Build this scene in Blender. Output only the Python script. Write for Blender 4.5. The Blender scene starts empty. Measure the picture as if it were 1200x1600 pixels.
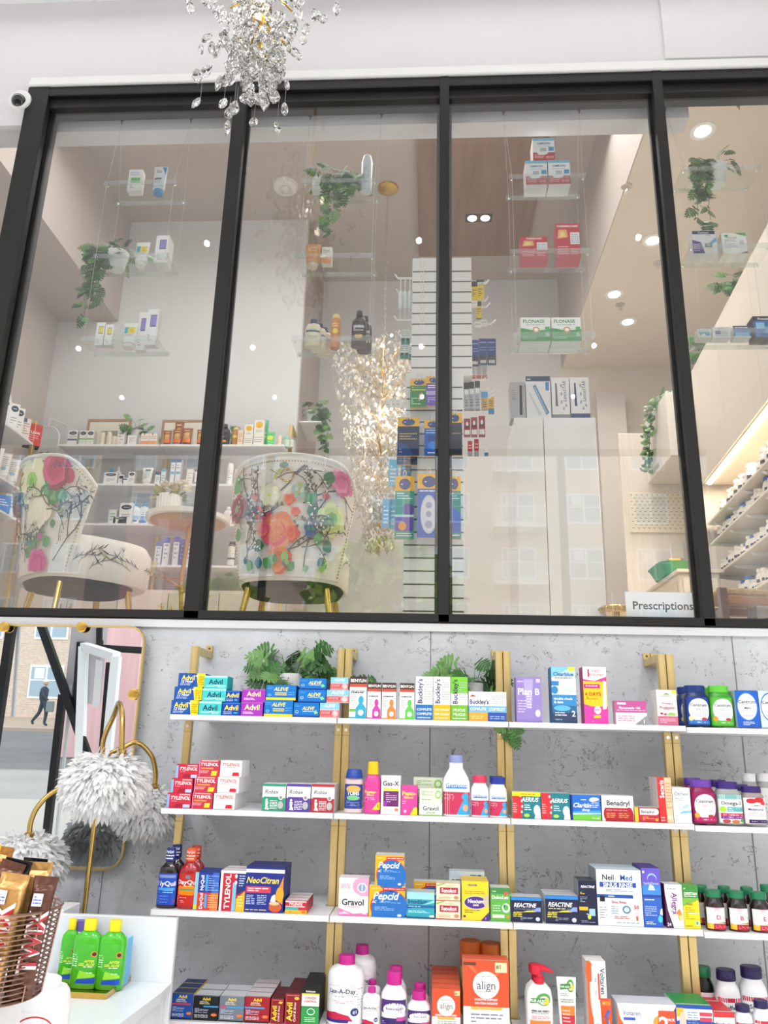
import bpy, math, random
import numpy as np
from math import sin, cos, pi, radians, sqrt, atan2
from mathutils import Vector, Matrix
R = random.Random(7)
SC = bpy.context.scene
COL = SC.collection
# ---------------------------------------------------------------- camera
FPX, PITCH, YAW, ROLL = 1216.366, 16.733, 3.588, 1.4253
CAM = Vector((0, -3, 1.5))
RM = Matrix.Rotation(radians(YAW), 3, 'Z') @ Matrix.Rotation(radians(90+PITCH), 3, 'X') @ Matrix.Rotation(radians(ROLL), 3, 'Z')
cd = bpy.data.cameras.new('camera'); cam = bpy.data.objects.new('camera', cd); COL.objects.link(cam)
cd.sensor_fit = 'VERTICAL'; cd.sensor_height = 36; cd.lens = FPX/1600*36; cd.clip_start = .05; cd.clip_end = 300
cam.matrix_world = Matrix.Translation(CAM) @ RM.to_4x4()
SC.camera = cam
# ---------------------------------------------------------------- light and exposure
SC.view_settings.view_transform = 'Standard'; SC.view_settings.look = 'None'; SC.view_settings.gamma = 1
SC.view_settings.use_curve_mapping = False
SC.view_settings.exposure = 0.0
SC.cycles.max_bounces = 10; SC.cycles.diffuse_bounces = 4; SC.cycles.glossy_bounces = 4
SC.cycles.transmission_bounces = 8; SC.cycles.transparent_max_bounces = 24
SC.cycles.caustics_reflective = False; SC.cycles.caustics_refractive = False
SC.cycles.sample_clamp_indirect = 6
W = bpy.data.worlds.new('sky'); SC.world = W; W.use_nodes = True
bg = W.node_tree.nodes['Background']; bg.inputs[0].default_value = (.86, .93, 1, 1); bg.inputs[1].default_value = 3.3
def light(kind, name, loc, energy, col=(1, 1, 1), rot=(0, 0, 0), **k):
    d = bpy.data.lights.new(name, kind); d.energy = energy; d.color = col
    for a, b in k.items(): setattr(d, a, b)
    o = bpy.data.objects.new(name, d); COL.objects.link(o); o.location = loc; o.rotation_euler = rot
    return o
light('SUN', 'sun', (0, 0, 20), 6.5, (1, .96, .9), (radians(48), 0, radians(-25)), angle=.01)   # lights the street facade
pt = light('AREA', 'window_daylight', (-.5, -5.35, 2.5), 12, shape='RECTANGLE', size=9, size_y=4.7, rot=(radians(90), 0, 0))
pt.data.cycles.is_portal = True
for x in (-3.4, -1.7, -.1, 1.5):
    for y, e in ((-4.6, 150), (-3.5, 110), (-1.9, 20)): light('SPOT', 'shop_fill_spot', (x, y, 5.1), e, (.96, .98, 1), spot_size=radians(150), spot_blend=1, shadow_soft_size=.018)  # added fill spots that brighten the shop evenly; no fixtures modelled
light('AREA', 'wall_fill_strip', (-.6, -.3, 5.1), 8, (1, .98, .96), (radians(-8), 0, 0), shape='RECTANGLE', size=5, size_y=.12)  # added strip brightening the shelf wall from above, outside the glass reflection
light('AREA', 'mezzanine_fill_light', (-.6, 1.1, 5.75), 76, (1, .97, .93), shape='RECTANGLE', size=3.6, size_y=1.2)  # added soft fill for the mezzanine, out of view behind the front beam
# ---------------------------------------------------------------- pixel helpers
def ray(x, y): return RM @ Vector((x-600, 800-y, -FPX))
def at(x, y, Y=None, Z=None, X=None):
    d = ray(x, y)
    t = (Y-CAM.y)/d.y if Y is not None else ((Z-CAM.z)/d.z if Z is not None else (X-CAM.x)/d.x)
    return CAM + t*d
def proj(P):
    q = RM.transposed() @ (Vector(P)-CAM); return 600+FPX*q.x/-q.z, 800-FPX*q.y/-q.z
MT = radians(1.9)                       # the mirror hangs tilted forward a little
MP, MN = Vector((0, -.03, 1.4)), Vector((0, -cos(MT), -sin(MT)))
def atm(x, y, Y):                       # the point behind the camera that the mirror shows at a pixel
    d = ray(x, y).normalized(); t = (MP-CAM).dot(MN)/d.dot(MN); p = CAM+t*d
    r = d-2*d.dot(MN)*MN
    return p+r*((Y-p.y)/r.y)
# ---------------------------------------------------------------- materials
def s2l(c): return c/12.92 if c <= .04045 else ((c+.055)/1.055)**2.4
def lin(h):
    if len(h) == 3: h = ''.join(c*2 for c in h)
    return tuple(s2l(int(h[i:i+2], 16)/255) for i in (0, 2, 4))
MATS = {}
def M(h, rough=.45, metal=0, emis=0, trans=0, ior=1.45, alpha=1, coat=0):
    k = (h, rough, metal, emis, trans, ior, alpha, coat)
    if k in MATS: return MATS[k]
    m = bpy.data.materials.new('paint_'+h); m.use_nodes = True; b = m.node_tree.nodes['Principled BSDF']
    c = lin(h)+(1,)
    b.inputs['Base Color'].default_value = c; b.inputs['Roughness'].default_value = rough; b.inputs['Metallic'].default_value = metal
    b.inputs['Transmission Weight'].default_value = trans; b.inputs['IOR'].default_value = ior; b.inputs['Alpha'].default_value = alpha
    b.inputs['Coat Weight'].default_value = coat
    if emis: b.inputs['Emission Color'].default_value = c; b.inputs['Emission Strength'].default_value = emis
    MATS[k] = m; return m
def nodes(name):
    m = bpy.data.materials.new(name); m.use_nodes = True; t = m.node_tree; return m, t, t.nodes, t.links, t.nodes['Principled BSDF']
def noisy(name, c1, c2, scale=4, detail=4, rough=.6, metal=0, stretch=(1, 1, 1), bump=0, contrast=.25, bscale=None):
    m, t, N, L, b = nodes(name)
    tc = N.new('ShaderNodeTexCoord'); mp = N.new('ShaderNodeMapping'); mp.inputs['Scale'].default_value = stretch
    L.new(tc.outputs['Object'], mp.inputs[0])
    n = N.new('ShaderNodeTexNoise'); n.inputs['Scale'].default_value = scale; n.inputs['Detail'].default_value = detail
    L.new(mp.outputs[0], n.inputs['Vector'])
    r = N.new('ShaderNodeValToRGB'); r.color_ramp.elements[0].position = .5-contrast; r.color_ramp.elements[1].position = .5+contrast
    r.color_ramp.elements[0].color = lin(c1)+(1,); r.color_ramp.elements[1].color = lin(c2)+(1,)
    L.new(n.outputs[0], r.inputs[0]); L.new(r.outputs[0], b.inputs['Base Color'])
    b.inputs['Roughness'].default_value = rough; b.inputs['Metallic'].default_value = metal
    if bump:
        bn = N.new('ShaderNodeTexNoise'); bn.inputs['Scale'].default_value = bscale or scale*3; L.new(mp.outputs[0], bn.inputs['Vector'])
        bu = N.new('ShaderNodeBump'); bu.inputs['Strength'].default_value = bump; bu.inputs['Distance'].default_value = .01
        L.new(bn.outputs[0], bu.inputs['Height']); L.new(bu.outputs[0], b.inputs['Normal'])
    return m
def see_through(name, tint='fff', refl=1.0, rough=0., haze=None, hz=.1, ior=1.5):
    m = bpy.data.materials.new(name); m.use_nodes = True; t = m.node_tree; N = t.nodes; L = t.links; N.clear()
    o = N.new('ShaderNodeOutputMaterial'); a = N.new('ShaderNodeBsdfTransparent'); a.inputs[0].default_value = lin(tint)+(1,)
    g = N.new('ShaderNodeBsdfGlossy'); g.inputs['Roughness'].default_value = rough
    f = N.new('ShaderNodeLayerWeight'); f.inputs[0].default_value = .5          # two-sided Schlick reflectance of thin glass
    pw = N.new('ShaderNodeMath'); pw.operation = 'POWER'; pw.inputs[1].default_value = 5; L.new(f.outputs['Facing'], pw.inputs[0])
    ma = N.new('ShaderNodeMath'); ma.operation = 'MULTIPLY_ADD'; ma.inputs[1].default_value = .96; ma.inputs[2].default_value = .04; L.new(pw.outputs[0], ma.inputs[0])
    mu = N.new('ShaderNodeMath'); mu.operation = 'MULTIPLY'; mu.inputs[1].default_value = refl; mu.use_clamp = True
    mx = N.new('ShaderNodeMixShader'); L.new(ma.outputs[0], mu.inputs[0]); L.new(mu.outputs[0], mx.inputs[0])
    L.new(a.outputs[0], mx.inputs[1]); L.new(g.outputs[0], mx.inputs[2]); out = mx
    if haze:
        d = N.new('ShaderNodeBsdfDiffuse'); d.inputs[0].default_value = lin(haze)+(1,)
        m2 = N.new('ShaderNodeMixShader'); m2.inputs[0].default_value = hz
        L.new(mx.outputs[0], m2.inputs[1]); L.new(d.outputs[0], m2.inputs[2]); out = m2
    L.new(out.outputs[0], o.inputs[0]); return m
def concrete():
    m, t, N, L, b = nodes('raw_concrete'); 
    def mk(ty, **k):
        n = N.new(ty)
        for a, v in k.items():
            if a == 'op': n.operation = v
            else: n.inputs[a].default_value = v
        return n
    def math(op, a, bb=None, clamp=False):
        n = N.new('ShaderNodeMath'); n.operation = op; n.use_clamp = clamp
        for i, x in enumerate((a, bb)):
            if x is None: continue
            if isinstance(x, (int, float)): n.inputs[i].default_value = x
            else: L.new(x, n.inputs[i])
        return n.outputs[0]
    tc = N.new('ShaderNodeTexCoord')
    def noise(sc, det=3, ro=.5, dist=0, stretch=(1, 1, 1), off=0):
        mp = N.new('ShaderNodeMapping'); mp.inputs['Scale'].default_value = stretch; mp.inputs['Location'].default_value = (off, off*1.7, off*.6)
        L.new(tc.outputs['Object'], mp.inputs[0])
        n = N.new('ShaderNodeTexNoise'); n.inputs['Scale'].default_value = sc; n.inputs['Detail'].default_value = det
        n.inputs['Roughness'].default_value = ro; n.inputs['Distortion'].default_value = dist; L.new(mp.outputs[0], n.inputs[0]); return n.outputs[0]
    tone = noise(2.2, 5, .6, .3); r = N.new('ShaderNodeValToRGB'); r.color_ramp.elements[0].position = .3; r.color_ramp.elements[1].position = .66
    r.color_ramp.elements[0].color = lin('b9bcc1')+(1,); r.color_ramp.elements[1].color = lin('e2e4e8')+(1,)
    brush = noise(14, 4, .6, 0, (1, 1, 6)); L.new(math('ADD', math('MULTIPLY', tone, .8), math('MULTIPLY', brush, .2)), r.inputs[0])
    # thin dark outlines of the skimmed patches
    a = noise(8.5, 5, .66, .9, off=3); la = math('LESS_THAN', math('ABSOLUTE', math('SUBTRACT', a, .6)), .0045)
    ma = math('GREATER_THAN', noise(3.6, 2, off=9), .48)
    c = noise(22, 4, .6, .6, off=5); lc = math('LESS_THAN', math('ABSOLUTE', math('SUBTRACT', c, .63)), .0085)
    mc = math('GREATER_THAN', noise(5, 2, off=14), .46)
    pits = math('GREATER_THAN', noise(70, 2, .5, 0, off=2), .735)
    lines = math('MAXIMUM', math('MULTIPLY', la, ma), math('MAXIMUM', math('MULTIPLY', lc, mc), pits))
    mx = N.new('ShaderNodeMix'); mx.data_type = 'RGBA'
    L.new(math('MULTIPLY', lines, .75), mx.inputs[0]); L.new(r.outputs[0], mx.inputs[6]); mx.inputs[7].default_value = lin('56555a')+(1,)
    L.new(mx.outputs[2], b.inputs['Base Color']); b.inputs['Roughness'].default_value = .55
    bu = N.new('ShaderNodeBump'); bu.inputs['Strength'].default_value = .25; bu.inputs['Distance'].default_value = .003
    L.new(math('ADD', tone, math('MULTIPLY', lines, -.6)), bu.inputs['Height']); L.new(bu.outputs[0], b.inputs['Normal'])
    return m
def brickmat(name, c1, c2, mortar, scale=5):
    m, t, N, L, b = nodes(name); tc = N.new('ShaderNodeTexCoord'); mp = N.new('ShaderNodeMapping')
    mp.inputs['Rotation'].default_value = (radians(90), 0, 0); L.new(tc.outputs['Object'], mp.inputs[0])
    k = N.new('ShaderNodeTexBrick'); k.inputs['Scale'].default_value = scale
    for i, c in zip((1, 2, 3), (c1, c2, mortar)): k.inputs[i].default_value = lin(c)+(1,)
    k.inputs['Mortar Size'].default_value = .02
    L.new(mp.outputs[0], k.inputs[0]); L.new(k.outputs[0], b.inputs['Base Color']); b.inputs['Roughness'].default_value = .8; return m
GOLD = noisy('brushed_brass', 'd0b678', 'e2ca92', 60, 2, .36, .7, (1, 1, .1))
GOLD2 = M('d9b25a', .22, 1)
BLACKM = noisy('black_painted_steel', '070605', '0e0c0b', 9, 3, .55)
WHITE = M('f4f4f4', .4); LAM = M('f6f6f8', .25)
CONC = concrete()
PANE = see_through('window_glass', 'fdfefe', 1.75)
ACR = see_through('clear_acrylic', 'fafcfb', .7, .02, 'ffffff', .012)
ACRE = see_through('acrylic_edge', 'f6f9f8', 2, .05, 'ffffff', .07)
CHROME = M('e8e8ea', .1, 1)
WOODF = noisy('oak_frame', 'a07a55', 'c09a70', 6, 4, .5, 0, (1, 1, 8))
LEAF = [M('2c5626', .5), M('427535', .5), M('6b9a52', .5), M('35652c', .5)]
 
def feather_mat():
    m, t, N, L, b = nodes('white_feather'); o = N['Material Output']; N.remove(b)
    d = N.new('ShaderNodeBsdfDiffuse'); d.inputs[0].default_value = (.97, .97, .965, 1); tr = N.new('ShaderNodeBsdfTranslucent'); tr.inputs[0].default_value = (.97, .97, .965, 1)
    mx = N.new('ShaderNodeMixShader'); mx.inputs[0].default_value = .45; L.new(d.outputs[0], mx.inputs[1]); L.new(tr.outputs[0], mx.inputs[2]); L.new(mx.outputs[0], o.inputs[0]); return m
FEATHER = feather_mat()
# ---------------------------------------------------------------- mesh building
TEXTS = {}
def glyphs(s, bold=0, shear=0):
    k = (s, bold, shear)
    if k in TEXTS: return TEXTS[k]
    cu = bpy.data.curves.new('lettering', 'FONT'); cu.body = s; cu.size = 1; cu.resolution_u = 2; cu.offset = bold; cu.shear = shear
    o = bpy.data.objects.new('lettering', cu); COL.objects.link(o)
    dg = bpy.context.evaluated_depsgraph_get(); me = bpy.data.meshes.new_from_object(o.evaluated_get(dg))
    v = np.array([tuple(x.co[:2]) for x in me.vertices]) if me.vertices else np.zeros((1, 2)); f = [tuple(p.vertices) for p in me.polygons]
    bpy.data.objects.remove(o); bpy.data.meshes.remove(me); bpy.data.curves.remove(cu)
    v[:, 0] -= v[:, 0].min(); w = v[:, 0].max()
    TEXTS[k] = (v/.72, f, w/.72); return TEXTS[k]
class MB:
    def __init__(s): s.v = []; s.f = []; s.m = []; s.mats = []; s.sm = []
    def mi(s, m):
        if m not in s.mats: s.mats.append(m)
        return s.mats.index(m)
    def add(s, vs, fs, m, smooth=False):
        b = len(s.v); s.v += [tuple(v) for v in vs]; i = s.mi(m)
        for f in fs: s.f.append(tuple(b+j for j in f)); s.m.append(i); s.sm.append(smooth)
        return s
    def box(s, x0, x1, y0, y1, z0, z1, m, T=None):
        vs = [Vector((x, y, z)) for z in (z0, z1) for y in (y0, y1) for x in (x0, x1)]
        if T is not None: vs = [T @ v for v in vs]
        return s.add(vs, [(0, 2, 3, 1), (4, 5, 7, 6), (0, 1, 5, 4), (2, 6, 7, 3), (0, 4, 6, 2), (1, 3, 7, 5)], m)
    def bbox(s, x0, x1, y0, y1, z0, z1, m, b=.003):     # box with chamfered edges
        vs = []; X = (x0, x1); Y = (y0, y1); Z = (z0, z1)
        import itertools
        idx = {}
        for i, j, k in itertools.product((0, 1), repeat=3):
            sx, sy, sz = (1-2*i), (1-2*j), (1-2*k)
            for a, (dx, dy, dz) in enumerate(((0, 1, 1), (1, 0, 1), (1, 1, 0))):
                idx[i, j, k, a] = len(vs); vs.append((X[i]+sx*b*dx, Y[j]+sy*b*dy, Z[k]+sz*b*dz))
        fs = []
        I = lambda i, j, k, a: idx[i, j, k, a]
        for i in (0, 1): fs.append([I(i, 0, 0, 0), I(i, 1, 0, 0), I(i, 1, 1, 0), I(i, 0, 1, 0)])
        for j in (0, 1): fs.append([I(0, j, 0, 1), I(1, j, 0, 1), I(1, j, 1, 1), I(0, j, 1, 1)])
        for k in (0, 1): fs.append([I(0, 0, k, 2), I(1, 0, k, 2), I(1, 1, k, 2), I(0, 1, k, 2)])
        for i in (0, 1):
            for j in (0, 1):
                fs.append([I(i, j, 0, 0), I(i, j, 1, 0), I(i, j, 1, 1), I(i, j, 0, 1)])
                fs.append([I(i, 0, j, 0), I(i, 1, j, 0), I(i, 1, j, 2), I(i, 0, j, 2)])
                fs.append([I(0, i, j, 1), I(1, i, j, 1), I(1, i, j, 2), I(0, i, j, 2)])
        for i, j, k in itertools.product((0, 1), repeat=3): fs.append([I(i, j, k, 0), I(i, j, k, 1), I(i, j, k, 2)])
        c = Vector(((x0+x1)/2, (y0+y1)/2, (z0+z1)/2)); out = []
        for f in fs:
            p = [Vector(vs[q]) for q in f]; n = (p[1]-p[0]).cross(p[2]-p[0])
            out.append(f if n.dot(sum(p, Vector())/len(p)-c) > 0 else f[::-1])
        return s.add(vs, out, m)
    def tube(s, pts, r, m, seg=8, closed=False, smooth=True):
        pts = [Vector(p) for p in pts]; n = len(pts); vs = []; rr = r if isinstance(r, (list, tuple)) else [r]*n
        up = None
        for i, p in enumerate(pts):
            a = pts[i-1] if (i or closed) else pts[i]; b = pts[(i+1) % n] if (i < n-1 or closed) else pts[i]
            d = (b-a).normalized()
            if up is None: up = d.orthogonal().normalized()
            up = (up-d*up.dot(d)).normalized(); q = d.cross(up)
            vs += [p+(up*cos(2*pi*j/seg)+q*sin(2*pi*j/seg))*rr[i] for j in range(seg)]
        fs = []
        for i in range(n if closed else n-1):
            for j in range(seg):
                A = i*seg+j; B = i*seg+(j+1) % seg; C = ((i+1) % n)*seg+(j+1) % seg; D = ((i+1) % n)*seg+j; fs.append((A, B, C, D))
        if not closed: fs += [tuple(range(seg))[::-1], tuple((n-1)*seg+j for j in range(seg))]
        return s.add(vs, fs, m, smooth)
    def loft(s, rows, m, n=2., seg=24, cap=True, cx=0, cy=0):   # rows: (z, rx, ry)
        vs = []; fs = []
        for z, rx, ry in rows:
            for j in range(seg):
                a = 2*pi*j/seg; c, d = cos(a), sin(a)
                vs.append((cx+rx*math.copysign(abs(c)**(2/n), c), cy+ry*math.copysign(abs(d)**(2/n), d), z))
        for i in range(len(rows)-1):
            for j in range(seg): fs.append((i*seg+j, i*seg+(j+1) % seg, (i+1)*seg+(j+1) % seg, (i+1)*seg+j))
        if cap: fs += [tuple(range(seg))[::-1], tuple((len(rows)-1)*seg+j for j in range(seg))]
        return s.add(vs, fs, m, True)
    def ball(s, c, r, m, seg=10, rz=None):
        rz = rz or r; c = Vector(c)
        return s.loft([(c.z+rz*sin(a), max(r*cos(a), 1e-4), max(r*cos(a), 1e-4)) for a in [(-.5+i/6)*pi for i in range(7)]], m, 2, seg, True, c.x, c.y)
    def disc(s, c, nrm, r, m, seg=16):
        c = Vector(c); nrm = Vector(nrm).normalized(); u = nrm.orthogonal().normalized(); w = nrm.cross(u)
        return s.add([c+r*(u*cos(2*pi*j/seg)+w*sin(2*pi*j/seg)) for j in range(seg)], [tuple(range(seg))], m)
    def build(s, name, parent=None, loc=(0, 0, 0), rz=0, smooth=None):
        me = bpy.data.meshes.new(name); me.from_pydata(s.v, [], s.f); me.update()
        for m in s.mats: me.materials.append(m)
        me.polygons.foreach_set('material_index', s.m)
        me.polygons.foreach_set('use_smooth', s.sm if smooth is None else [smooth]*len(s.f))
        if any(s.sm) or smooth: me.set_sharp_from_angle(angle=radians(38))
        me.update()
        o = bpy.data.objects.new(name, me); COL.objects.link(o); o.location = loc; o.rotation_euler = (0, 0, rz)
        if parent: o.parent = parent
        return o
def tag(o, label, cat, group=None, kind=None):
    o['label'] = label; o['category'] = cat
    if group: o['group'] = group
    if kind: o['kind'] = kind
    return o
def thing(name, loc, label, cat, group=None, rz=0):
    o = bpy.data.objects.new(name, None); COL.objects.link(o); o.location = loc; o.rotation_euler = (0, 0, rz); o.empty_display_size = .05
    return tag(o, label, cat, group)
def struct(name, mb, loc=(0, 0, 0)):
    o = mb.build(name, None, loc); o['kind'] = 'structure'; return o
# printed graphics: mapping F(u, v, k) -> point; shapes are laid as column strips so that they follow curved faces
def art(mb, F, ops, asp, cols=1, k0=1):
    """asp = width/height of the printed face; ops in a small language split by ';'"""
    k = k0
    for op in ops.split(';'):
        w = op.split()
        if not w: continue
        c = w[0]
        if c == 'r':
            x0, y0, x1, y1 = map(float, w[1:5]); n = cols if x1-x0 > .2 else max(1, cols//3)
            span = [(x0+(x1-x0)*i/n, y0, y1) for i in range(n+1)]; col = w[5]
        elif c == 'e':
            cx, cy, rx, ry = map(float, w[1:5]); n = 14
            span = [(cx-rx*cos(pi*i/n), cy-ry*sin(pi*i/n), cy+ry*sin(pi*i/n)) for i in range(n+1)]; col = w[5]
        elif c == 'p':      # p col x y x y ... convex polygon
            P = list(map(float, w[2:])); P = list(zip(P[::2], P[1::2])); col = w[1]; xs = sorted({p[0] for p in P})
            lo, hi = xs[0], xs[-1]; xs = sorted(set(xs) | {lo+(hi-lo)*i/max(2, cols) for i in range(max(2, cols))}); span = []
            for x in xs:
                ys = []
                for (ax, ay), (bx_, by) in zip(P, P[1:]+P[:1]):
                    if min(ax, bx_)-1e-9 <= x <= max(ax, bx_)+1e-9:
                        ys += [ay, by] if abs(ax-bx_) < 1e-9 else [ay+(by-ay)*(x-ax)/(bx_-ax)]
                span.append((x, min(ys), max(ys)))
        elif c == 'l':      # l x0 y0 x1 y1 n col : small print
            x0, y0, x1, y1 = map(float, w[1:5]); n = int(w[5]); m = M(w[6]); h = (y1-y0)/n; rr = random.Random(int(x0*991+y0*373+n))
            for i in range(n):
                yb = y1-(i+.7)*h; a = x0
                while a < x1-.03:
                    b = min(x1, a+rr.uniform(.06, .2)); mb.add([F(a, yb, k), F(b, yb, k), F(b, yb+h*.38, k), F(a, yb+h*.38, k)], [(0, 1, 2, 3)], m); a = b+.025
                    if rr.random() < .12: break
            k += 1; continue
        elif c == 't':      # t Text cx cy h col [flags] [maxw]
            s = w[1].replace('_', ' '); cx, cy, h = map(float, w[2:5]); col = w[5]; fl = w[6] if len(w) > 6 else '-'; mw = float(w[7]) if len(w) > 7 else .92
            v, fs, tw = glyphs(s, .02 if 'b' in fl else .006, .3 if 'i' in fl else 0)
            rot = 'v' in fl or 'u' in fl
            sx = h/asp; tot = tw*sx                      # width in u units when upright
            if rot:
                tv = tw*h; q = min(1, mw/tv)
                pts = [(cx+(-(y-.5))*h/asp*q*(1 if 'v' in fl else -1), cy+(x-tw/2)*h*q*(1 if 'v' in fl else -1)) for x, y in v]
            else:
                q = min(1, mw/tot); hx = sx*q; hy = h*(q if q > .8 else q**.7)
                pts = [(cx+(x-tw/2)*hx, cy+(y-.5)*hy) for x, y in v]
            mb.add([F(a, b, k) for a, b in pts], fs, M(col)); k += 1; continue
        else: continue
        vs = []
        for x, a, b in span: vs += [F(x, a, k), F(x, b, k)]
        mb.add(vs, [(2*i, 2*i+2, 2*i+3, 2*i+1) for i in range(len(span)-1)], M(col)); k += 1
    return mb
NUM = ['', 'second box back behind the ', 'third box back behind the ', 'fourth box back behind the ', 'fifth box back behind the ']
def carton(w, h, d, design, label, loc, rz=0, cat='medicine box', group=None, name='carton', lean=0):
    """design: 'front side top | ops'"""
    head, ops = design.split('|'); c = head.split(); f = M(c[0]); sd = M(c[1] if len(c) > 1 else c[0]); tp = M(c[2] if len(c) > 2 else c[0])
    mb = MB(); x = w/2
    V = [(-x, 0, 0), (x, 0, 0), (x, d, 0), (-x, d, 0), (-x, 0, h), (x, 0, h), (x, d, h), (-x, d, h)]
    mb.add(V, [(0, 1, 5, 4)], f); mb.add(V, [(1, 2, 6, 5), (2, 3, 7, 6), (3, 0, 4, 7)], sd); mb.add(V, [(4, 5, 6, 7), (3, 2, 1, 0)], tp)
    mb.add([(-x*.96, d*.04, h+.0004), (x*.96, d*.04, h+.0004), (x*.96, d*.1, h+.0004), (-x*.96, d*.1, h+.0004)], [(0, 1, 2, 3)], sd)
    e = .00012
    art(mb, lambda u, v, k: ((u-.5)*w, -e*k, v*h), ops, w/h)
    o = mb.build(name, None, loc, rz)
    if lean: o.rotation_euler[0] = lean
    return tag(o, label, cat, group)
def row(x0, x1, yt, z, Yf, yb=None):
    """pixel extents of a front face standing at height z in plane Yf -> world x0, x1, height"""
    yy = yb or proj((at((x0+x1)/2, 1100, Y=Yf).x, Yf, z))[1]
    a = at(x0, yy, Y=Yf).x; b = at(x1, yy, Y=Yf).x; return a, b, at((x0+x1)/2, yt, Y=Yf).z-z
def BX(x0, x1, yt, z, design, label, where, n=1, dep=.05, Yf=-.345, group=None, **k):
    z += .0006
    a, b, h = row(x0, x1, yt, z, Yf); w = b-a-.0008
    o = carton(w, h, dep, design, label+' '+where, ((a+b)/2, Yf, z), group=group, **k)
    for i in range(1, n):
        short = ' '.join(label.split()[:7])
        c = o.copy(); COL.objects.link(c); c.location.y = Yf+i*(dep+.0015); c['label'] = NUM[i]+short+' '+where; c['group'] = group or (short+' '+where+', one behind another')
        if i == 1: o['group'] = c['group']
    return z+h
def ST(x, yts, z, design, labels, where, **k):
    """a stack: x = [(x0,x1),...] bottom first"""
    for (a, b), yt, lb in zip(x, yts, labels): z = BX(a, b, yt, z, design, lb, where, **k)
# bottles -----------------------------------------------------------------
#  kind: rows body (z, r), cap rows, superellipse exponent, depth ratio, label zone
BK = {
 'vit': ([(0, .9), (.015, 1), (.66, 1), (.75, .93), (.8, .8), (.83, .78)], [(.83, .82), (.835, .86), (.985, .86), (1, .8)], 3.4, .75, (.04, .7)),
 'pill': ([(0, .92), (.015, 1), (.6, 1), (.7, .92), (.78, .72), (.84, .66)], [(.82, .76), (.83, .8), (.985, .8), (1, .74)], 2.5, .85, (.04, .58)),
 'syrup': ([(0, .93), (.015, 1), (.58, 1), (.66, .9), (.72, .6), (.76, .42), (.8, .42)], [(.78, .5), (.79, .52), (.985, .46), (1, .42)], 2.8, .62, (.06, .58)),
 'jug': ([(0, .93), (.02, 1), (.5, 1), (.62, .9), (.72, .66), (.78, .5), (.86, .5), (.88, .45)], [(.88, .5), (.885, .52), (.99, .5), (1, .46)], 3, .62, (.03, .58)),
 'lax': ([(0, .94), (.015, 1), (.68, 1), (.76, .94), (.81, .8), (.845, .5), (.87, .42)], [(.86, .44), (.865, .46), (.99, .44), (1, .42)], 2.3, .95, (.03, .62)),
 'rest': ([(0, .93), (.015, 1), (.3, .96), (.5, 1), (.6, .98), (.68, .8), (.76, .55), (.78, .48)], [(.76, .56), (.765, .6), (.985, .58), (1, .53)], 2.6, .8, (.05, .52)),
 'tums': ([(0, .9), (.02, 1), (.3, .93), (.7, .98), (.78, .9), (.8, .8)], [(.79, .9), (.8, .95), (.97, .8), (1, .7)], 2.6, .7, (.1, .66)),
 'aloe': ([(0, .92), (.02, 1), (.66, 1), (.74, .93), (.8, .62), (.83, .4), (.85, .4)], [(.83, .44), (.84, .46), (.985, .46), (1, .42)], 3.2, .5, (.08, .55)),
 'tub': ([(0, .94), (.03, 1), (.86, 1), (.93, .9), (.95, .8)], [(.94, .6), (.95, .62), (.99, .62), (1, .5)], 2.6, .8, (.1, .86)),
 'can': ([(0, .9), (.01, 1), (.82, 1), (.86, .92), (.88, .8)], [(.88, .84), (.89, .84), (.98, .74), (1, .6)], 2, 1, (.05, .8)),
 'lot': ([(0, .93), (.02, 1), (.5, 1), (.68, .96), (.78, .75), (.82, .4), (.84, .36)], [(.83, .42), (.84, .44), (.99, .4), (1, .36)], 2.6, .6, (.06, .62)),
 'jar': ([(0, .95), (.03, 1), (.6, 1), (.66, .95)], [(.66, 1.02), (.67, 1.03), (.97, 1.03), (1, .97)], 2, 1, (.06, .6)),
 'syr2': ([(0, .93), (.015, 1), (.6, 1), (.7, .8), (.74, .62), (.76, .6)], [(.75, .66), (.76, .68), (.98, .6), (1, .56)], 2.6, .65, (.08, .56)),
}
def bottle(kind, w, h, body, cap, lab, ops, label, loc, cat='bottle', group=None, span=1.25, name='bottle', rz=0, like=None):
    b, c, n, dr, (z0, z1) = BK[kind]; r = w/2; seg = 28
    t = thing(name, loc, label, cat, group, rz)
    MB().loft([(z*h, q*r, q*r*dr) for z, q in b], body, n, seg).build('bottle_body', t)
    cp = MB().loft([(z*h, q*r, q*r*(dr if dr > .7 else min(1, dr*1.35))) for z, q in c], cap, 2, 24)
    cp.build('cap', t)
    if lab is not None:
        qm = max(np.interp(z_, [p[0] for p in b], [p[1] for p in b]) for z_ in np.linspace(z0, z1, 9))
        def F(u, v, k):
            a = (u-.5)*2*span; zz = z0+(z1-z0)*v; q = qm*r
            s = sin(a); s = max(-.999, min(.999, s)); co = (1-abs(s)**n)**(1/n)
            g = 1+.004+.0016*k/(r/.03)
            return (q*g*s, -q*dr*g*co-.0002, zz*h)
        arc = w*(1.02+.2*(span-1.25)); mb = MB()
        if lab: art(mb, F, 'r 0 0 1 1 '+lab, arc/((z1-z0)*h), 14, 0)
        art(mb, F, ops, arc/((z1-z0)*h), 12, 2 if lab else 1); mb.build('label_wrap', t)
    return t
def BT(kind, x0, x1, yt, z, body, cap, lab, ops, label, where='', Yf=-.345, **k):
    z += .0006
    a, b, h = row(x0, x1, yt, z, Yf); dr = BK[kind][3]; w = b-a
    return bottle(kind, w, h, body, cap, lab, ops, (label+' '+where).strip(), ((a+b)/2, Yf+w/2*dr, z), **k)
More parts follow.
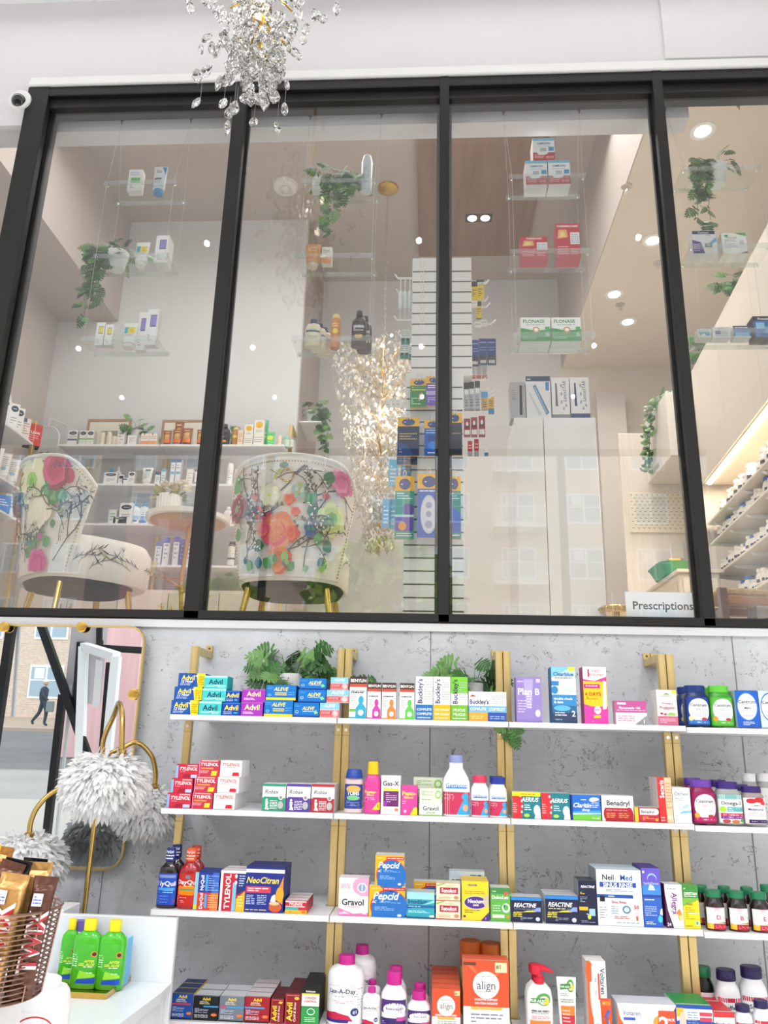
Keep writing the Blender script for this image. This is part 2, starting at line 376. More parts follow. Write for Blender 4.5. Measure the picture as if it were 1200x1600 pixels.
def tube_pack(w, h, body, cap, ops, label, loc, cat='tube', group=None, capdown=True, rz=0):
    t = thing('squeeze_tube', loc, label, cat, group, rz); hc = h*.14; r = w/2
    MB().loft([(0, r*.66, r*.6), (.004, r*.7, r*.62), (hc, r*.7, r*.62)], cap, 2, 20).build('cap', t)
    rows = [(hc, r*.6, r*.5), (hc+h*.03, r*.82, r*.62), (h*.4, r*.88, r*.5), (h*.8, r*.96, r*.2), (h*.93, r, .0025), (h, r, .002)]
    MB().loft(rows, body, 2.2, 24).build('tube_body', t)
    mb = MB(); zs = [q[0] for q in rows]
    def F(u, v, k):
        z = hc+h*.05+(h*.92-hc)*v; rx = np.interp(z, zs, [q[1] for q in rows]); ry = np.interp(z, zs, [q[2] for q in rows])
        a = (u-.5)*2.1; s, co = sin(a), cos(a); g = 1.01
        return (rx*s, -(ry*abs(co)**.9+.0004*k+.0008), z)
    art(mb, F, ops, w*.9/(h*.85), 10); mb.build('printed_front', t); return t
def TB(x0, x1, yt, z, body, cap, ops, label, where='', Yf=-.33, **k):
    z += .0006; a, b, h = row(x0, x1, yt, z, Yf); return tube_pack(b-a, h, body, cap, ops, (label+' '+where).strip(), ((a+b)/2, Yf+(b-a)*.3, z), **k)
# plants ------------------------------------------------------------------
def leaf(mb, p, d, n, s, m):
    """a split monstera leaf of length s from point p along d, facing n"""
    d = Vector(d).normalized(); n = Vector(n); n = (n-d*n.dot(d)); n = n.normalized() if n.length > 1e-3 else d.orthogonal().normalized(); w = d.cross(n)
    prof = [(.02, .2, .42), (.19, .34, .56), (.36, .42, .55), (.53, .56, .46), (.7, .72, .32), (.85, .9, .13)]
    def P(t, x): return Vector(p)+d*(t*s)+w*(x*s)+n*(-s*.22*t*t-s*.18*abs(x))
    for sg in (1, -1):
        for i, (t0, t1, wd) in enumerate(prof):
            a = t0; b = min(1, t0+.145); sw = .12+.1*i/5
            vs = [P(a, 0), P(b, 0), P(b+sw*.9-.05 if i else b-.12, sg*wd*.72), P(a+sw if i else a-.04, sg*wd), P(a+sw*.5-.03 if i else a-.12, sg*wd*.7)]
            mb.add(vs, [(0, 1, 2, 3, 4)] if sg > 0 else [(4, 3, 2, 1, 0)], m)
def plant(loc, label, bunch, trail=(), pot=(.05, .09), size=.07, seed=1, potcol='f2f2f0', group=None, wild=1., cat='plant', lean=0, drop=.0):
    """bunch: leaf count around the pot; trail: (dx, dy, dz, leaves) vines from the rim"""
    q = random.Random(seed); t = thing('potted_plant', loc, label, cat, group); pr, ph = pot; mt = M(potcol, .35)
    MB().loft([(0, pr*.72, pr*.72), (.004, pr*.76, pr*.76), (ph*.55, pr*.92, pr*.92), (ph*.74, pr, pr), (ph*.76, pr*1.04, pr*1.04), (ph, pr*1.06, pr*1.06), (ph, pr*.95, pr*.95), (ph*.85, pr*.9, pr*.9)], mt, 2, 24).build('pot', t)
    lv = MB(); st = MB(); top = Vector((0, 0, ph*.9))
    for i in range(bunch):
        a = q.uniform(0, 2*pi); e = q.uniform(-.2, 1.2); L = q.uniform(.5, 1.6)*size*wild
        tip = top+Vector((cos(a)*cos(e)*L*1.3, sin(a)*cos(e)*L*.9, sin(e)*L*1.1-drop*L)); mid = (top+tip)/2+Vector((0, 0, L*.25))
        st.tube([top+Vector((cos(a), sin(a), 0))*pr*.4, mid, tip], .0012, LEAF[1], 4)
        dd = Vector((cos(a)+q.uniform(-.5, .5), sin(a)+q.uniform(-.5, .5), q.uniform(-.7, .3)))
        leaf(lv, tip, dd, (q.uniform(-.4, .4), -1, q.uniform(.2, .9)), size*q.uniform(.75, 1.1), q.choice(LEAF))
    for dx, dy, dz, n in trail:
        s0 = top+Vector((math.copysign(pr*.8, dx), -pr*.3 if dy <= 0 else pr*.3, .01)); e_ = top+Vector((dx, dy, dz)); ctl = Vector((e_.x*.9, e_.y, top.z+.03)); pts = []
        for i in range(n+1):
            u = i/n; p = s0*(1-u)**2+ctl*2*u*(1-u)+e_*u*u+Vector((q.uniform(-1, 1), q.uniform(-1, 1), 0))*.006; pts.append(p)
        st.tube(pts, .0014, LEAF[1], 4)
        for i, p in enumerate(pts[1:]):
            for _ in range(2):
                a = q.uniform(0, 2*pi); leaf(lv, p+Vector((q.uniform(-1, 1), q.uniform(-1, 1), q.uniform(-1, 1)))*size*.3, (cos(a), sin(a)*.6, q.uniform(-1.1, .1)), (q.uniform(-.4, .4), -1, .5), size*q.uniform(.6, 1.), q.choice(LEAF))
    if lv.v: lv.build('leaves', t)
    if st.v: st.build('stems', t)
    return t
# ================================================================ the building shell
TAUPE = noisy('taupe_paint', 'bdb2ab', 'c2b7b0', 3, 3, .75); CREAM = noisy('cream_paint', 'e3dad0', 'e8dfd6', 3, 3, .7)
GREYW = noisy('pale_grey_paint', 'd9dadb', 'dedfe0', 2, 3, .75); WALLW = noisy('white_paint', 'e2e0e3', 'e6e4e7', 2, 3, .7)
X0, X1 = -5.4, 3.3
struct('wall_front', MB().box(X0, X1, 0, .14, 0, 1.955, CONC))
g = MB()
for x in (.003, 1.13, -1.17, -2.3): g.box(x-.002, x+.002, -.001, 0, 0, 1.95, M('8b8a8d', .8))
struct('trim_1', g)
struct('wall_upper', MB().box(X0, X1, 0, .12, 4.62, 5.2, WALLW).box(X0, -2.003, 0, .1, 4.37, 4.62, WALLW).box(1.1, X1, -.015, 0, 4.66, 5.2, WALLW))
struct('trim_2', MB().bbox(-2.003, X1, -.03, .01, 4.585, 4.62, WHITE, .005).box(-2.003, X1, -.012, .0, 4.62, 4.65, WHITE))
struct('trim_3', MB().box(X0, X1, -.012, .01, 1.925, 1.955, M('e6e6e8', .5)))
struct('ceiling_shop', MB().box(X0, X1, -5.6, .12, 5.15, 5.3, noisy('ceiling_paint', 'efeff1', 'f3f3f5', 3)))
struct('floor_shop', MB().box(X0, X1, -5.6, .14, -.1, 0, noisy('pale_floor', 'c9c5c0', 'd6d2cd', 2, 4, .3)))
struct('wall_left', MB().box(X0-.1, X0, -5.6, .12, 0, 5.15, GREYW)); struct('wall_right', MB().box(X1, X1+.1, -5.6, .12, 0, 5.15, GREYW))
# glazing
fr = MB()
for a, b in ((-2.003, -1.894), (-.964, -.901), (.029, .075), (1.026, 1.072), (2.15, 2.2)):
    fr.bbox(a, b, -.02, .02, 1.957, 4.585, BLACKM, .003); fr.bbox(a+.008, b-.008, .02, .12, 1.975, 4.56, BLACKM, .002)
    fr.bbox(a-.012, b+.012, .035, .055, 1.99, 4.5, BLACKM, .002)
fr.bbox(-2.003, X1, -.018, .12, 4.53, 4.585, BLACKM, .004); fr.bbox(-1.9, X1, .005, .1, 4.478, 4.53, BLACKM, .003)
fr.bbox(X0, X1, -.02, .12, 1.957, 1.992, BLACKM, .004)
wf = fr.build('window_1'); wf['kind'] = 'structure'
for a, b in ((X0, -2.003), (-1.894, -.964), (-.901, .029), (.075, 1.026), (1.072, 2.15), (2.2, X1)):
    MB().box(a, b, .026, .032, 1.992, 4.53, PANE).build('pane', wf)
# mezzanine room behind the glass
struct('floor_mezzanine', MB().box(-3.4, 3.4, .14, 4.5, 1.8, 1.95, noisy('mezz_floor', 'c9bfb4', 'd2c8bd', 3, 3, .5)))
struct('ceiling_mezzanine', MB().box(-3.4, 3.4, .12, 4.5, 6.1, 6.2, TAUPE))
struct('wall_mezzanine_left', MB().box(-3.43, -3.33, .12, 3.05, 1.95, 6.1, noisy('left_paint', 'c3b8b0', 'c9beb6', 2, 3, .75)))
struct('wall_mezzanine_back', MB().box(-3.33, -1.13, 3.0, 4.1, 1.95, 6.1, GREYW))
struct('wall_mezzanine_recess', MB().box(-1.13, 1.25, 4.0, 4.1, 1.95, 6.1, GREYW).box(1.2501, 3.4, 4.0, 4.1, 1.95, 6.1, CREAM))
struct('wall_mezzanine_return', MB().box(-1.13, -1.12, 2.999, 4.0, 1.95, 6.1, TAUPE))
struct('wall_mezzanine_right', MB().box(3.3, 3.4, .12, 4.4, 1.95, 6.1, CREAM))
struct('ceiling_beam_left', MB().box(-3.33, -2.79, .14, 3.0, 5.06, 6.1, TAUPE))
struct('ceiling_beam_front', MB().box(-3.33, 1.24, .14, .24, 4.455, 6.1, WALLW))
sf = MB(); sf.box(1.28, 3.3, .14, 4.35, 5.1, 6.1, noisy('soffit_paint', 'e6dbce', 'ebe1d5', 3, 3, .7)); sf.box(1.272, 1.28, .14, 4.0, 5.1, 6.1, TAUPE)
struct('ceiling_soffit_right', sf)
struct('ceiling_panel_wood', MB().box(-.13, .9, 1.2, 3.52, 6.05, 6.1, noisy('walnut_planks', '7c5f4d', '997a64', 1.8, 5, .55, 0, (6, .6, 1))))
struct('wall_above_mezzanine', MB().box(-3.43, -3.33, .12, .14, 1.95, 6.1, WALLW))
# ---- shopfront behind the camera and the street it opens on
sw = MB(); SY = -5.5
sw.box(X0, X1, SY-.1, SY, 4.85, 5.15, GREYW); sw.box(X0, X0+.35, SY-.1, SY, 0, 4.85, GREYW); sw.box(X1-.15, X1, SY-.1, SY, 0, 4.85, GREYW)
pa, pb = atm(112, 978, SY), atm(150, 1100, SY)
sw.box(pa.x, pb.x, SY-.12, SY, pb.z*.4+.9, 4.85, M('b5b1b2', .8)); struct('wall_back', sw)
sf = MB(); BL = M('141416', .35)
for x in (-1.9, -.2, 1.5): sf.bbox(x-.04, x+.04, SY-.06, SY+.02, 0, 4.85, BL)
sf.box(X0+.35, X1-.15, SY-.06, SY+.02, 4.79, 4.85, BL); sf.box(pb.x, X1-.15, SY-.06, SY+.02, 0, .12, BL)
def bar(mb, p, q, r, m): mb.tube([p, q], r, m, 4, smooth=False)
bar(sf, atm(48, 930, SY+.05), atm(148, 1212, SY+.05), .055, BL)
bar(sf, atm(98, 1085, SY+.02), atm(60, 1420, SY+.02), .05, BL); bar(sf, atm(24, 940, SY+.1), atm(-14, 1200, SY+.1), .06, BL)
bar(sf, atm(156, 930, SY), atm(156, 1012, SY), .04, BL); bar(sf, atm(150, 1012, SY), atm(250, 1018, SY), .05, BL)
bar(sf, atm(30, 978, SY), atm(20, 1120, SY), .02, M('c9cccf', .4)); bar(sf, atm(112, 1070, SY), atm(84, 1350, SY), .02, M('c9cccf', .4))
wo = sf.build('window_2'); wo['kind'] = 'structure'
dm = MB(); WD = M('f2f4f6', .4); P = [atm(*q) for q in ((131, 1010, -5.45), (182, 1026, -4.9), (164, 1215, -4.9), (124, 1210, -5.45))]
for i in range(4): bar(dm, P[i], P[(i+1) % 4], .06, WD)
bar(dm, atm(127, 1003, -5.5), atm(118, 1120, -5.5), .05, BL); bar(dm, atm(170, 1035, -4.95), atm(158, 1180, -4.95), .03, BL)
dr = dm.build('door_1'); dr['kind'] = 'structure'
pp = MB(); q = [atm(150, 1030, -5.2), atm(161, 1034, -5.1), atm(155, 1106, -5.1), atm(144, 1104, -5.2)]
pp.add(q, [(0, 1, 2, 3)], M('f3eef0', .7)); pp.build('door_notice', dr)
struct('ground', MB().box(-45, 40, -45, -5.6, -.2, -.02, noisy('pale_asphalt', '6c6b6a', '7b7a78', .8, 4, .9)))
struct('sidewalk', MB().box(-45, 40, -9, -5.6, -.02, .02, M('8a867f', .9)).box(-45, 40, -35, -26, -.02, .1, M('b3a08c', .9)))
FY = -35
ab = thing('apartment_building', (0, FY, 0), 'beige brick apartment block with white windows and balconies across the street', 'building')
BR = brickmat('beige_brick', 'd8c2ac', 'c9b099', 'e0d6ca', 3)
MB().box(-42, 34, -8, 0, 0, 21, BR).build('brick_wall', ab)
wm = None; bm_ = None
WG = M('9fb2bd', .15)
for fl in range(7):
    z = 1.0+fl*2.85
    for i in range(-11, 9):
        x = i*3.3+1.1; bal = i % 3 == 1
        if wm is None:
            mb = MB().box(-.85, .85, 0, .05, 0, 1.6, M('f6f8fa', .5))
            for a, b in ((-.77, -.05), (.05, .77)): mb.box(a, b, .05, .06, .1, 1.5, WG)
            mb.box(-.77, .77, .06, .07, .85, .9, M('f6f8fa', .5)); mb.box(-.6, -.1, .061, .065, .95, 1.45, M('e6e9ea', .7)); wo_ = mb.build('window', ab, (x, 0, z)); wm = wo_.data
        else:
            o = bpy.data.objects.new('window', wm); COL.objects.link(o); o.parent = ab; o.location = (x, 0, z)
        if bal and fl:
            if bm_ is None:
                mb = MB().box(-1.3, 1.3, 0, 1.2, -.5, -.38, M('e8e2da', .8)); mb.box(-1.3, 1.3, 1.15, 1.2, .55, .6, WHITE).box(-1.3, 1.3, 1.15, 1.2, -.38, -.33, WHITE)
                for j in range(27): mb.box(-1.3+j*.1-.015, -1.3+j*.1+.015, 1.16, 1.19, -.38, .58, WHITE)
                o = mb.build('balcony', ab, (x, 0, z)); bm_ = o.data
            else:
                o = bpy.data.objects.new('balcony', bm_); COL.objects.link(o); o.parent = ab; o.location = (x, 0, z)
MB().box(-42, 34, 0, .12, 21, 21.4, M('e9e4dc', .7)).build('cornice', ab)
# pink painted house seen past the door
pk = atm(205, 1050, -16); t = thing('pink_house', (pk.x, -16, 0), 'narrow house front in faded pink paint just beyond the shop door', 'building')
MB().box(-1.6, 1.1, -2, 0, 0, 7, noisy('pink_paint', 'd8a5a3', 'e4bcb8', 1, 3, .8, 0, (5, 1, .3))).build('house_wall', t)
MB().box(.2, .5, 0, .05, 0, 7, M('efd0cc', .7)).build('downpipe', t)
def tree(x, y, h, r, label, seed):
    q = random.Random(seed); t = thing('street_tree', (x, y, 0), label, 'tree')
    MB().tube([(0, 0, 0), (.05, .03, h*.35), (-.05, 0, h*.6), (.1, .1, h*.85)], [.14, .11, .07, .03], M('6a5a4a', .9), 8).build('trunk', t)
    lv = MB(); gs = [M('9dbb45', .6), M('7da33a', .6), M('b6cf5c', .6)]
    for i in range(1500):
        a = q.uniform(0, 2*pi); c = q.uniform(-1, 1); rr = r*q.uniform(.35, 1)**.5; s = sqrt(1-c*c)
        p = Vector((cos(a)*s*rr, sin(a)*s*rr, h*.68+c*rr*.9)); u = Vector((q.gauss(0, 1), q.gauss(0, 1), q.gauss(0, 1))).normalized()*.14; w = u.orthogonal()*.7
        lv.add([p-u, p+w, p+u, p-w], [(0, 1, 2, 3)], q.choice(gs))
    lv.build('leaves', t)
def refl(px, py, Y): p = at(px, py, Y=Y); return p.x
tree(refl(600, 900, 13), -13, 6.2, 1.7, 'bright green street tree reflected beside the second floral armchair', 1)
tree(refl(345, 900, 12), -12, 5.4, 1.1, 'slender green street tree reflected between the two left window posts', 2)
tree(refl(520, 925, 17), -17, 5.4, 1.6, 'low bushy street tree standing farther along the far kerb', 3)
# a walker and a parked car seen in the mirror
def skin(name, pts, edges, rad, mat, parent, loc=(0, 0, 0), root=0, sub=2, rz=0):
    me = bpy.data.meshes.new(name); me.from_pydata(pts, edges, []); me.update(); o = bpy.data.objects.new(name, me); COL.objects.link(o)
    me.materials.append(mat); md = o.modifiers.new('skin', 'SKIN'); md.use_smooth_shade = True
    for i, v in enumerate(me.skin_vertices[0].data if me.skin_vertices else []): v.radius = (rad[i], rad[i]); v.use_root = (i == root)
    s = o.modifiers.new('sub', 'SUBSURF'); s.levels = sub; s.render_levels = sub
    o.parent = parent; o.location = loc; o.rotation_euler = (0, 0, rz); return o
wk = atm(62, 1135, -27.5); t = thing('person', (wk.x, -27.5, .1), 'person in dark jacket and trousers walking along the far sidewalk with bag', 'person')
pts = [(0, 0, .95), (0, 0, 1.2), (.02, 0, 1.42), (.04, 0, 1.52), (.09, 0, .93), (.24, .08, .52), (.2, .08, .1), (.33, .08, .04), (-.02, -.08, .93), (-.12, -.08, .5), (-.38, -.08, .16), (-.3, -.08, .06),
       (.02, .2, 1.38), (.16, .24, 1.12), (.34, .22, .98), (.02, -.2, 1.38), (-.12, -.24, 1.12), (-.06, -.22, .88)]
E_ = [(0, 1), (1, 2), (2, 3), (0, 4), (4, 5), (5, 6), (6, 7), (0, 8), (8, 9), (9, 10), (10, 11), (2, 12), (12, 13), (13, 14), (2, 15), (15, 16), (16, 17)]
rd = [.16, .17, .15, .06, .1, .075, .055, .045, .1, .075, .055, .045, .07, .05, .04, .07, .05, .04]
def add_skin(name, pts, E_, rd, mat, parent):
    me = bpy.data.meshes.new(name); me.from_pydata(pts, E_, []); o = bpy.data.objects.new(name, me); COL.objects.link(o); o.parent = parent; me.materials.append(mat)
    md = o.modifiers.new('skin', 'SKIN'); md.use_smooth_shade = True
    if not me.skin_vertices:
        bpy.context.view_layer.objects.active = o; bpy.ops.object.select_all(action='DESELECT'); o.select_set(True); bpy.ops.mesh.customdata_skin_add()
    for i, v in enumerate(me.skin_vertices[0].data): v.radius = (rd[i], rd[i]); v.use_root = i == 0
    s = o.modifiers.new('sub', 'SUBSURF'); s.levels = 1; s.render_levels = 2; return o
add_skin('body', pts, E_, rd, M('3b4652', .8), t)
MB().ball((.06, 0, 1.64), .1, M('c89c80', .6), 12, .13).build('head', t); MB().ball((.05, 0, 1.7), .115, M('e8e4da', .8), 12, .08).build('hat', t)
MB().bbox(.3, .55, .1, .3, .55, .95, M('7d8a86', .8), .02).build('carried_bag', t)
cr = atm(160, 1150, -20); t = thing('car', (cr.x+1.9, -20, 0), 'dark blue car parked on the street beyond the open door', 'car'); CB = M('2a3646', .2, .3, coat=1)
mb = MB(); prof = [(-2.1, .35), (2.1, .35), (2.15, .7), (1.3, .9), (.7, 1.4), (-.9, 1.42), (-1.6, .95), (-2.15, .8)]
mb.add([(x, y, z) for y in (-.85, .85) for x, z in prof], [tuple(range(8)), tuple(range(8, 16))[::-1]]+[(i, (i+1) % 8+0, (i+1) % 8+8, i+8)[::-1] for i in range(8)], CB); mb.build('car_body', t)
MB().add([(x, .86, z) for x, z in ((1.15, .93), (.62, 1.33), (-.85, 1.35), (-1.4, .97))], [(3, 2, 1, 0)], M('aab8c2', .05)).build('side_window', t)
for x in (-1.35, 1.35):
    for y in (-.8, .8):
        w = MB(); a = [Vector((x+.32*cos(2*pi*j/20), y, .32+.32*sin(2*pi*j/20))) for j in range(20)]; w.tube(a, .09, M('18181a', .7), 8, True)
        w.disc((x, y+.04*(1 if y > 0 else -1), .32), (0, 1 if y > 0 else -1, 0), .24, M('b9bdc2', .3, .8)); w.build('wheel', t)
# ================================================================ shelving on the concrete wall
BAY = [-.865, -.303, .258, .823, 1.385]; SZ = [1.585, 1.291, .995, .695]
BN = ['leftmost bay', 'second bay', 'third bay', 'right-hand bay']; RN = ['top row', 'second row', 'third row', 'lowest row']
for r, z in enumerate(SZ):
    for b in range(4):
        a, c = BAY[b]+.002, BAY[b+1]-.002; e = .03
        if b == 0: pl = [(a, -.36), (c, -.36), (c, -.205), (c-e, -.205), (c-e, -.165), (c, -.165), (c, -.002), (a+.03, -.002), (a+.03, -.165), (a+.001, -.165), (a+.001, -.205), (a, -.205)]
        else: pl = [(a, -.36), (c, -.36), (c, -.205), (c-e, -.205), (c-e, -.165), (c, -.165), (c, -.002), (a, -.002), (a, -.165), (a+e, -.165), (a+e, -.205), (a, -.205)]
        if b == 0: pl = [(a, -.36), (c, -.36), (c, -.205), (c-e, -.205), (c-e, -.165), (c, -.165), (c, -.002), (a+.035, -.002), (a+.035, -.21), (a, -.21)]
        n = len(pl); dz = -.004 if b == 3 else 0
        mb = MB().add([(x, y, z+dz-h) for h in (.016, 0) for x, y in pl], [tuple(range(n))[::-1], tuple(range(n, 2*n))]+[(i, (i+1) % n, (i+1) % n+n, i+n) for i in range(n)], LAM)
        tag(mb.build('shelf_board'), f'white shelf board carrying products, {RN[r]}, {BN[b]}', 'shelf', 'white shelf boards on the concrete wall')
def upright(x, label):
    t = thing('shelf_upright', (x, -.185, 0), label, 'shelf upright', 'brass shelf uprights')
    MB().bbox(-.0125, .0125, -.014, .014, 0, 1.832, GOLD, .0015).build('post', t)
    MB().bbox(-.0125, .0125, .0145, .182, 1.806, 1.832, GOLD, .0015).bbox(-.0125, .0125, .176, .184, 1.832, 1.856, GOLD, .001).build('wall_bracket', t)
    MB().disc((0, .175, 1.845), (0, -1, 0), .0045, M('6b5a35', .4, .8)).build('wall_screw', t)
    for z in SZ:
        MB().loft([(0, .0065, .0065), (.002, .006, .006)], CHROME, 2, 14).build('bolt', t, (0, -.0145, z-.034)).rotation_euler[0] = radians(90)
        MB().box(-.0128, .0128, -.0146, -.014, z-.0528, z-.0518, M('6b5a35', .6)).build('joint_line', t)
upright(-.85, 'single brass shelf upright at the left end of the wall shelves')
for b, nm in ((1, 'first'), (2, 'second'), (3, 'third')):
    upright(BAY[b]-.0137, f'brass shelf upright, left one of the {nm} pair from the left')
    upright(BAY[b]+.0137, f'brass shelf upright, right one of the {nm} pair from the left')
z1, z2, z3, z4 = [z+.0002 for z in SZ]
# ---- top shelf ------------------------------------------------------------
w = 'on the top shelf'
A12 = '15a 14a 15a|r .68 0 1 1 fd1;p 15a .6 0 .74 0 .66 1 .6 1;t Advil .36 .68 .36 fe3 b .56;t 12_Hour .34 .4 .2 fff bi .5;l .08 .08 .5 .26 2 cdf;l .76 .1 .96 .8 5 a90;p fff .62 .82 .78 .9 .7 .7;e .84 .5 .06 .1 fb0'
ST([(266, 309), (271, 315), (277.5, 320)], [1094, 1073, 1052], z1, A12, ['blue yellow 12-hour pain relief box, bottom of leftmost stack', 'blue yellow 12-hour pain relief box, middle of leftmost stack', 'blue yellow 12-hour pain relief box, topmost of leftmost stack'], w, dep=.09, Yf=-.335)
ATE = '4cc 3bb 8dd|r 0 .86 1 1 bff;t Advil .5 .54 .4 125 b .8;l .1 .12 .45 .28 2 eff;p eff .42 .2 .66 .2 .6 .28 .48 .28;l .6 .08 .95 .3 3 efe'
ST([(309.5, 345), (315, 352), (318, 354.5)], [1096, 1076, 1056], z1, ATE, ['turquoise pain relief box, bottom of second stack', 'turquoise pain relief box, middle of second stack', 'turquoise pain relief box, topmost of second stack'], w, dep=.08)
ABL = '14a 139 36c|t Advil .5 .62 .4 fe3 b .86;l .08 .1 .55 .34 2 cdf;e .75 .22 .12 .06 4bd;r 0 .9 1 1 27c'
ST([(345.8, 375), (351, 374)], [1098, 1079], z1, ABL, ['small blue pain relief box with yellow lettering, lower of two', 'small blue pain relief box with yellow lettering, upper of two'], w, dep=.07, Yf=-.34)
APU = 'a3b 92a b5c|t Advil .5 .64 .4 fe9 b .8;l .1 .12 .6 .34 2 fdf;p f8e .1 .2 .6 .2 .5 .28 .1 .28;r 0 .9 1 1 b5c'
ST([(375.6, 410), (377, 414)], [1097, 1077], z1, APU, ['purple pain relief box, lower of two', 'purple pain relief box, upper of two'], w, dep=.07)
AY = '07c 06a 29d|r 0 0 1 .16 fd2;t ALEVE .5 .74 .3 fe6 bi .5;r .3 .44 .7 .5 fd2;r .3 .32 .7 .38 fd2;l .04 .7 .25 .9 2 6ae;e .12 .32 .05 .08 fff;e .12 .32 .04 .065 07c;l .74 .3 .94 .6 2 6ae'
ST([(412, 457), (415, 462)], [1094, 1070.5], z1, AY, ['wide blue box with yellow stripe, lower of two', 'wide blue box with yellow stripe, upper of two'], w, dep=.1)
AB = '07c 06a 29d|t ALEVE .58 .62 .34 fe6 bi .5;l .36 .36 .8 .44 1 fff;r 0 0 1 .1 138;e .13 .36 .06 .1 fff;e .13 .36 .045 .08 07c;p 8e8 .84 .2 .96 .3 .88 .5 .8 .4;l .05 .7 .3 .86 2 6ae'
ST([(458, 498), (465.3, 508.5), (467.5, 509.5)], [1098, 1077.5, 1060], z1, AB, ['narrow blue box with cream italic letters, bottom of stack', 'narrow blue box with cream italic letters, middle of stack', 'narrow blue box with cream italic letters, topmost of stack'], w, dep=.08)
AC = 'f0c9c6 dbb 9ad4f0|r 0 .55 1 1 8cf;r 0 .04 1 .5 e77;t ALEVE .5 .8 .26 fff bi .6;r .04 .2 .6 .42 c45;e .8 .28 .14 .2 fcc;l .08 .24 .55 .4 2 fdd'
ST([(499, 529.5), (509.6, 545), (516, 544)], [1098, 1078, 1058.5], z1, AC, ['coral and sky blue box, bottom of the stack beside brass post', 'coral and sky blue box, middle of the stack beside brass post', 'coral and sky blue box, topmost beside brass post'], w, dep=.08)
def BEN(fc, dk=None):
    return f'f7f5f4 dcd8d4 4a3a3a|r 0 .83 1 1 433;r 0 .75 1 .83 c54;t BENYLIN .5 .91 .09 fff b .9;l .1 .58 .85 .66 1 555;l .08 .3 .4 .54 5 bbb;e .68 .44 .15 .1 {fc};p {fc} .58 .36 .78 .36 .98 .24 .98 0 .38 0 .38 .24;e .68 .14 .16 .07 fff;r 0 0 1 .03 {fc}'
BX(544.7, 572, 1057.5, z1, BEN('3ac')+';t All_In_One .5 .66 .07 467 - .8;r .02 .16 .38 .22 7b4', 'white cough syrup carton with blue bust figure, brown top', w, dep=.05)
BX(573, 594.5, 1066.5, z1, BEN('c4a'), 'white cough syrup carton with magenta bust figure', w, dep=.05)
BX(596, 618.5, 1067, z1, BEN('e84'), 'white cough syrup carton with orange bust figure', w, dep=.05)
BX(624, 647, 1067.5, z1, BEN('6c5'), 'white cough syrup carton with green bust figure', w, dep=.05)
def BUC(c, tx, top='f6f6f6'):
    return f'f6f6f6 e3e3e3 {top}|r 0 .62 1 1 {top};r 0 0 1 .35 {c};t Buckley\'s .24 .66 .19 226 vb .56;l .5 .45 .94 .9 8 bbb;t {tx} .5 .24 .06 fff b .86;t {tx} .5 .14 .06 fff b .86;l .1 .02 .9 .08 1 eee'
BX(649, 676.3, 1057, z1, BUC('27b', 'COMPLETE'), 'tall white cough remedy carton with blue base', w, dep=.05)
BX(677, 703.8, 1057.3, z1, BUC('fb1', 'DRY_COUGH'), 'tall white cough remedy carton with yellow base', w, dep=.05)
BX(704.5, 731.3, 1057.8, z1, BUC('7b3', 'MUCUS', '7c3'), 'tall cough remedy carton with lime green top and base', w, dep=.05)
BX(732.5, 792, 1081, z1, "f4f5f6 dde f6f6f6|r 0 .3 1 .52 7bd;r 0 0 .5 .3 fa4;r .5 0 1 .3 35a;t Buckley's .28 .66 .22 226 b .5;l .6 .58 .95 .9 5 bbb;t COMPLETE .25 .41 .12 fff b .42;t COMPLET .75 .41 .12 fff b .42;l .06 .06 .4 .2 2 fe9;l .56 .06 .94 .2 2 ace;p c33 .03 .82 .2 .84 .1 .9", 'wide white cough remedy box with blue and orange base', w, dep=.06)
PB = '98cf 87b a9d'.replace('98cf', '9a88cc').replace('87b', '8877bb').replace('a9d', 'aa99dd')+'|t Plan_B .5 .68 .15 fff b .86;l .06 .86 .5 .94 1 dcf;p baf .3 .95 .68 .95 .6 .3 .4 .3;t Plan_B .5 .68 .15 fff b .86;l .06 .2 .4 .5 5 dcf;e .84 .2 .1 .08 e8e0ff;r .8 .88 .96 .96 dcf;l .42 .3 .6 .6 5 eee;r 0 0 1 .02 87b'
BX(807.5, 847.5, 1058, z1, PB, 'lilac carton with large white letters', w, n=2, dep=.03)
BX(863.8, 902.5, 1042, z1, '3a8fcc 2a6fa8 5ac|r 0 .5 1 1 e6f2f8;r 0 .82 1 .98 bde;p 8cf 0 .8 .3 .86 .6 .94 1 1 0 1;r .7 .93 .97 1 fd3;t Clearblue .5 .87 .07 14a b .84;r 0 .66 .3 .74 38c;r .3 .67 .9 .73 fff;e .12 .58 .14 .07 38c;r .5 .55 .9 .63 cdd;l .14 .78 .86 .82 1 777;r 0 0 1 .18 346;r 0 .18 1 .3 356a9a;t double_check .46 .43 .045 fff b .8;t &_date .26 .37 .045 fff b;e .4 .26 .34 .05 6be;l .1 .12 .6 .2 2 fff;t 2 .86 .17 .1 fff b;l .1 .04 .6 .08 1 9bd', 'tall blue and white test kit box', w, n=2, dep=.035)
BX(914, 951.5, 1042, z1, 'e83f8f d2277a f7e8f0|r 0 .3 1 .74 fc2;p e4a .0 0 1 0 1 .22 0 .34;p fff 0 1 1 1 1 .83 .5 .75 0 .78;t 1 .24 .89 .14 c03 b;t FIRST .58 .92 .045 a14 - .5;t RESPONSE .58 .86 .045 a14 - .6;r .02 .62 .7 .69 d28;l .1 .64 .6 .68 1 fff;t 6_DAYS .4 .52 .07 b31 b .66;l .1 .42 .6 .47 2 b52;p fff .78 .25 .94 .26 .97 .74 .85 .76;e .56 .24 .14 .07 fff;t 99+ .56 .24 .045 a26 b;r .38 .1 .68 .15 fc2;l .3 .03 .8 .06 1 fbe', 'tall pink and yellow test kit box', w, n=2, dep=.03)
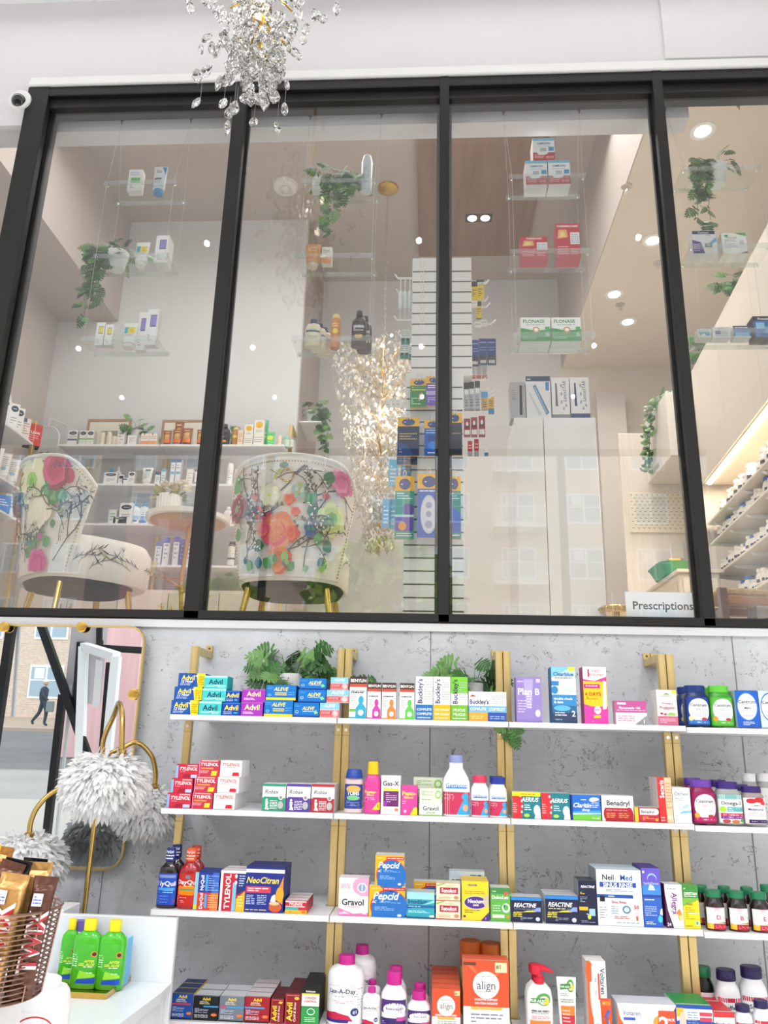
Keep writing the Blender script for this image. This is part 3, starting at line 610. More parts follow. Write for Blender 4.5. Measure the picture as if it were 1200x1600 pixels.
BX(963, 1012, 1095, z1, 'f7ecf3 e6c6d6 f3dce8|r 0 .5 1 1 c4589a;r .06 .84 .34 .92 fff;t Fluconazole_150 .46 .7 .1 fff b .8;l .04 .56 .96 .63 1 fde;l .06 .12 .6 .4 3 b8a;p 999 .6 0 1 0 1 .4;t 1 .9 .14 .16 fff b', 'flat white and magenta tablet box', w, n=2, dep=.02)
BX(1029, 1060.5, 1078, z1, "fbfaf8 e8e2dc f6f3ee|r 0 0 1 .26 d56a8c;r .78 .9 .98 .99 fd3;p 8a5 .3 .86 .7 .86 .5 .92;l .2 .8 .8 .85 1 7a5;t Women's .5 .62 .06 b4285c b .7;t Probiotic .5 .5 .085 b4285c b .84;l .3 .42 .7 .46 1 999;e .2 .33 .08 .03 c23;e .38 .31 .08 .03 b45;p 9c6 .45 .28 .9 .28 .9 .34 .6 .37;l .1 .06 .9 .2 3 fde", 'white and pink probiotic box leaning on brass post', w, dep=.07)
def CEN(l1, acc, bg='eef2f7'):
    return f'e .52 .54 .4 .42 {bg};t Centrum .5 .72 .11 224 b .6;l .2 .64 .8 .67 1 888;l .22 .52 .82 .6 2 {l1};l .25 .3 .8 .46 4 bbc;e .2 .22 .1 .1 {acc};e .66 .2 .1 .06 b34;r .1 .02 .9 .16 {l1};l .2 .05 .8 .12 1 fff'
DB = M('1c2f63', .25); w = ''
BT('vit', 1064, 1098, 1073, z1, DB, M('16337c', .4), '1b3f96', CEN('36a', 'ee9'), 'blue multivitamin bottle half hidden behind its twin, top shelf', Yf=-.265)
BT('vit', 1075.5, 1113.5, 1070.5, z1, DB, M('16337c', .4), '1b3f96', CEN('27c', 'ee9'), 'navy capped multivitamin bottle in front, top shelf')
BT('vit', 1102, 1136, 1074, z1, M('3f9a2e', .3), M('55b83a', .4), '5ab83c', CEN('4a3', 'f90'), 'green multivitamin bottle half hidden behind its twin, top shelf', Yf=-.265)
BT('vit', 1114, 1151, 1071, z1, M('3f9a2e', .3), M('62c83f', .4), '5ab83c', CEN('5b3', 'f93'), 'green capped multivitamin bottle in front, top shelf')
w = 'on the top shelf'
CB_ = '1a5fc8 bcd e9eef5|e .5 .56 .46 .4 27d;e .5 .56 .42 .36 fff;t Centrum .5 .69 .1 224 b .78;l .15 .6 .85 .63 1 888;t MEN .5 .52 .06 224 b;l .2 .4 .8 .48 3 aab;e .32 .32 .05 .03 ccd;e .44 .32 .05 .03 ccd;e .56 .32 .05 .03 ccd;e .68 .32 .05 .03 ccd;l .25 .05 .75 .16 3 fff'
BX(1153, 1189, 1079, z1, CB_, 'bright blue multivitamin carton with white oval', w, dep=.06)
BX(1190.5, 1226, 1080, z1, CB_.replace('1a5fc8', 'cfe3f5'), 'pale blue multivitamin carton at the picture edge', w, dep=.06)
# ---- second shelf ---------------------------------------------------------
w = 'on the second shelf'
TYR = 'd22843 b8203a e0455a|t TYLENOL .56 .68 .25 fff bi .8;r 0 0 .1 .9 9be;l .2 .42 .7 .5 1 fcd;r .5 .86 .95 .94 fbb;p a01830 .3 .06 .9 .06 .7 .3 .4 .3;r .68 .04 .96 .26 bcf'
TYY = 'c73348 b02a3c e4a0a4|t TYLENOL .5 .76 .22 fff b .86;r .1 .46 .7 .56 f95;l .06 .2 .5 .4 3 fcc;p fd3 .6 .08 .86 .08 .9 .36 .64 .36;r 0 0 .05 1 f7a;r .1 .92 .9 1 faa'
TYW = 'f6f4f4 e6e4e6 f2f0f1|t TYLENOL .5 .76 .2 c22 bi .86;l .08 .54 .7 .6 1 d66;l .08 .2 .5 .4 3 ccc;p d23 .56 .06 .9 .06 .88 .28 .6 .28;r 0 0 1 .03 dcd'
ST([(259.5, 297.5), (266.5, 300), (274, 309)], [1239, 1216, 1194], z2, TYR, ['red pain relief box, bottom of left stack', 'red pain relief box, middle of left stack', 'red pain relief box, topmost of left stack'], w, dep=.08)
ST([(299, 331), (302.5, 338), (309.6, 342.3)], [1239, 1214, 1188], z2, TYY, ['red box with orange band, bottom of middle stack', 'red box with orange band, middle of middle stack', 'red box with orange band, topmost of middle stack'], w, dep=.08)
z = z2
for (a, b), yt, lb in zip([(332.5, 366), (338.6, 372.5), (343, 377)], [1239, 1214, 1188.5], ['bottom', 'middle', 'topmost']):
    z = BX(a, b, yt, z, TYW, f'white box with red lettering, {lb} level', w, n=3 if lb != 'topmost' else 2, dep=.055)
def ROB(c): return f'f4f4f2 e4e2e0 e9e7e6|r 0 0 1 .48 {c};r 0 .9 1 1 {c};t Robax .4 .71 .17 444 i .6;r .06 .46 .8 .52 {c};l .34 .06 .66 .4 6 fff;e .8 .5 .1 .09 fff;e .8 .5 .07 .06 999;e .2 .4 .05 .05 eee;p eee .14 .35 .28 .33 .24 .14 .16 .14;p eee .12 .06 .32 .04 .28 .16 .18 .16;e .8 .22 .12 .14 0003'.replace('0003', 'bbb')
BX(408.3, 445, 1224.5, z2, ROB('2f9a78'), 'white muscle relief box with green panel', w, n=3, dep=.03)
BX(446.3, 484, 1224.8, z2, ROB('5b3fa0'), 'white muscle relief box with purple panel', w, n=3, dep=.03)
BX(485.3, 521.5, 1225.3, z2, ROB('b83340'), 'white muscle relief box with dark red panel', w, n=4, dep=.03)
w = 'second shelf'
BT('tums', 536, 565.5, 1202, z2, M('dcc6c4', .3), M('2546a0', .35), '2d3f8c', 'e .5 .8 .34 .14 f7b25a;t TUMS .5 .62 .13 fff b .7;e .5 .44 .3 .1 7ac48a;l .2 .1 .8 .34 4 9ad', 'clear tablet bottle with blue flip cap and blue label,', w)
BT('syr2', 567.3, 594, 1190, z2, M('e0489a', .25), M('f3c41e', .4), 'e0449a', 't Pepto- .4 .7 .13 fe3 b .62;t Bismol .4 .58 .07 fe9 b .5;p fd2 .5 0 1 0 1 .28 .8 .3;l .1 .3 .6 .5 3 fce;t 5 .8 .14 .12 226 b;e .2 .38 .06 .04 c02', 'pink liquid antacid bottle with yellow cup cap,', w)
w = 'on the second shelf'
BX(594.5, 625.5, 1212, z2, 'f3f1ef d9d5d2 e9e6e4|t Gas-X .5 .8 .14 224 b .84;p fd2 .12 .62 .9 .6 .9 .66 .12 .68;r .12 .2 .9 .6 6f2a6a;l .25 .3 .8 .56 5 dbd;e .8 .12 .1 .04 e86;r .12 .2 .3 .34 93a', 'white box with navy lettering and plum panel', w, dep=.06)
BX(626.3, 652, 1227.5, z2, 'e0479c c23a84 ea7ab4|t Pepto- .5 .74 .15 fe3 b .84;t Bismol .46 .6 .09 fd7 b .6;p fd2 .55 0 1 0 1 .26 .8 .26;l .1 .36 .7 .5 2 fce;e .25 .12 .08 .06 fce', 'small pink antacid box with yellow lettering', w, dep=.06)
GR = 'e2ebd4 ccd8ba dfe8cf|e .84 .6 .14 .3 9c6;l .1 .5 .6 .84 3 8a7;l .1 .16 .5 .3 1 9a8;e .84 .6 .08 .17 e8f0dc'
zz = BX(655, 691, 1255, z2, 'f0f3ea dfe4d4 e2ebd4|t Gravol .5 .6 .36 3a4a2a b .72;t GINGER .5 .24 .16 6a3 b .5;r 0 0 1 .08 9c6', 'pale green ginger tablet box, lower of two', w, dep=.06)
BX(655.3, 690.5, 1232.3, zz, GR, 'pale green ginger tablet box, upper of two', w, dep=.06)
zz = BX(645.5, 692, 1240, z2, GR, 'pale green ginger box standing behind, lower one', w, dep=.05, Yf=-.27)
BX(645.8, 692, 1215, zz, GR, 'pale green ginger box standing behind, upper one', w, dep=.05, Yf=-.27)
w = 'second shelf'
GV = 't Gaviscon .5 .86 .12 27b b .84;r .16 .76 .84 .8 38c;r 0 0 1 .66 c8325a;p 3ad .5 0 1 0 .96 .36 .82 .5 .66 .36;e .78 .52 .13 .1 3ad;l .08 .4 .45 .6 4 fcd;e .78 .2 .1 .1 fa8'
WB = M('f2f2f4', .3)
BT('jug', 691.5, 735.3, 1180, z2, WB, M('8a94c8', .4), 'f2f2f4', GV, 'large white antacid jug with periwinkle cap,', w)
BT('pill', 736.5, 764.8, 1212, z2, WB, M('d23a5e', .4), 'f2f2f4', GV, 'small white antacid bottle with red cap,', w)
BT('pill', 765.3, 794, 1214.5, z2, WB, M('1f3a9a', .4), 'f2f2f4', GV, 'small white antacid bottle with blue cap in front,', w)
BT('pill', 764, 791, 1213, z2, WB, M('1c2f7c', .4), 'f2f2f4', GV, 'white antacid bottle with navy cap behind the front one,', w, Yf=-.26)
w = 'on the second shelf'
AE = '1d7f8c bcb c9cdc9|r 0 0 .22 1 d8303c;e .27 .5 .1 .5 d8303c;e .285 .86 .03 .05 fff;e .33 .66 .03 .05 fff;e .34 .45 .03 .05 fff;e .32 .25 .03 .05 fff;t AERIUS .62 .72 .19 fff bi .62;l .02 .2 .17 .6 5 fbb;l .42 .3 .66 .55 3 dff;e .86 .32 .12 .2 dfe3e6;p dfe3e6 .76 0 1 0 .98 .24 .82 .28;e .5 .12 .1 .07 ad5'
BX(801, 845.8, 1237.5, z2, AE.replace('t AERIUS', 'r 0 .84 1 1 fd2;l .3 .88 .8 .95 1 a70;t AERIUS'), 'teal and red allergy box with yellow banner', w, n=2, dep=.03)
BX(846.6, 891.8, 1239.5, z2, AE, 'teal and red allergy box without banner', w, n=2, dep=.03)
BX(893, 939.8, 1242.3, z2, '1f6fd0 143a9a c8ccd6|r 0 0 1 .22 7c4;p 4aa0e6 0 .22 1 .22 1 .4 0 .34;e .8 .84 .16 .07 fff;e .72 .8 .1 .06 fff;t Claritin .38 .6 .2 fff bi .6;l .34 .78 .62 .84 1 fff;t allergy .5 .42 .09 fff b .3;l .7 .5 .94 .76 4 cdf;l .7 .06 .95 .12 1 fff;p bde 0 .2 1 .26 1 .3 0 .28;r 0 0 .05 1 139', 'bright blue allergy box with white cloud and green field', w, dep=.07)
BX(941.3, 991.5, 1243.5, z2, 'ece8e4 d8d2cc e6e2de|e .86 .3 .12 .25 b3202f;r .1 0 .9 .52 b3202f;r .9 0 .99 .3 b3202f;e .14 .28 .09 .24 b3202f;t Benadryl .52 .72 .2 23355c b .72;l .36 .56 .7 .59 1 777;l .14 .4 .8 .46 1 fbb;l .14 .12 .42 .34 3 fa6;l .52 .12 .84 .34 3 fa6', 'cream and red allergy box with navy lettering', w, dep=.07)
BX(992.5, 1032.3, 1262, z2, 'c22836 b02232 ddd8d4|r 0 0 .14 1 fc3;e .84 .72 .12 .22 f0ece8;r .2 .5 .84 .94 f0ece8;t Benadryl .52 .72 .2 23355c b .6;l .3 .1 .76 .4 3 fb7;e .86 .18 .07 .1 fa3', 'small red allergy box with yellow left edge', w, dep=.07)
BX(1031, 1053.3, 1215, z2, 'e02f33 cfcac8 e8604a|p f5c9a0 .55 0 1 0 1 1 .5 1;l .6 .3 .95 .9 9 e87;t Secaris .28 .74 .2 fff vb .4;e .78 .12 .16 .05 fdc;l .1 .02 .4 .14 2 fcc', 'tall narrow red and peach nasal gel carton', w, n=3, dep=.03)
BX(1054, 1082, 1231, z2, 'f1f5f8 dfe6ea eef2f4|t Otrivin .5 .83 .12 245 - .8;p a6d6ee .2 .3 .95 .5 .7 .55 .4 .36;p 7fc0e4 .3 .26 1 .3 1 .36 .5 .34;e .24 .2 .1 .05 def;l .12 .62 .6 .72 2 9bc;l .1 .06 .6 .14 2 9bc;e .8 .86 .06 .03 def', 'white and ice blue nasal spray carton', w, n=2, dep=.05)
w = ''
MG = M('8c1650', .25)
BT('vit', 1075, 1106, 1216, z2, MG, M('5a2f96', .4), '9a1a5a', CEN('a14', 'f93'), 'magenta vitamin bottle half hidden behind its twin, second shelf', Yf=-.26)
BT('vit', 1085, 1124.3, 1219, z2, MG, M('6a3fa8', .4), '9a1a5a', CEN('b16', 'fa3'), 'magenta vitamin bottle with violet cap in front, second shelf')
CLR = M('c9cbc8', .15, alpha=.55); GUM = M('9a5a3a', .4)
OM = 'r 0 .84 1 1 7ab8b8;t Omega-3 .5 .7 .13 224 b .8;e .2 .48 .13 .1 ae3;r .36 .4 .96 .56 5ab0b8;l .4 .42 .9 .54 2 fff;r .1 .24 1 .34 c0304a;r .1 .14 1 .24 803a96;l .2 .16 .9 .32 2 fde;e .3 .06 .14 .07 b44;e .6 .05 .14 .06 c73;e .85 .08 .1 .06 5a3'
BT('vit', 1115, 1146, 1219, z2, CLR, M('33206a', .4), 'dfe9ea', OM, 'clear gummy bottle with dark violet cap standing behind, second shelf', Yf=-.26)
BT('vit', 1126, 1166, 1222, z2, CLR, M('3a2376', .4), 'e9f2f2', OM, 'clear gummy bottle with omega label and indigo cap, second shelf')
BT('vit', 1153, 1180, 1226, z2, CLR, M('33206a', .4), 'f2eef0', 'l .1 .2 .9 .8 5 b9a', 'clear gummy bottle between two front ones, indigo cap, second shelf', Yf=-.27)
BT('vit', 1166.5, 1202, 1229, z2, M('b9a4a0', .2, alpha=.6), M('35206c', .4), 'f4f1f1', 'e .35 .88 .2 .1 c23;e .65 .92 .2 .1 c23;e .8 .8 .12 .08 d34;t GUMMIES .5 .7 .06 777 - .5;t Melatonin .5 .56 .1 553a5a b .8;l .2 .3 .8 .46 3 aaa;r .2 .02 .96 .16 3a2060;l .3 .05 .86 .12 1 cbe', 'clear gummy bottle with red berries label, second shelf')
for i, (a, b, yt, nm) in enumerate(((1171, 1187, 1209, 'left'), (1182, 1200, 1211, 'middle'), (1196, 1216, 1209, 'right'))):
    BT('vit', a-3, b+6, yt, z2, M('cfcfcc', .15, alpha=.5), M('e9ebee', .35), 'dfe0df', 'l .1 .2 .9 .8 5 aaa', f'clear bottle with white cap at the back, {nm} one, second shelf', Yf=-.2+.045*(i % 2)-.01)
# ---- third shelf ----------------------------------------------------------
NQ = M('1d0a12', .12, coat=.5); DQ = M('a3121c', .15, coat=.5)
NL = 'r .1 .86 .9 .95 89c;t NyQuil .5 .68 .15 fff b .86;r .12 .46 .88 .54 4ae;l .2 .36 .8 .5 2 9df;l .1 .06 .6 .3 5 8ae;r .84 .08 .93 .16 b36'
DL = 'e .5 .9 .1 .06 689;t DayQuil .5 .74 .14 fff b .86;p f80 .1 .6 .9 .6 .96 .4 .7 .32 .1 .34;l .2 .58 .8 .64 1 fe8;r .2 .47 .76 .53 596;l .08 .08 .5 .32 5 fbb'
def capt(t, txt, col='fff'):
    c = [o for o in t.children if o.name.startswith('cap')][0]; vs = [v.co for v in c.data.vertices]; r = max(v.x for v in vs); z0 = min(v.z for v in vs); h = max(v.z for v in vs)-z0
    ry = max(v.y for v in vs); mb = MB(); art(mb, lambda u, v, k: (r*1.02*sin((u-.5)*2.4), -ry*1.02*cos((u-.5)*2.4)-.0004, z0+v*h), f't {txt} .5 .74 .2 {col} b .8;l .1 .1 .9 .55 2 {col}', 1.3, 8); mb.build('cap_print', t)
capt(BT('syrup', 250, 282, 1320.5, z3, NQ, M('1a2c78', .4), '2348b0', NL, 'dark night-time syrup bottle behind its twin, third shelf', Yf=-.262), 'NyQuil')
capt(BT('syrup', 241, 272, 1325.5, z3, NQ, M('1f3388', .4), '2450c0', NL, 'dark night-time syrup bottle with blue cap in front, third shelf'), 'NyQuil')
capt(BT('syrup', 282, 313, 1322, z3, DQ, M('d8402a', .4), 'c22a24', DL, 'red day-time syrup bottle in the back row, third shelf', Yf=-.25), 'DayQuil', 'fdd')
capt(BT('syrup', 272.7, 306, 1326, z3, DQ, M('e2532a', .4), 'c8281f', DL, 'red day-time syrup bottle with orange cap in front, third shelf'), 'DayQuil', 'fdd')
w = 'on the third shelf'
BX(301, 339.5, 1363, z3, '22399c 1b2f80 2a3f90|r 0 0 1 .46 d8402c;r .68 0 1 .46 f08030;r .72 .46 1 1 3d6fd0;r 0 0 .14 1 9cd;t NyQuil .3 .72 .18 fff vb .4;t DayQuil .3 .24 .18 fff vb .42;r .44 .5 .54 .94 4ae;r .44 .06 .54 .42 4ae;l .56 .5 .98 .94 7 9bf;l .6 .06 .98 .42 6 fc9;r 0 .02 .14 .14 cd3', 'blue over red combination cold box with sideways lettering', w, n=2, dep=.05)
BX(341, 381, 1360, z3, 'c62238 a81c30 e8e4e6|r 0 0 .1 .96 e9e2e4;r .5 0 .64 .7 7cc8e0;p f2b92a .66 0 1 0 1 .5 .66 .3;p 1f2f78 .66 .4 1 .52 1 1 .66 1;t TYLENOL .3 .48 .3 fff vb .86;l .72 .1 .96 .4 4 fe9;l .74 .6 .97 .9 5 cdf;r 0 .93 1 1 f4f0f0;e .62 .86 .05 .05 fff;e .62 .7 .05 .05 fff', 'red cold tablet box with tall sideways white lettering', w, n=2, dep=.05)
NC = '1f2f8c 23286e 2c3278|r 0 .86 1 .94 f1f0f4;r 0 .94 1 1 22307c;t NeoCitran .44 .7 .17 ffe34a bi .84;r .02 .42 .66 .56 d8405a;l .06 .44 .62 .54 2 fff;l .04 .16 .26 .38 6 cdf;l .32 .16 .56 .38 6 cdf;p f0922e .98 .8 .98 .18 .76 .3;e .9 .4 .1 .16 f6a82e;e .8 .12 .16 .11 e0562e;r .64 .06 .9 .2 c8643a;e .77 .2 .13 .04 f0c89a;p fff .66 .24 .8 .24 .78 .4 .7 .36;l .04 .03 .6 .07 1 fe9'
BX(380.5, 442, 1354, z3, NC, 'large navy hot drink remedy box with orange fruit', w, n=2, dep=.06)
BX(445, 479.5, 1407, z3, 'c8283c b01f33 e6dcdc|r 0 .5 .9 .56 f6f0f0;t TYLENOL .48 .72 .2 fff bi .84;r 0 .86 .96 .95 f0e4e4;t COLD .3 .4 .12 7fd8d0 b .3;r 0 0 1 .26 f2b42c;r 0 .26 .6 .46 3fb0a8;l .2 .06 .8 .2 1 c33;e .84 .14 .1 .08 e62', 'small red cold tablet box with yellow base', w, n=3, dep=.045)
BX(528, 575, 1371.5, z3, 'f3eef2 e6c4d6 f0e6ec|e .72 .78 .26 .22 eba4c8;r .7 .52 1 1 eba4c8;e .78 .74 .16 .13 f6f2f6;e .78 .74 .12 .1 8aa0d0;r .765 .66 .795 .82 fff;t Gravol .48 .36 .17 1c1c24 b .8;l .06 .7 .4 .84 3 d8a;l .2 .22 .7 .26 1 d8a;p e07ab0 0 0 1 0 1 .1 .5 .05 0 .2;t 30 .08 .06 .06 fff b;e .88 .1 .1 .05 f8e0ee;p f6c8de 0 .04 .4 .04 .2 .12', 'white and pink nausea tablet box with black lettering', w, dep=.06)
PC = 'f7b51c d8d4d0 e8e4dc|e .56 .34 .52 .54 c33;e .58 .32 .5 .52 1f6fc0;r .08 0 1 .3 1f6fc0;t Pepcid .4 .68 .24 fff bi .76;t AC .15 .48 .11 fff bi .14;r .38 .85 1 .95 d8323a;l .42 .87 .96 .93 1 fdd;l .3 .44 .92 .52 2 9cf;l .16 .2 .7 .34 3 9cf;e .85 .06 .06 .04 eee;l .06 .88 .3 .94 1 fe9'
PC = PC.replace('t Pepcid .4 .68', 't Pepcid .48 .68')
zz = BX(575.5, 632.5, 1384, z3, PC, 'large yellow and blue antacid box, lower of two', w, dep=.07)
BX(585.5, 631, 1336.5, zz, PC, 'yellow and blue antacid box perched on the larger one', w, dep=.07)
BX(646, 694, 1378, z3, PC, 'yellow and blue antacid box standing behind teal box', w, dep=.05, Yf=-.26)
BX(635, 679, 1394, z3, '2fa3b8 b9c8cc c2ccd0|r 0 .72 1 1 9fd8de;r 0 .4 1 .5 1f5f9c;p 1f5f9c 0 .36 .6 .44 0 .5;t Imodium .4 .64 .2 17356e b .7;l .06 .42 .5 .48 1 cef;l .06 .2 .8 .3 2 cff;p 8fe0e0 .5 .5 1 .6 1 .72 .8 .62;e .86 .08 .05 .05 fff;e .94 .08 .05 .05 fff;r 0 0 1 .05 157', 'teal digestive tablet box with navy lettering', w, dep=.06)
SN = 'f0e4c4 d8caa8 e9dcbc|r .15 .4 .92 .76 b3203c;t Senokot .53 .6 .2 fff b .66;l .3 .45 .78 .5 1 fcc;p 9b5 .02 .8 .4 .98 .3 1 .02 .9;l .4 .82 .8 .9 1 9a6;l .1 .1 .6 .26 3 b9a67a;e .84 .2 .1 .1 c98a6a;r 0 0 1 .04 c23'
zz = BX(681, 719.6, 1408, z3, SN, 'cream laxative box with crimson band, lower of two', w, dep=.06)
BX(681.5, 719, 1380.3, zz, SN, 'cream laxative box with crimson band, upper of two', w, dep=.06)
BX(702, 758, 1361.5, z3, 'dfe6ea d0d8dc e6eaec|r 0 .84 1 1 c4d4de;l .06 .76 .5 .82 1 456;r .34 .72 1 .79 24508c;l .6 .88 .95 .94 1 567;t 14 .85 .9 .06 234 b', 'pale grey box standing behind the cream boxes', w, dep=.05, Yf=-.24)
BX(721.5, 764.3, 1377, z3, 'f3d22c d8c8b8 f0cc3a|e .52 .45 .44 .17 d9d0e4;e .52 .45 .42 .155 4b2c86;t Nexium .52 .49 .1 fff b .62;t 24HR .52 .39 .05 fff b .4;l .1 .66 .9 .76 2 b98a1c;t NEXIUM .4 .9 .05 4b2c86 b .5;l .1 .18 .7 .28 2 8a6a1c;p 4b2c86 .7 0 1 0 1 .22;e .9 .5 .1 .16 c9b8a0;t 1 .88 .06 .06 fff b;e .1 .1 .05 .03 4b2c86', 'tall yellow acid reflux box with purple oval', w, n=2, dep=.05)
BX(766.8, 798, 1387.5, z3, '5fb04a c8ccc0 d0d8c8|t DulcoLax .5 .72 .12 fff b .84;r 0 .82 1 1 3f8a4a;l .1 .86 .7 .93 1 cfc;e .78 .4 .2 .14 fff;e .78 .41 .13 .09 5fb04a;e .7 .46 .06 .05 1f8a6a;e .8 .84 .1 .06 e54;r .08 .1 .7 .2 dff0d0;e .86 .14 .08 .05 f80;l .1 .28 .5 .5 3 cec', 'green laxative box with white swirl beside brass post', w, dep=.06)
RE = '161c40 c8ccd2 c9ccd0|r 0 .87 1 .99 2a86d8;t REACTINE .44 .68 .2 fff bi .74;l .1 .5 .9 .55 1 89b;p f2d23a .36 .4 .8 .42 .86 .5 .5 .46;t ALLERGY .22 .38 .09 fe3 b .3;l .06 .2 .4 .34 2 fe3;l .3 .08 .7 .22 3 9ab;e .86 .14 .07 .08 cdd8e4;p 8aa0e0 .7 .44 .96 .44 .96 .6 .84 .6'
RE = RE.replace('t REACTINE .44', 't REACTINE .46')
BX(798.8, 847.5, 1402, z3, RE, 'navy allergy tablet box with blue strip, left one', w, dep=.06)
BX(852.5, 905, 1399.5, z3, RE.replace('p f2d23a', 'l .1 .5 .6 .56 1 ff9;p f2d23a'), 'navy allergy tablet box with blue strip, right one', w, n=3, dep=.035)
BX(906, 934, 1376, z3, '161c40 8a8f98 3c4048|t REACTINE .54 .86 .07 fff bi .8;l .1 .68 .7 .74 2 fe3;l .08 .5 .5 .64 4 9ab;r 0 .32 .5 .4 f5b52a;r .56 .2 .9 .36 9cc8e4;e .56 .18 .1 .06 c8e03a;l .1 .04 .9 .1 2 9ab;l .4 .22 .5 .26 1 fff', 'tall slim navy allergy syrup carton', w, dep=.08)
NM = 'e6f0f4 8f9aa6 cfdde4|t Neil .265 .86 .1 151515 b .37;t Med .67 .86 .1 1f55a8 b .41;r .07 .68 .88 .77 1f4fa0;t SINUS_RINSE .475 .725 .075 fff b .76;l .2 .6 .8 .65 2 778;r 0 .49 .8 .55 1f4fa0;l .25 .505 .75 .535 1 fff;r .06 .42 .17 .52 111;e .12 .22 .11 .2 fbfbfb;l .04 .12 .2 .34 5 889;t Sinus_Rinse .48 .42 .045 c35 b .4;l .3 .2 .46 .36 4 9ab;e .64 .29 .09 .07 57a;e .64 .29 .06 .045 cde;l .36 .12 .7 .18 2 c35;t 50 .86 .34 .07 d22 b;e .86 .2 .05 .05 fcc;r .845 .1 .875 .18 d22;l .4 .04 .9 .08 1 9ab'
BX(935, 1006.5, 1359, z3, NM, 'large white sinus rinse kit with blue title band', w, n=2, dep=.06)
BX(1007.3, 1037, 1356.5, z3, '2f62c4 4a2f86 4f3490|r 0 .5 1 1 3f8ae0;r 0 .7 1 1 6a58c4;e .55 .82 .26 .09 9ac8f4;e .55 .8 .24 .08 6a58c4;p c8e4fa .3 .62 .7 .62 .6 .7 .4 .72;t hydraSense .5 .74 .055 bfe4ff - .8;r 0 .5 1 .54 24479c;l .08 .44 .6 .48 1 fff;l .08 .18 .7 .36 5 bcf;e .86 .14 .12 .06 4ac8f0;e .1 .93 .06 .02 fff;l .1 .04 .6 .1 2 fff;p f2f2f2 .86 .22 1 .2 1 .32 .9 .3', 'tall violet and blue nasal mist carton', w, n=2, dep=.055)
BX(1038.5, 1056, 1384, z3, '55204e 4a1c44 d8d0d6|l .1 .1 .4 .9 8 caa', 'plum carton showing behind the purple lettered one', w, dep=.04, Yf=-.285)
BX(1042.5, 1070, 1382, z3, 'f6f3f5 6a2a62 e9e5e8|p 4a2050 0 0 .4 0 .12 .4 0 .8;e .82 .26 .14 .09 f6a22c;e .84 .24 .1 .06 fce08a;p f0862a .6 .3 .9 .32 .8 .44 .66 .4;t Allegra .55 .56 .32 7a2a8a ub .5;l .14 .86 .9 .93 1 bab;t 24 .14 .08 .07 fff b;l .3 .3 .4 .8 3 bab', 'white allergy carton with sideways purple lettering and orange glow', w, dep=.05)
BX(1070.3, 1095.5, 1383, z3, 'f0d81e d8d0b0 4f9a4a|r 0 .66 1 1 3f8f3c;p 7fb840 0 .5 1 .66 1 .7 0 .7;t DRISTAN .52 .8 .1 fff bi .84;l .1 .72 .9 .76 1 fff;l .1 .88 .8 .95 1 cfc;t Nasal .4 .56 .05 a06010 b;l .1 .2 .7 .5 6 b0a020;r .3 .34 .95 .36 fff;e .8 .13 .12 .06 e8f0f4;e .8 .13 .08 .04 3a6;l .05 .04 .5 .08 1 763', 'yellow and green nasal spray carton beside brass post', w, dep=.05)
BRN = M('1c0f0d', .1, coat=.6); GC = M('1f7a52', .35)
def VIT(s, c2='c02038'): return f'p e8b 0 .96 1 .96 .5 1;e .5 .88 .09 .04 c9884a;e .5 .86 .07 .03 f4f2f0;l .2 .78 .8 .83 1 998;t {s} .56 .56 .2 b8234f b;p 8a5 .2 .28 .95 .28 .9 .36 .5 .3;r 0 0 1 .26 {c2};r 0 .02 .32 .26 f2c23a;l .4 .06 .9 .2 3 fcc;l .8 .46 .95 .6 2 888'
for i, (a, b, yt, tx, wh) in enumerate(((1093, 1114, 1384.5, 'C', 'left'), (1130, 1151, 1386, 'B', 'second'), (1166, 1187, 1387.5, 'B', 'third'), (1198, 1219, 1384, 'D', 'right'))):
    BT('pill', a-2, b+1, yt, z3-.004, BRN, GC, 'f2efec', VIT(tx), f'green capped brown vitamin bottle in back row, {wh} one, third shelf', Yf=-.265, group='green capped brown vitamin bottles')
for a, b, yt, tx, wh, c2 in ((1108, 1138.5, 1392.5, 'D', 'with letter D', 'c02038'), (1144.5, 1175, 1394, 'B', 'with letter B', 'b01c30'), (1180.5, 1211, 1396, 'E', 'with letter E at picture edge', 'c8324a')):
    BT('pill', a, b, yt, z3-.004, BRN, GC, 'f4f1ee', VIT(tx, c2), f'green capped brown vitamin bottle {wh}, third shelf', group='green capped brown vitamin bottles')
# ---- lowest shelf ---------------------------------------------------------
w = 'on the lowest shelf'
def ADV(c, sd, tp, extra=''):
    return f'{c} {sd} {tp}|t Advil .5 .88 .13 ffe338 b .86;t Cold_&_Sinus .42 .76 .055 fff bi .76;t Rhume_et_Sinus .44 .69 .055 fe9 bi .8;{extra}l .06 .3 .6 .5 5 cdf;e .84 .24 .12 .06 f08040;l .06 .1 .6 .24 3 eee;r 0 0 1 .05 222'
BX(266, 300, 1552, z4, ADV('1d4fa0', 'f0d030', '1c2c5c', 'r 0 .56 .9 .62 d8405a;'), 'blue cold and sinus box, leftmost', w, n=3, dep=.05)
BX(300.5, 340, 1556, z4, ADV('17181e', '222', 'c8cace', 'r .4 .54 1 .6 3aa0e0;'), 'black cold and sinus box with yellow lettering', w, n=2, dep=.06)
BX(341, 380, 1557, z4, ADV('767c88', '999', 'ccced2', 'r 0 .54 .3 .6 d84a80;r .3 .54 1 .6 3aa0e0;'), 'grey cold and sinus box with yellow lettering', w, n=2, dep=.06)
BX(380.7, 420, 1557.5, z4, ADV('a31c2c', '8a1826', 'cfc8ca', 'r 0 .54 .8 .6 3aa0e0;'), 'crimson cold and sinus box with upright lettering', w, n=4, dep=.045)
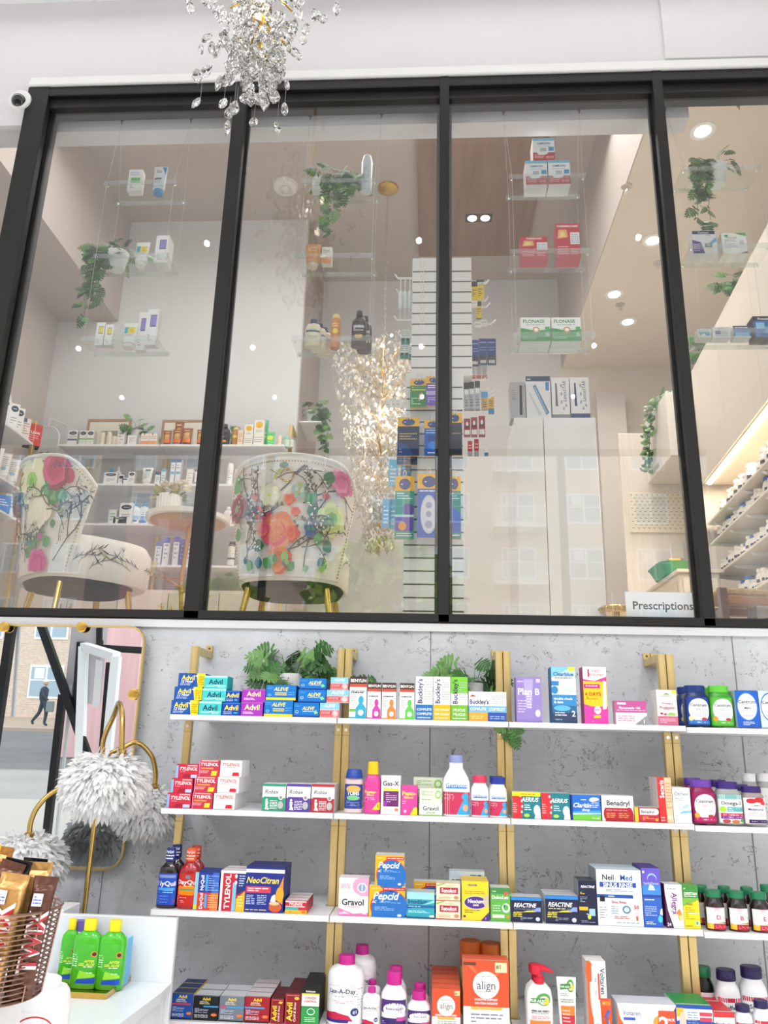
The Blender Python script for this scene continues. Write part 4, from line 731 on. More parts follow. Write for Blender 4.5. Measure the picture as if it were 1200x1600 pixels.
AV = '8c1826 701420 5a2028|r 0 0 .1 1 a33;t Advil .28 .4 .3 ffe338 vb .6;t Cold_&_Sinus .62 .4 .12 fff vi .62;e .74 .84 .16 .05 f0c040;l .1 .9 .9 .97 1 c88'
BX(421.8, 442.3, 1560, z4, AV, 'crimson box with sideways yellow lettering, left of two', w, n=3, dep=.04)
BX(444, 468.5, 1552, z4, AV, 'taller crimson box with sideways yellow lettering, right of two', w, n=4, dep=.04)
BX(469.3, 497.5, 1543, z4, '3a7a3c 2c2c30 1c1c20|r 0 .5 1 .84 f3f1ee;r 0 .84 1 1 1a1a1c;r 0 .8 1 .84 fd2;t Robitussin .5 .9 .05 fff b .84;t COUGH .5 .72 .065 b22 b .7;t CONTROL .5 .63 .065 b22 b .7;r 0 0 1 .48 2f9a4c;e .55 .36 .22 .09 eafaea;e .55 .36 .18 .07 2f9a4c;l .2 .08 .8 .22 3 cfc', 'green white and black cough control carton', w, n=3, dep=.055)
w = ''
MC = M('c4228c', .4); LW = M('f3f2f3', .3)
LX = 'l .14 .93 .86 .96 1 999;t Lax-A-Day .45 .82 .11 23305e b .66;l .1 .66 .8 .76 2 889;l .1 .5 .7 .6 2 c9a;p c8234a 0 .26 .3 .3 .6 .22 .7 .08 0 .08;e .74 .3 .1 .1 1f2f7a;t #1 .74 .3 .08 fff b;r .02 .04 .6 .12 3a2a86;l .8 .3 .98 .9 9 bbc'
BT('lax', 538, 585, 1481, z4, LW, MC, 'f3f2f3', LX, 'large white laxative bottle with magenta cap in back, lowest shelf', Yf=-.245)
BT('lax', 506.5, 566, 1498, z4, LW, MC, 'f3f2f3', LX, 'largest white laxative bottle with magenta cap in front, lowest shelf')
BT('lax', 566, 593.5, 1534, z4, LW, MC, 'f3f2f3', LX, 'small white laxative bottle behind its twin, lowest shelf', Yf=-.27)
BT('lax', 564.5, 593, 1546, z4, LW, MC, 'f3f2f3', LX, 'small white laxative bottle with magenta cap in front, lowest shelf')
RX = 'r 0 .5 1 1 4a2a78;e .55 .62 .42 .26 f5f2f5;e .55 .62 .38 .22 fff;t RestoraLAX .55 .66 .1 4a2a78 b .6;l .3 .52 .8 .58 1 99a;r 0 0 1 .3 3a2068;r .6 .2 1 .34 c8489c;l .1 .06 .9 .2 2 cbe'
BT('rest', 600, 634, 1512, z4, LW, MC, '', RX, 'purple labelled laxative bottle behind its twin, lowest shelf', Yf=-.265)
BT('rest', 594, 634.5, 1521.5, z4, LW, MC, '', RX, 'purple labelled laxative bottle with magenta cap in front, lowest shelf')
BT('rest', 640, 671, 1539, z4, LW, MC, '', RX, 'small purple labelled laxative bottle in back, lowest shelf', Yf=-.28)
BT('rest', 635.5, 673, 1552, z4, LW, MC, '', RX, 'small purple labelled laxative bottle in front, lowest shelf')
w = 'on the lowest shelf'
AL = 'e8512a d8482a ea6a44|r 0 0 1 .34 f6f3f0;e .5 .6 .32 .24 fff;e .5 .6 .3 .22 f3efe9;t align .5 .6 .14 777 - .46;l .3 .72 .7 .75 1 999;t DIGESTIVE_SUPPORT .5 .38 .045 fff b .8;r .2 .28 .8 .34 d8b45a;r .8 .85 .98 .96 e8d8a0;t #1 .86 .9 .06 864 b;l .2 .08 .85 .26 4 998'
BX(674.5, 719.5, 1545, z4, AL, 'small orange probiotic box in front of its row', w, dep=.05)
o_ = [o for o in COL.objects if o.get('label') == 'small orange probiotic box in front of its row on the lowest shelf'][0]; o_['group'] = 'small orange probiotic boxes one behind another'
for i, nm in ((1, 'second'), (2, 'third'), (3, 'fourth'), (4, 'fifth')):
    c = o_.copy(); COL.objects.link(c); c.location.y += i*.052; c['label'] = f'small orange probiotic box, {nm} from the front of its row'
mb = 'e8512a d8d4d0 ea6a44|'+';'.join(f'p f0724c .5 .66 {.5+.7*cos(a):.2f} {.66+.36*sin(a):.2f} {.5+.7*cos(a+.13):.2f} {.66+.36*sin(a+.13):.2f}' for a in [i*.42 for i in range(15)] if abs(.7*cos(a)) < .5 and abs(.7*cos(a+.13)) < .5 and -.3 < .36*sin(a) < .34)+';r 0 0 1 .36 f6f3f0;e .5 .66 .29 .19 fff;e .5 .66 .27 .175 f6f2ec;t align .5 .66 .12 667 - .44;l .3 .77 .7 .79 1 999;l .3 .56 .7 .58 1 999;t DIGESTIVE_SUPPORT .5 .46 .03 fff b .5;t SOUTIEN_DIGESTIF .5 .41 .03 fff b .5;r .16 .32 .84 .36 d8b45a;r .7 .84 .96 .98 f0dcae;t #1 .77 .92 .06 642 b;r 0 .93 .28 .97 6a3a2a;l .16 .04 .86 .28 5 889'
BX(724, 797, 1501, z4, mb, 'large orange and white probiotic box with round emblem', w, dep=.07)
for a, b, yt, nm in ((722, 751, 1473, 'left'), (754, 785, 1477, 'right')):
    BT('jar', a-2, b+2, yt, z4, M('f2b62a', .4), M('d2691e', .45), 'f2b62a', 'e .5 .8 .4 .2 c33;l .2 .5 .8 .7 2 fff', f'orange lidded fibre tub behind the large box, {nm} one', Yf=-.2, cat='tub', name='fibre_tub')
# pump bottles of rub
def pump(x0, x1, yt, z, label, Yf):
    z += .0006; a, b, h = row(x0, x1, yt, z, Yf); w = b-a; t = thing('pump_bottle', ((a+b)/2, Yf+w*.3, z), label, 'bottle', 'white pump bottles with red pumps'); r = w/2
    MB().loft([(0, r*.93, r*.55), (.004, r, r*.58), (h*.5, r, r*.58), (h*.64, r*.88, r*.5), (h*.7, r*.6, r*.36), (h*.73, r*.42, r*.3)], M('f6f5f4', .3), 2.3, 28).build('bottle_body', t)
    RD = M('d01f3c', .35); MB().loft([(h*.72, r*.42, r*.42), (h*.8, r*.4, r*.4), (h*.82, r*.3, r*.3), (h*.86, r*.3, r*.3)], RD, 2, 20).build('collar', t)
    mb = MB(); mb.loft([(h*.855, r*.4, r*.4), (h*.93, r*.44, r*.4), (h*.985, r*.42, r*.36), (h, r*.3, r*.26)], RD, 2.4, 20, cx=-r*.2); mb.tube([(-r*.2, 0, h*.95), (r*.45, 0, h*.935), (r*1.15, -.002, h*.885)], [r*.3, r*.22, r*.07], RD, 10); mb.build('pump_head', t)
    mb = MB(); F = lambda u, v, k: (r*1.01*sin((u-.5)*2.4), -r*.58*1.01*cos((u-.5)*2.4)**.8-.0004*k, h*.02+v*h*.6)
    art(mb, F, 'e .62 .82 .24 .15 5aa04a;e .62 .8 .17 .1 f6f5f4;e .68 .78 .12 .08 e8d04a;p 3f8a3c .14 .72 .66 .76 .66 .86 .18 .84;t RUB_A535 .4 .79 .07 fff bi .5;l .2 .5 .8 .6 1 777;t MUSCLE_&_JOINT .5 .5 .05 777 - .6;l .2 .36 .8 .44 2 d88;r .12 .0 .84 .28 d8402c;r .12 .2 .84 .32 f08030;l .2 .04 .7 .26 4 fc9', .8, 10); mb.build('printed_front', t)
pump(822, 862, 1508, z4, 'white pump bottle standing just behind the front one, lowest shelf', -.27)
pump(825, 867, 1509, z4, 'white pump bottle with red pump in front, lowest shelf', -.345)
TBO = 'e .7 .85 .2 .14 5aa04a;e .7 .84 .13 .09 f4f3f2;e .76 .82 .1 .07 e8d04a;p 3f8a3c .1 .76 .7 .8 .7 .9 .14 .88;t RUB_A535 .4 .83 .06 fff bi .5;l .1 .62 .6 .7 2 a99;l .1 .48 .84 .58 2 887;p f08030 .08 .22 .92 .22 .92 .42 .08 .42;r .08 .0 .92 .22 c8283c;l .16 .06 .6 .36 4 fcb'
TB(874, 905, 1529, z4, M('f3f2f1', .35), M('c8283c', .4), TBO, 'white muscle rub tube with orange and red base, lowest shelf', Yf=-.34)
BX(921, 952, 1502, z4, 'f2efec e2dedb f4f2f0|r 0 0 .18 1 e0602c;p e0602c .18 0 .6 0 .3 .3 .18 .5;e .3 .6 .16 .34 f2efec;e .14 .86 .2 .14 e0602c;r .26 .1 .9 .94 f6f4f2;t Voltaren .82 .74 .24 235 ub .34;r .56 .5 .66 .84 e0503a;p 3a62b8 .3 .1 .6 .14 .44 .2;l .4 .5 .5 .84 2 bbc', 'tall orange and white joint gel carton', 'on the lowest shelf', dep=.07)
TB(942, 960, 1562, z4, M('e8582e', .3, .2), M('f4f2f0', .4), 'p 3a62b8 .1 .4 .6 .7 .9 .66 .5 .5;p 8a5a6a .3 .1 .5 .1 .6 .5 .4 .5;r .1 .84 .9 .98 f0842c;l .2 .86 .8 .94 1 fed;p 9a9aa8 .5 .1 .66 .1 .72 .4 .6 .4', 'small orange joint gel tube in front of tall carton, lowest shelf', Yf=-.358)
BX(967, 1060, 1569, z4, 'f1f2f4 dcdfe4 dfe2ea|p e0602c 0 0 .5 0 .2 .14 .04 .6 0 1;t Voltaren .24 .74 .16 2a3f86 - .3;r .1 .54 .3 .62 3a5ac0;p 1f3a86 .5 0 1 0 1 .95 .72 .2;e .72 .5 .12 .2 e8a03c;p e0502c .66 .1 .98 .1 .98 .84 .7 .84;t 2 .78 .46 .46 fff b;t PACK .9 .6 .1 fff b .14;l .86 .3 .96 .5 2 fff;l .12 .3 .5 .44 2 bcd', 'wide white joint gel box with orange two-pack badge', 'on the lowest shelf', dep=.08)
BX(1060.5, 1117.5, 1571, z4, 'f3f5f8 d9e0e8 2f9a4c|r 0 .9 1 1 1f4fa8;r 0 0 1 .46 2050b0;e .5 .46 .7 .16 2050b0;r 0 .68 .2 .92 f2b83a;l .3 .5 .6 .84 5 89b;r .64 .72 .98 .82 d8405a;r .64 .58 .98 .68 d8405a;p f0c8b8 .06 .46 .26 .46 .24 .8 .1 .8;t Salonpas .4 .2 .2 fff b .6', 'white and blue pain patch box with green top', 'on the lowest shelf', dep=.12)
PR = 'f4f2f2 e2dede d8323a|r 0 .84 1 1 d8323a;t Probiotic .5 .64 .12 334 - .84;t 30_Billion .5 .48 .12 334 - .84;l .1 .2 .8 .36 2 99a'
BX(1119, 1152, 1582, z4, PR, 'white probiotic box with red top', 'on the lowest shelf', n=2, dep=.1)
BT('pill', 1094, 1125, 1513, z4, M('101012', .15), GC, 'f0efee', 'l .1 .3 .9 .8 3 999', 'black bottle with green cap by brass post, lowest shelf', Yf=-.2)
NV = M('25184e', .4)
def WBT(a, b, yt, txt, lab, Yf): BT('pill', a, b, yt, z4, M('ebebee', .3), NV, 'f3f3f4', f'r 0 .84 1 .97 c8304a;l .2 .86 .8 .95 1 fcc;t {txt} .5 .7 .12 334 b .84;t Glucosamine .5 .55 .12 334 b .84;r .1 .2 .9 .36 e8e08a;l .1 .05 .9 .16 2 889', lab, Yf=Yf)
WBT(1129, 1167, 1518.5, 'Sulfate', 'white supplement bottle with navy cap behind, left of two, lowest shelf', -.25)
WBT(1169, 1211, 1514, 'Sulfate', 'white supplement bottle with navy cap behind, right of two, lowest shelf', -.25)
WBT(1156, 1184, 1573, 'Calcium', 'small white bottle with navy cap in front row, lowest shelf', -.345)
WBT(1186, 1214, 1566, 'Calcium', 'small white bottle with navy cap at picture edge, lowest shelf', -.345)
# plants on the top shelf
p = at(452, 1040, Y=-.12)
plant((at(452, 1100, Y=-.1).x, -.1, z1+.001), 'trailing monstera in white pot behind the blue boxes on top shelf', 36, [(.12, -.03, .12, 4)], (.042, .16), .078, 11, drop=.12)
plant((at(556, 1100, Y=-.08).x+.006, -.1, z1+.001), 'small monstera sprig peeking out behind the first brass post pair', 3, [(.04, -.02, .03, 4), (-.06, 0, .05, 3)], (.02, .13), .042, 14)
plant((at(738, 1100, Y=-.1).x, -.1, z1+.001), 'monstera plant behind the tall cough cartons on top shelf', 30, [(-.12, -.02, .05, 3)], (.038, .14), .07, 12, drop=.1)
sg = thing('monstera_sprig', (.272, -.212, z1), 'monstera sprig hanging below the top shelf in front of the second post pair', 'plant'); lv_ = MB()
for px_, py_, dd_ in ((796, 1136, (-.3, 0, -1)), (800, 1142, (.5, 0, -.8)), (794, 1134, (-.9, 0, -.2)), (802, 1150, (.4, 0, -1)), (799, 1134, (.8, 0, -.3))):
    p_ = at(px_, py_, Y=-.222); leaf(lv_, (p_.x-.272, -.01, p_.z-z1), dd_, (0, -1, .2), .045, LEAF[(px_ % 3)])
lv_.build('leaves', sg); MB().tube([(-.0, .018, .01), (-.0, .006, -.02), (.0, -.006, -.05)], .0014, LEAF[1], 5).build('stem', sg)
plant((at(1192, 1100, Y=-.08).x, -.09, z1+.001), 'monstera plant behind the blue cartons at right picture edge', 12, [(-.1, -.02, .02, 3)], (.035, .09), .055, 16, drop=.2)
# ================================================================ mirror, lamp, counter
t = thing('wall_mirror', (0, -.03, 1.4), 'large wall mirror with rounded gold frame reflecting the street', 'mirror'); t.rotation_euler[0] = MT
mx0, mx1, mz0, mz1, rc = -2.45, -1.098, -.343, .515, .06
ol = []
for cx, cz, a0 in ((mx1-rc, mz1-rc, 0), (mx0+rc, mz1-rc, 90), (mx0+rc, mz0+rc, 180), (mx1-rc, mz0+rc, 270)):
    ol += [(cx+rc*cos(radians(a0+i*15)), cz+rc*sin(radians(a0+i*15))) for i in range(7)]
MIR = M('d3d8da', .0, 1)
MB().add([(x, 0, z) for x, z in ol], [tuple(range(len(ol)))[::-1]], MIR).build('mirror_glass', t)
f_ = MB(); n = len(ol); cxm, czm = (mx0+mx1)/2, (mz0+mz1)/2
prof = [(0, .006), (0, -.014), (.007, -.014), (.007, .006)]
vs = []
for x, z in ol:
    d = Vector((math.copysign(1, x-cxm), math.copysign(1, z-czm)))
    cx, cz = (mx1-rc if x > cxm else mx0+rc), (mz1-rc if z > czm else mz0+rc); d = Vector((x-cx, z-cz)).normalized()
    vs += [(x+d.x*o, y, z+d.y*o) for o, y in prof]
f_.add(vs, [(i*4+j, ((i+1) % n)*4+j, ((i+1) % n)*4+(j+1) % 4, i*4+(j+1) % 4) for i in range(n) for j in range(4)], GOLD); f_.build('frame', t)
for px, py in ((130, 980), (10, 980), (218, 1085)):
    p = at(px, py, Y=-.05); cl = MB().loft([(0, .02, .02), (.004, .02, .02), (.005, .017, .017)], GOLD2, 2, 24).build('mirror_clip', t, (p.x if py < 1000 else -1.112, -.016, p.z-1.4)); cl.rotation_euler[0] = radians(90)
def shade(t, c, r, h, seed, name='feather_shade'):
    q = random.Random(seed); mb = MB(); c = Vector(c)
    mb.loft([(c.z+h*.75*sin(a), r*.75*cos(a)+.001, r*.75*cos(a)+.001) for a in [(-.5+i/8)*pi for i in range(9)]], FEATHER, 2, 20, True, c.x, c.y)
    for i in range(1900):
        u = q.uniform(-.92, .95); a = q.uniform(0, 2*pi); s = sqrt(1-u*u); nn = Vector((cos(a)*s, sin(a)*s, u)); p = c+Vector((nn.x*r*.82, nn.y*r*.82, nn.z*h*.82))
        d = (nn*.38+Vector((cos(a), sin(a), 0))*.35+Vector((q.gauss(0, .35), q.gauss(0, .35), q.gauss(-.3, .3)))).normalized(); L = q.uniform(.03, .052)*r/.118; w = d.cross(nn+Vector((q.gauss(0, .25), q.gauss(0, .25), q.gauss(0, .25)))).normalized()*L*.155
        k = Vector((0, 0, -L*.22)); mb.add([p-w*.4, p+w*.4, p+d*L*.5+w, p+d*L*.85+w*.6+k*.5, p+d*L+k, p+d*L*.85-w*.6+k*.5, p+d*L*.5-w], [(0, 1, 2, 6), (6, 2, 3, 5), (5, 3, 4)], FEATHER)
    return mb.build(name, t)
LP = Vector((-1.125, -.24, 0)); t = thing('floor_lamp', LP, 'brass floor lamp with three white feather shades on curved arms before mirror', 'lamp')
LB = M('c6a562', .22, .95)
MB().loft([(0, .15, .15), (.015, .15, .15), (.025, .13, .13), (.03, .015, .015)], LB, 2, 32).build('base', t); MB().tube([(0, 0, .02), (0, 0, 1.47)], .0085, LB, 12).build('pole', t)
def arm(P, nm='arm'):
    P = [Vector(p)-LP for p in P]; pts = []
    for i in range(len(P)-1):
        p0 = P[max(i-1, 0)]; p1, p2 = P[i], P[i+1]; p3 = P[min(i+2, len(P)-1)]
        for j in range(8):
            u = j/8; pts.append(.5*((2*p1)+(p2-p0)*u+(2*p0-5*p1+4*p2-p3)*u*u+(3*p1-p0-3*p2+p3)*u**3))
    pts.append(P[-1]); MB().tube(pts, .0085, LB, 10).build(nm, t); e = P[-1]
    MB().loft([(e.z-.022, .02, .02), (e.z-.012, .021, .021), (e.z-.01, .014, .014), (e.z-.0, .016, .016), (e.z+.004, .01, .01)], LB, 2, 16, True, e.x, e.y).build('socket', t)
    return e
e = arm([LP+Vector((0, 0, 1.42)), LP+Vector((0, -.01, 1.5)), at(178, 1118, Y=-.27), at(186, 1098, Y=-.34), at(191, 1120, Y=-.41), at(190, 1172, Y=-.43)])
shade(t, (e.x-.04, e.y-.0, e.z-.1), .125, .1, 3)
e = arm([LP+Vector((0, 0, 1.44)), at(190, 1169, Y=-.23), at(214, 1160, Y=-.2), at(236, 1180, Y=-.17), at(243, 1205, Y=-.15), at(242, 1226, Y=-.14)])
shade(t, (e.x-.02, e.y+.01, e.z-.085), .108, .085, 4)
e = arm([LP+Vector((0, 0, 1.33)), at(112, 1227, Y=-.26), at(80, 1240, Y=-.28), at(58, 1262, Y=-.3), at(48, 1285, Y=-.31), at(46, 1302, Y=-.31)])
shade(t, (e.x, e.y-.0, e.z-.09), .12, .1, 5)
# counter
DP = -.52; CTR = M('e4e8ec', .25); zt = at(200, 1432, Y=DP).z; xr = at(276, 1440, Y=DP).x; zl = at(200, 1533, Y=DP).z; pe = at(180, 1605, Z=zl)
pl = [(-2.6, DP-.001), (xr, DP-.001), (xr+.002, DP-.09), (pe.x, pe.y), (pe.x-.12, pe.y-.4), (-2.6, pe.y-.4)]
t = thing('white_counter', (0, 0, 0), 'glossy white service counter with raised back panel under feather lamp', 'counter')
MB().bbox(-2.6, xr, DP, DP+.02, 0, zt, CTR, .002).build('back_panel', t)
n = len(pl); pl = pl[::-1]
MB().add([(x, y, z) for z in (zl-.025, zl) for x, y in pl], [tuple(range(n))[::-1], tuple(range(n, 2*n))]+[(i, (i+1) % n, (i+1) % n+n, i+n) for i in range(n)], CTR).build('counter_top', t)
q_ = [(x+(.012 if x < -2 else -.015), y-.001) for x, y in pl]
MB().add([(x, y, z) for z in (0, zl-.028) for x, y in q_], [(i, (i+1) % n, (i+1) % n+n, i+n) for i in range(n)], M('eceef2', .3)).build('cabinet_body', t)
tag(MB().bbox(at(88, 1425, Y=-.42).x, at(116, 1425, Y=-.42).x, -.5, -.38, .7, at(100, 1413, Y=-.42).z, LAM, .003).build('display_riser'), 'small white riser block standing behind the counter panel', 'riser')
# gold tray and its goods
C_, B_ = at(165, 1562, Z=zl), at(207, 1531, Z=zl); dv = Vector((B_.x-C_.x, B_.y-C_.y)); tw_ = dv.length; ta = atan2(dv.y, dv.x); tb = MB(); th = .014; tl_ = .24
tb.box(0, tw_, 0, tl_, .0005, .003, GOLD2)
for a in ((0, tw_, 0, .002), (0, tw_, tl_-.002, tl_), (0, .002, .002, tl_-.002), (tw_-.002, tw_, .002, tl_-.002)): tb.box(*a, .003, th, GOLD2)
tag(tb.build('gold_tray', None, (C_.x, C_.y, zl), ta), 'shallow brass tray holding green gel bottles on the white counter', 'tray')
AG = M('4fd02a', .12, trans=.25, coat=.4); YC = M('f6df1c', .4)
ALO = 'l .1 .5 .3 .9 6 e8ffe0;e .8 .9 .12 .1 c89a3a;e .8 .9 .08 .06 4a2a1a;t AFTER .66 .68 .08 f3f04a bi .4;t GEL_ALOE .6 .58 .08 f3f04a bi .5;l .5 .48 .8 .54 1 fff;p 9ae23a .35 .14 .9 .2 .9 .28 .4 .4;p 2450c8 .3 .0 .92 .0 .92 .18 .34 .12;l .6 .3 .8 .36 1 fff'
for a, b, yt, lb, yy in ((86, 113, 1436, 'leftmost of three green aloe gel bottles with yellow caps on tray', at(98, 1540, Z=zl).y), (104, 148, 1437, 'middle one of three green aloe gel bottles with yellow caps on tray', at(126, 1548, Z=zl).y), (145, 187, 1438.5, 'rightmost of three green aloe gel bottles with yellow caps on tray', at(162, 1550, Z=zl).y)):
    BT('aloe', a, b, yt, zl+.003, AG, YC, None if 0 else '', ALO, lb, Yf=yy, group='green aloe gel bottles on the brass tray')
BX(100, 131, 1440, zl+.003, '6a5aa8 5a4a98 6f5fae|r 0 0 1 .6 5a8ad0;l .2 .7 .8 .86 2 fff;e .5 .4 .2 .12 9cf', 'purple blue carton behind the green gel bottles', 'on the tray', Yf=DP-.05, dep=.035)
BX(176, 193, 1466, zl+.003, 'bfe2f2 6ab8e0 a9d8ee|l .2 .2 .8 .8 6 fff', 'pale blue carton behind the rightmost green gel bottle', 'on the tray', Yf=DP-.06, dep=.04)
# candy basket close to the camera
BC = at(4, 1415, Y=-1.7); t0z = at(0, 1590, Y=-1.8).z; br = .098
t = thing('wire_basket', (BC.x-.012, -1.7, t0z), 'round bronze wire basket full of wrapped chocolate bars, lower left', 'basket'); hz = BC.z-t0z; CU = M('a08070', .25, .9)
for i in range(19):
    u = i/18; r = br*(.86+.14*u); MB().tube([(r*cos(a), r*sin(a), hz*u) for a in [2*pi*j/40 for j in range(40)]], .0012 if i < 18 else .0026, CU, 6, True).build('wire_ring', t)
for i in range(10):
    a = 2*pi*i/10+.25; MB().tube([(br*.86*cos(a), br*.86*sin(a), 0), (br*cos(a), br*sin(a), hz)], .0018, CU, 6).build('upright_wire', t)
MB().loft([(0, br*.85, br*.85), (.002, br*.85, br*.85)], CU, 2, 24).build('basket_floor', t)
CHOC = noisy('gold_foil_wrapper', 'b07c42', 'd8ab6a', 22, 3, .25, .5, bump=.6, bscale=40); CHD = noisy('brown_foil_wrapper', '4a2a20', '70483a', 30, 3, .25, .4, bump=.5, bscale=50); BLK = M('17151a', .2); YEL = M('f2b81c', .3)
def wrapper(loc, L, w, mat, txt, tcol, lab, rx=0, ry=0, rz=0, second=None):
    mb = MB(); q = random.Random(int(abs(loc[0])*9e4+L*1e4))
    rows = [(0, w/2, .001), (.012, w/2*.97, .0016), (.02, w/2*.9, .009), (L*.5, w/2*.88, .011), (L-.02, w/2*.9, .009), (L-.012, w/2*.97, .0016), (L, w/2, .001)]
    mb.loft(rows, mat, 5, 28)
    zs = [r[0] for r in rows]
    F = lambda u, v, k: ((u-.5)*w*.86, -.0115*(1-min(.999, abs(2*u-1)*.86)**5)**(1/5)-.0006-.0004*k, .02+v*(L-.04))
    if txt: art(mb, F, f't {txt} .47 .45 {.86*w/L:.3f} fff vb .9;t {txt} .5 .45 {.74*w/L:.3f} {tcol} vb .9;p eef .05 .84 .5 .84 .5 .98 .05 .98;l .1 .86 .46 .96 3 46c', w/L, 4)
    o = mb.build('candy_bar', None, loc); o.rotation_euler = (rx, ry, rz)
    return tag(o, lab, 'candy bar', 'wrapped candy bars in the wire basket')
bx, by, bz = BC.x-.012, -1.7, t0z+.004
wrapper((bx+.035, by-.062, bz), .172, .046, CHOC, 'TWIX', 'c8202c', 'gold candy bar with large sideways red letters, front of basket', rx=-.06, ry=.1)
wrapper((bx-.012, by-.07, bz), .165, .042, CHOC, 'TWIX', 'c8202c', 'gold candy bar partly cut by the left picture edge', rx=-.08, ry=-.06)
wrapper((bx+.072, by-.03, bz), .165, .036, CHD, 'TWIX', 'b0303c', 'brown candy bar leaning at the right rim of basket', rx=.02, ry=.1, rz=.5)
wrapper((bx+.055, by-.004, bz), .182, .038, CHOC, None, '', 'plain gold wrapped bar with orange end standing behind', rx=.05, ry=.06, rz=.3)
wrapper((bx+.015, by-.03, bz), .19, .044, BLK, None, '', 'black wrapped bar poking out of the basket', rx=.02, ry=.16)
wrapper((bx-.015, by-.02, bz), .205, .05, YEL, None, '', 'bright yellow wrapped bar, tallest in the basket', rx=.0, ry=-.02)
wrapper((bx+.04, by+.03, bz), .185, .04, BLK, None, '', 'black wrapped bar at the back of the basket', rx=.1, ry=.05)
wrapper((bx-.045, by-.062, bz), .16, .04, CHD, 'X', 'd0304c', 'dark brown bar with red letter at left picture edge', rx=-.05, ry=-.02)
wrapper((bx+.0, by-.045, bz), .19, .04, CHD, None, '', 'dark brown wrapped bar squeezed between the gold bars', rx=-.02, ry=.22)
wrapper((bx-.03, by+.03, bz), .2, .045, CHOC, None, '', 'gold wrapped bar behind the yellow one at left picture edge', rx=.06, ry=.08)
tag(MB().bbox(bx-.14, bx+.02, by-.03, by+.1, .78, t0z-.001, M('e8eaec', .3), .003).build('basket_stand'), 'white block under the wire basket at lower left', 'stand')
tag(MB().bbox(bx-.6, bx+.2, by-.2, by+.3, 0, .78, LAM, .003).build('side_counter'), 'white side counter below the wire basket, mostly cropped', 'counter')
cz = .781; p = at(60, 1597, Y=-1.62)
bottle('tub', .1, (at(60, 1530, Y=-1.52).z-cz), M('f3f3f5', .3), M('f3f3f5', .4), 'f3f3f5', 'e .7 .45 .34 .28 2f9a5c;e .7 .42 .3 .26 d83a2c;r .3 .0 1 .3 d83a2c;e .6 .88 .28 .1 c33;e .6 .88 .26 .09 f3f3f5;t Soothers .6 .88 .08 223 bi .4;l .5 .36 .8 .56 3 fff;r .5 .74 .8 .79 2f9a8c;l .1 .5 .3 .9 5 99a', 'white plastic bottle with red and green label below the basket', (at(52, 1590, Y=-1.52).x, -1.5, cz))
# security camera on the upper wall
c = at(27, 150, Y=-.05); t = thing('security_camera', (c.x, 0, c.z), 'white dome security camera on the wall beside the black window frame', 'camera')
mb = MB().loft([(0, .058, .058), (.03, .056, .056), (.034, .05, .05)], WHITE, 2, 28); o = mb.build('housing', t); o.rotation_euler[0] = radians(90)
o = MB().loft([(.034+.028*sin(a), .036*cos(a)+1e-4, .036*cos(a)+1e-4) for a in [i*pi/12 for i in range(7)]], M('26272b', .05, coat=1), 2, 24).build('dome', t); o.rotation_euler = (radians(112), 0, 0)
o = MB().loft([(.036, .016, .016), (.067, .014, .014), (.068, .006, .006)], M('0c0c10', .1), 2, 18).build('lens', t); o.rotation_euler = (radians(128), 0, radians(8))
# sign on the glass
a = at(979, 966, Y=.045); b = at(1088, 926, Y=.045); t = thing('paper_sign', (a.x, .045, a.z), 'white paper sign reading Prescriptions at the window foot', 'sign')
w_, h_ = b.x-a.x, b.z-a.z; mb = MB().box(0, w_, 0, .001, 0, h_, M('f4f6fb', .6)); art(mb, lambda u, v, k: (u*w_, -.0002*k-.0001, v*h_), 't Prescriptions .52 .5 .36 26262a b .84', w_/h_); mb.build('sheet', t)
for x in (-.05, w_+.0): MB().box(x-.0, x+.0015, .001, .002, 0, h_, M('f4f6fb')).build('edge_tape', t)
# ================================================================ hanging acrylic shelves with goods
HC = [((163, 277), (288, 402, 531), (190, 298), 'leftmost'), ((472, 590), (285, 402, 531), (484, 596), 'second'), ((795, 916), (278, 395, 525), (787, 906), 'third'), ((1064, 1189), (266, 387, 519), (1042, 1158), 'right-hand')]
TZ = []
for (xa, xb), ys, hk, nm in HC:
    ax, bx_ = at(xa, ys[0], Y=.15).x, at(xb, ys[0], Y=.15).x; zs = [at(xa, y, Y=.15).z for y in ys]; TZ.append(zs)
    t = thing('hanging_shelf', ((ax+bx_)/2, .15, zs[2]), f'{nm} clear acrylic shelf ladder hung on thin cables behind the window', 'hanging shelf', 'clear acrylic shelf ladders hung behind the window'); hw = (bx_-ax)/2; z0 = zs[2]
    for z in zs:
        z -= z0; pl_ = MB().box(-hw, hw, 0, .15, z-.004, z, ACR).build('shelf_plate', t)
        MB().box(-hw, hw, -.004, 0, z-.006, z+.018, ACRE).build('front_lip', pl_); MB().box(-hw, hw, .15, .154, z-.006, z+.018, ACRE).build('back_lip', pl_)
        for x in (-hw+.015, hw-.015):
            for y in (.01, .14): MB().loft([(z-.009, .004, .004), (z-.004, .004, .004)], CHROME, 2, 8, True, x, y).build('cable_stop', pl_)
    for i, sx in enumerate((-1, 1)):
        h = at(hk[i], 186, Y=.13); x = h.x-(ax+bx_)/2; hzz = 4.515-z0
        for y in (-.006, .156):
            MB().tube([(x, -.012, hzz-.02), (sx*(hw-.015), y, zs[0]-z0), (sx*(hw-.015), y, -.012)], .0008, M('cfcfcf', .3, .6), 4).build('cable', t)
        mb = MB().tube([(x, -.009, hzz+.02), (x, -.016, hzz+.012), (x, -.02, hzz-.006), (x, -.012, hzz-.02), (x+.004, -.006, hzz-.008)], .0028, M('8a6a50', .35, .8), 8); mb.bbox(x-.008, x+.008, -.0105, -.006, hzz-.004, hzz+.03, M('9a7a60', .4, .5), .001); mb.build('hook', t)
HY = .2
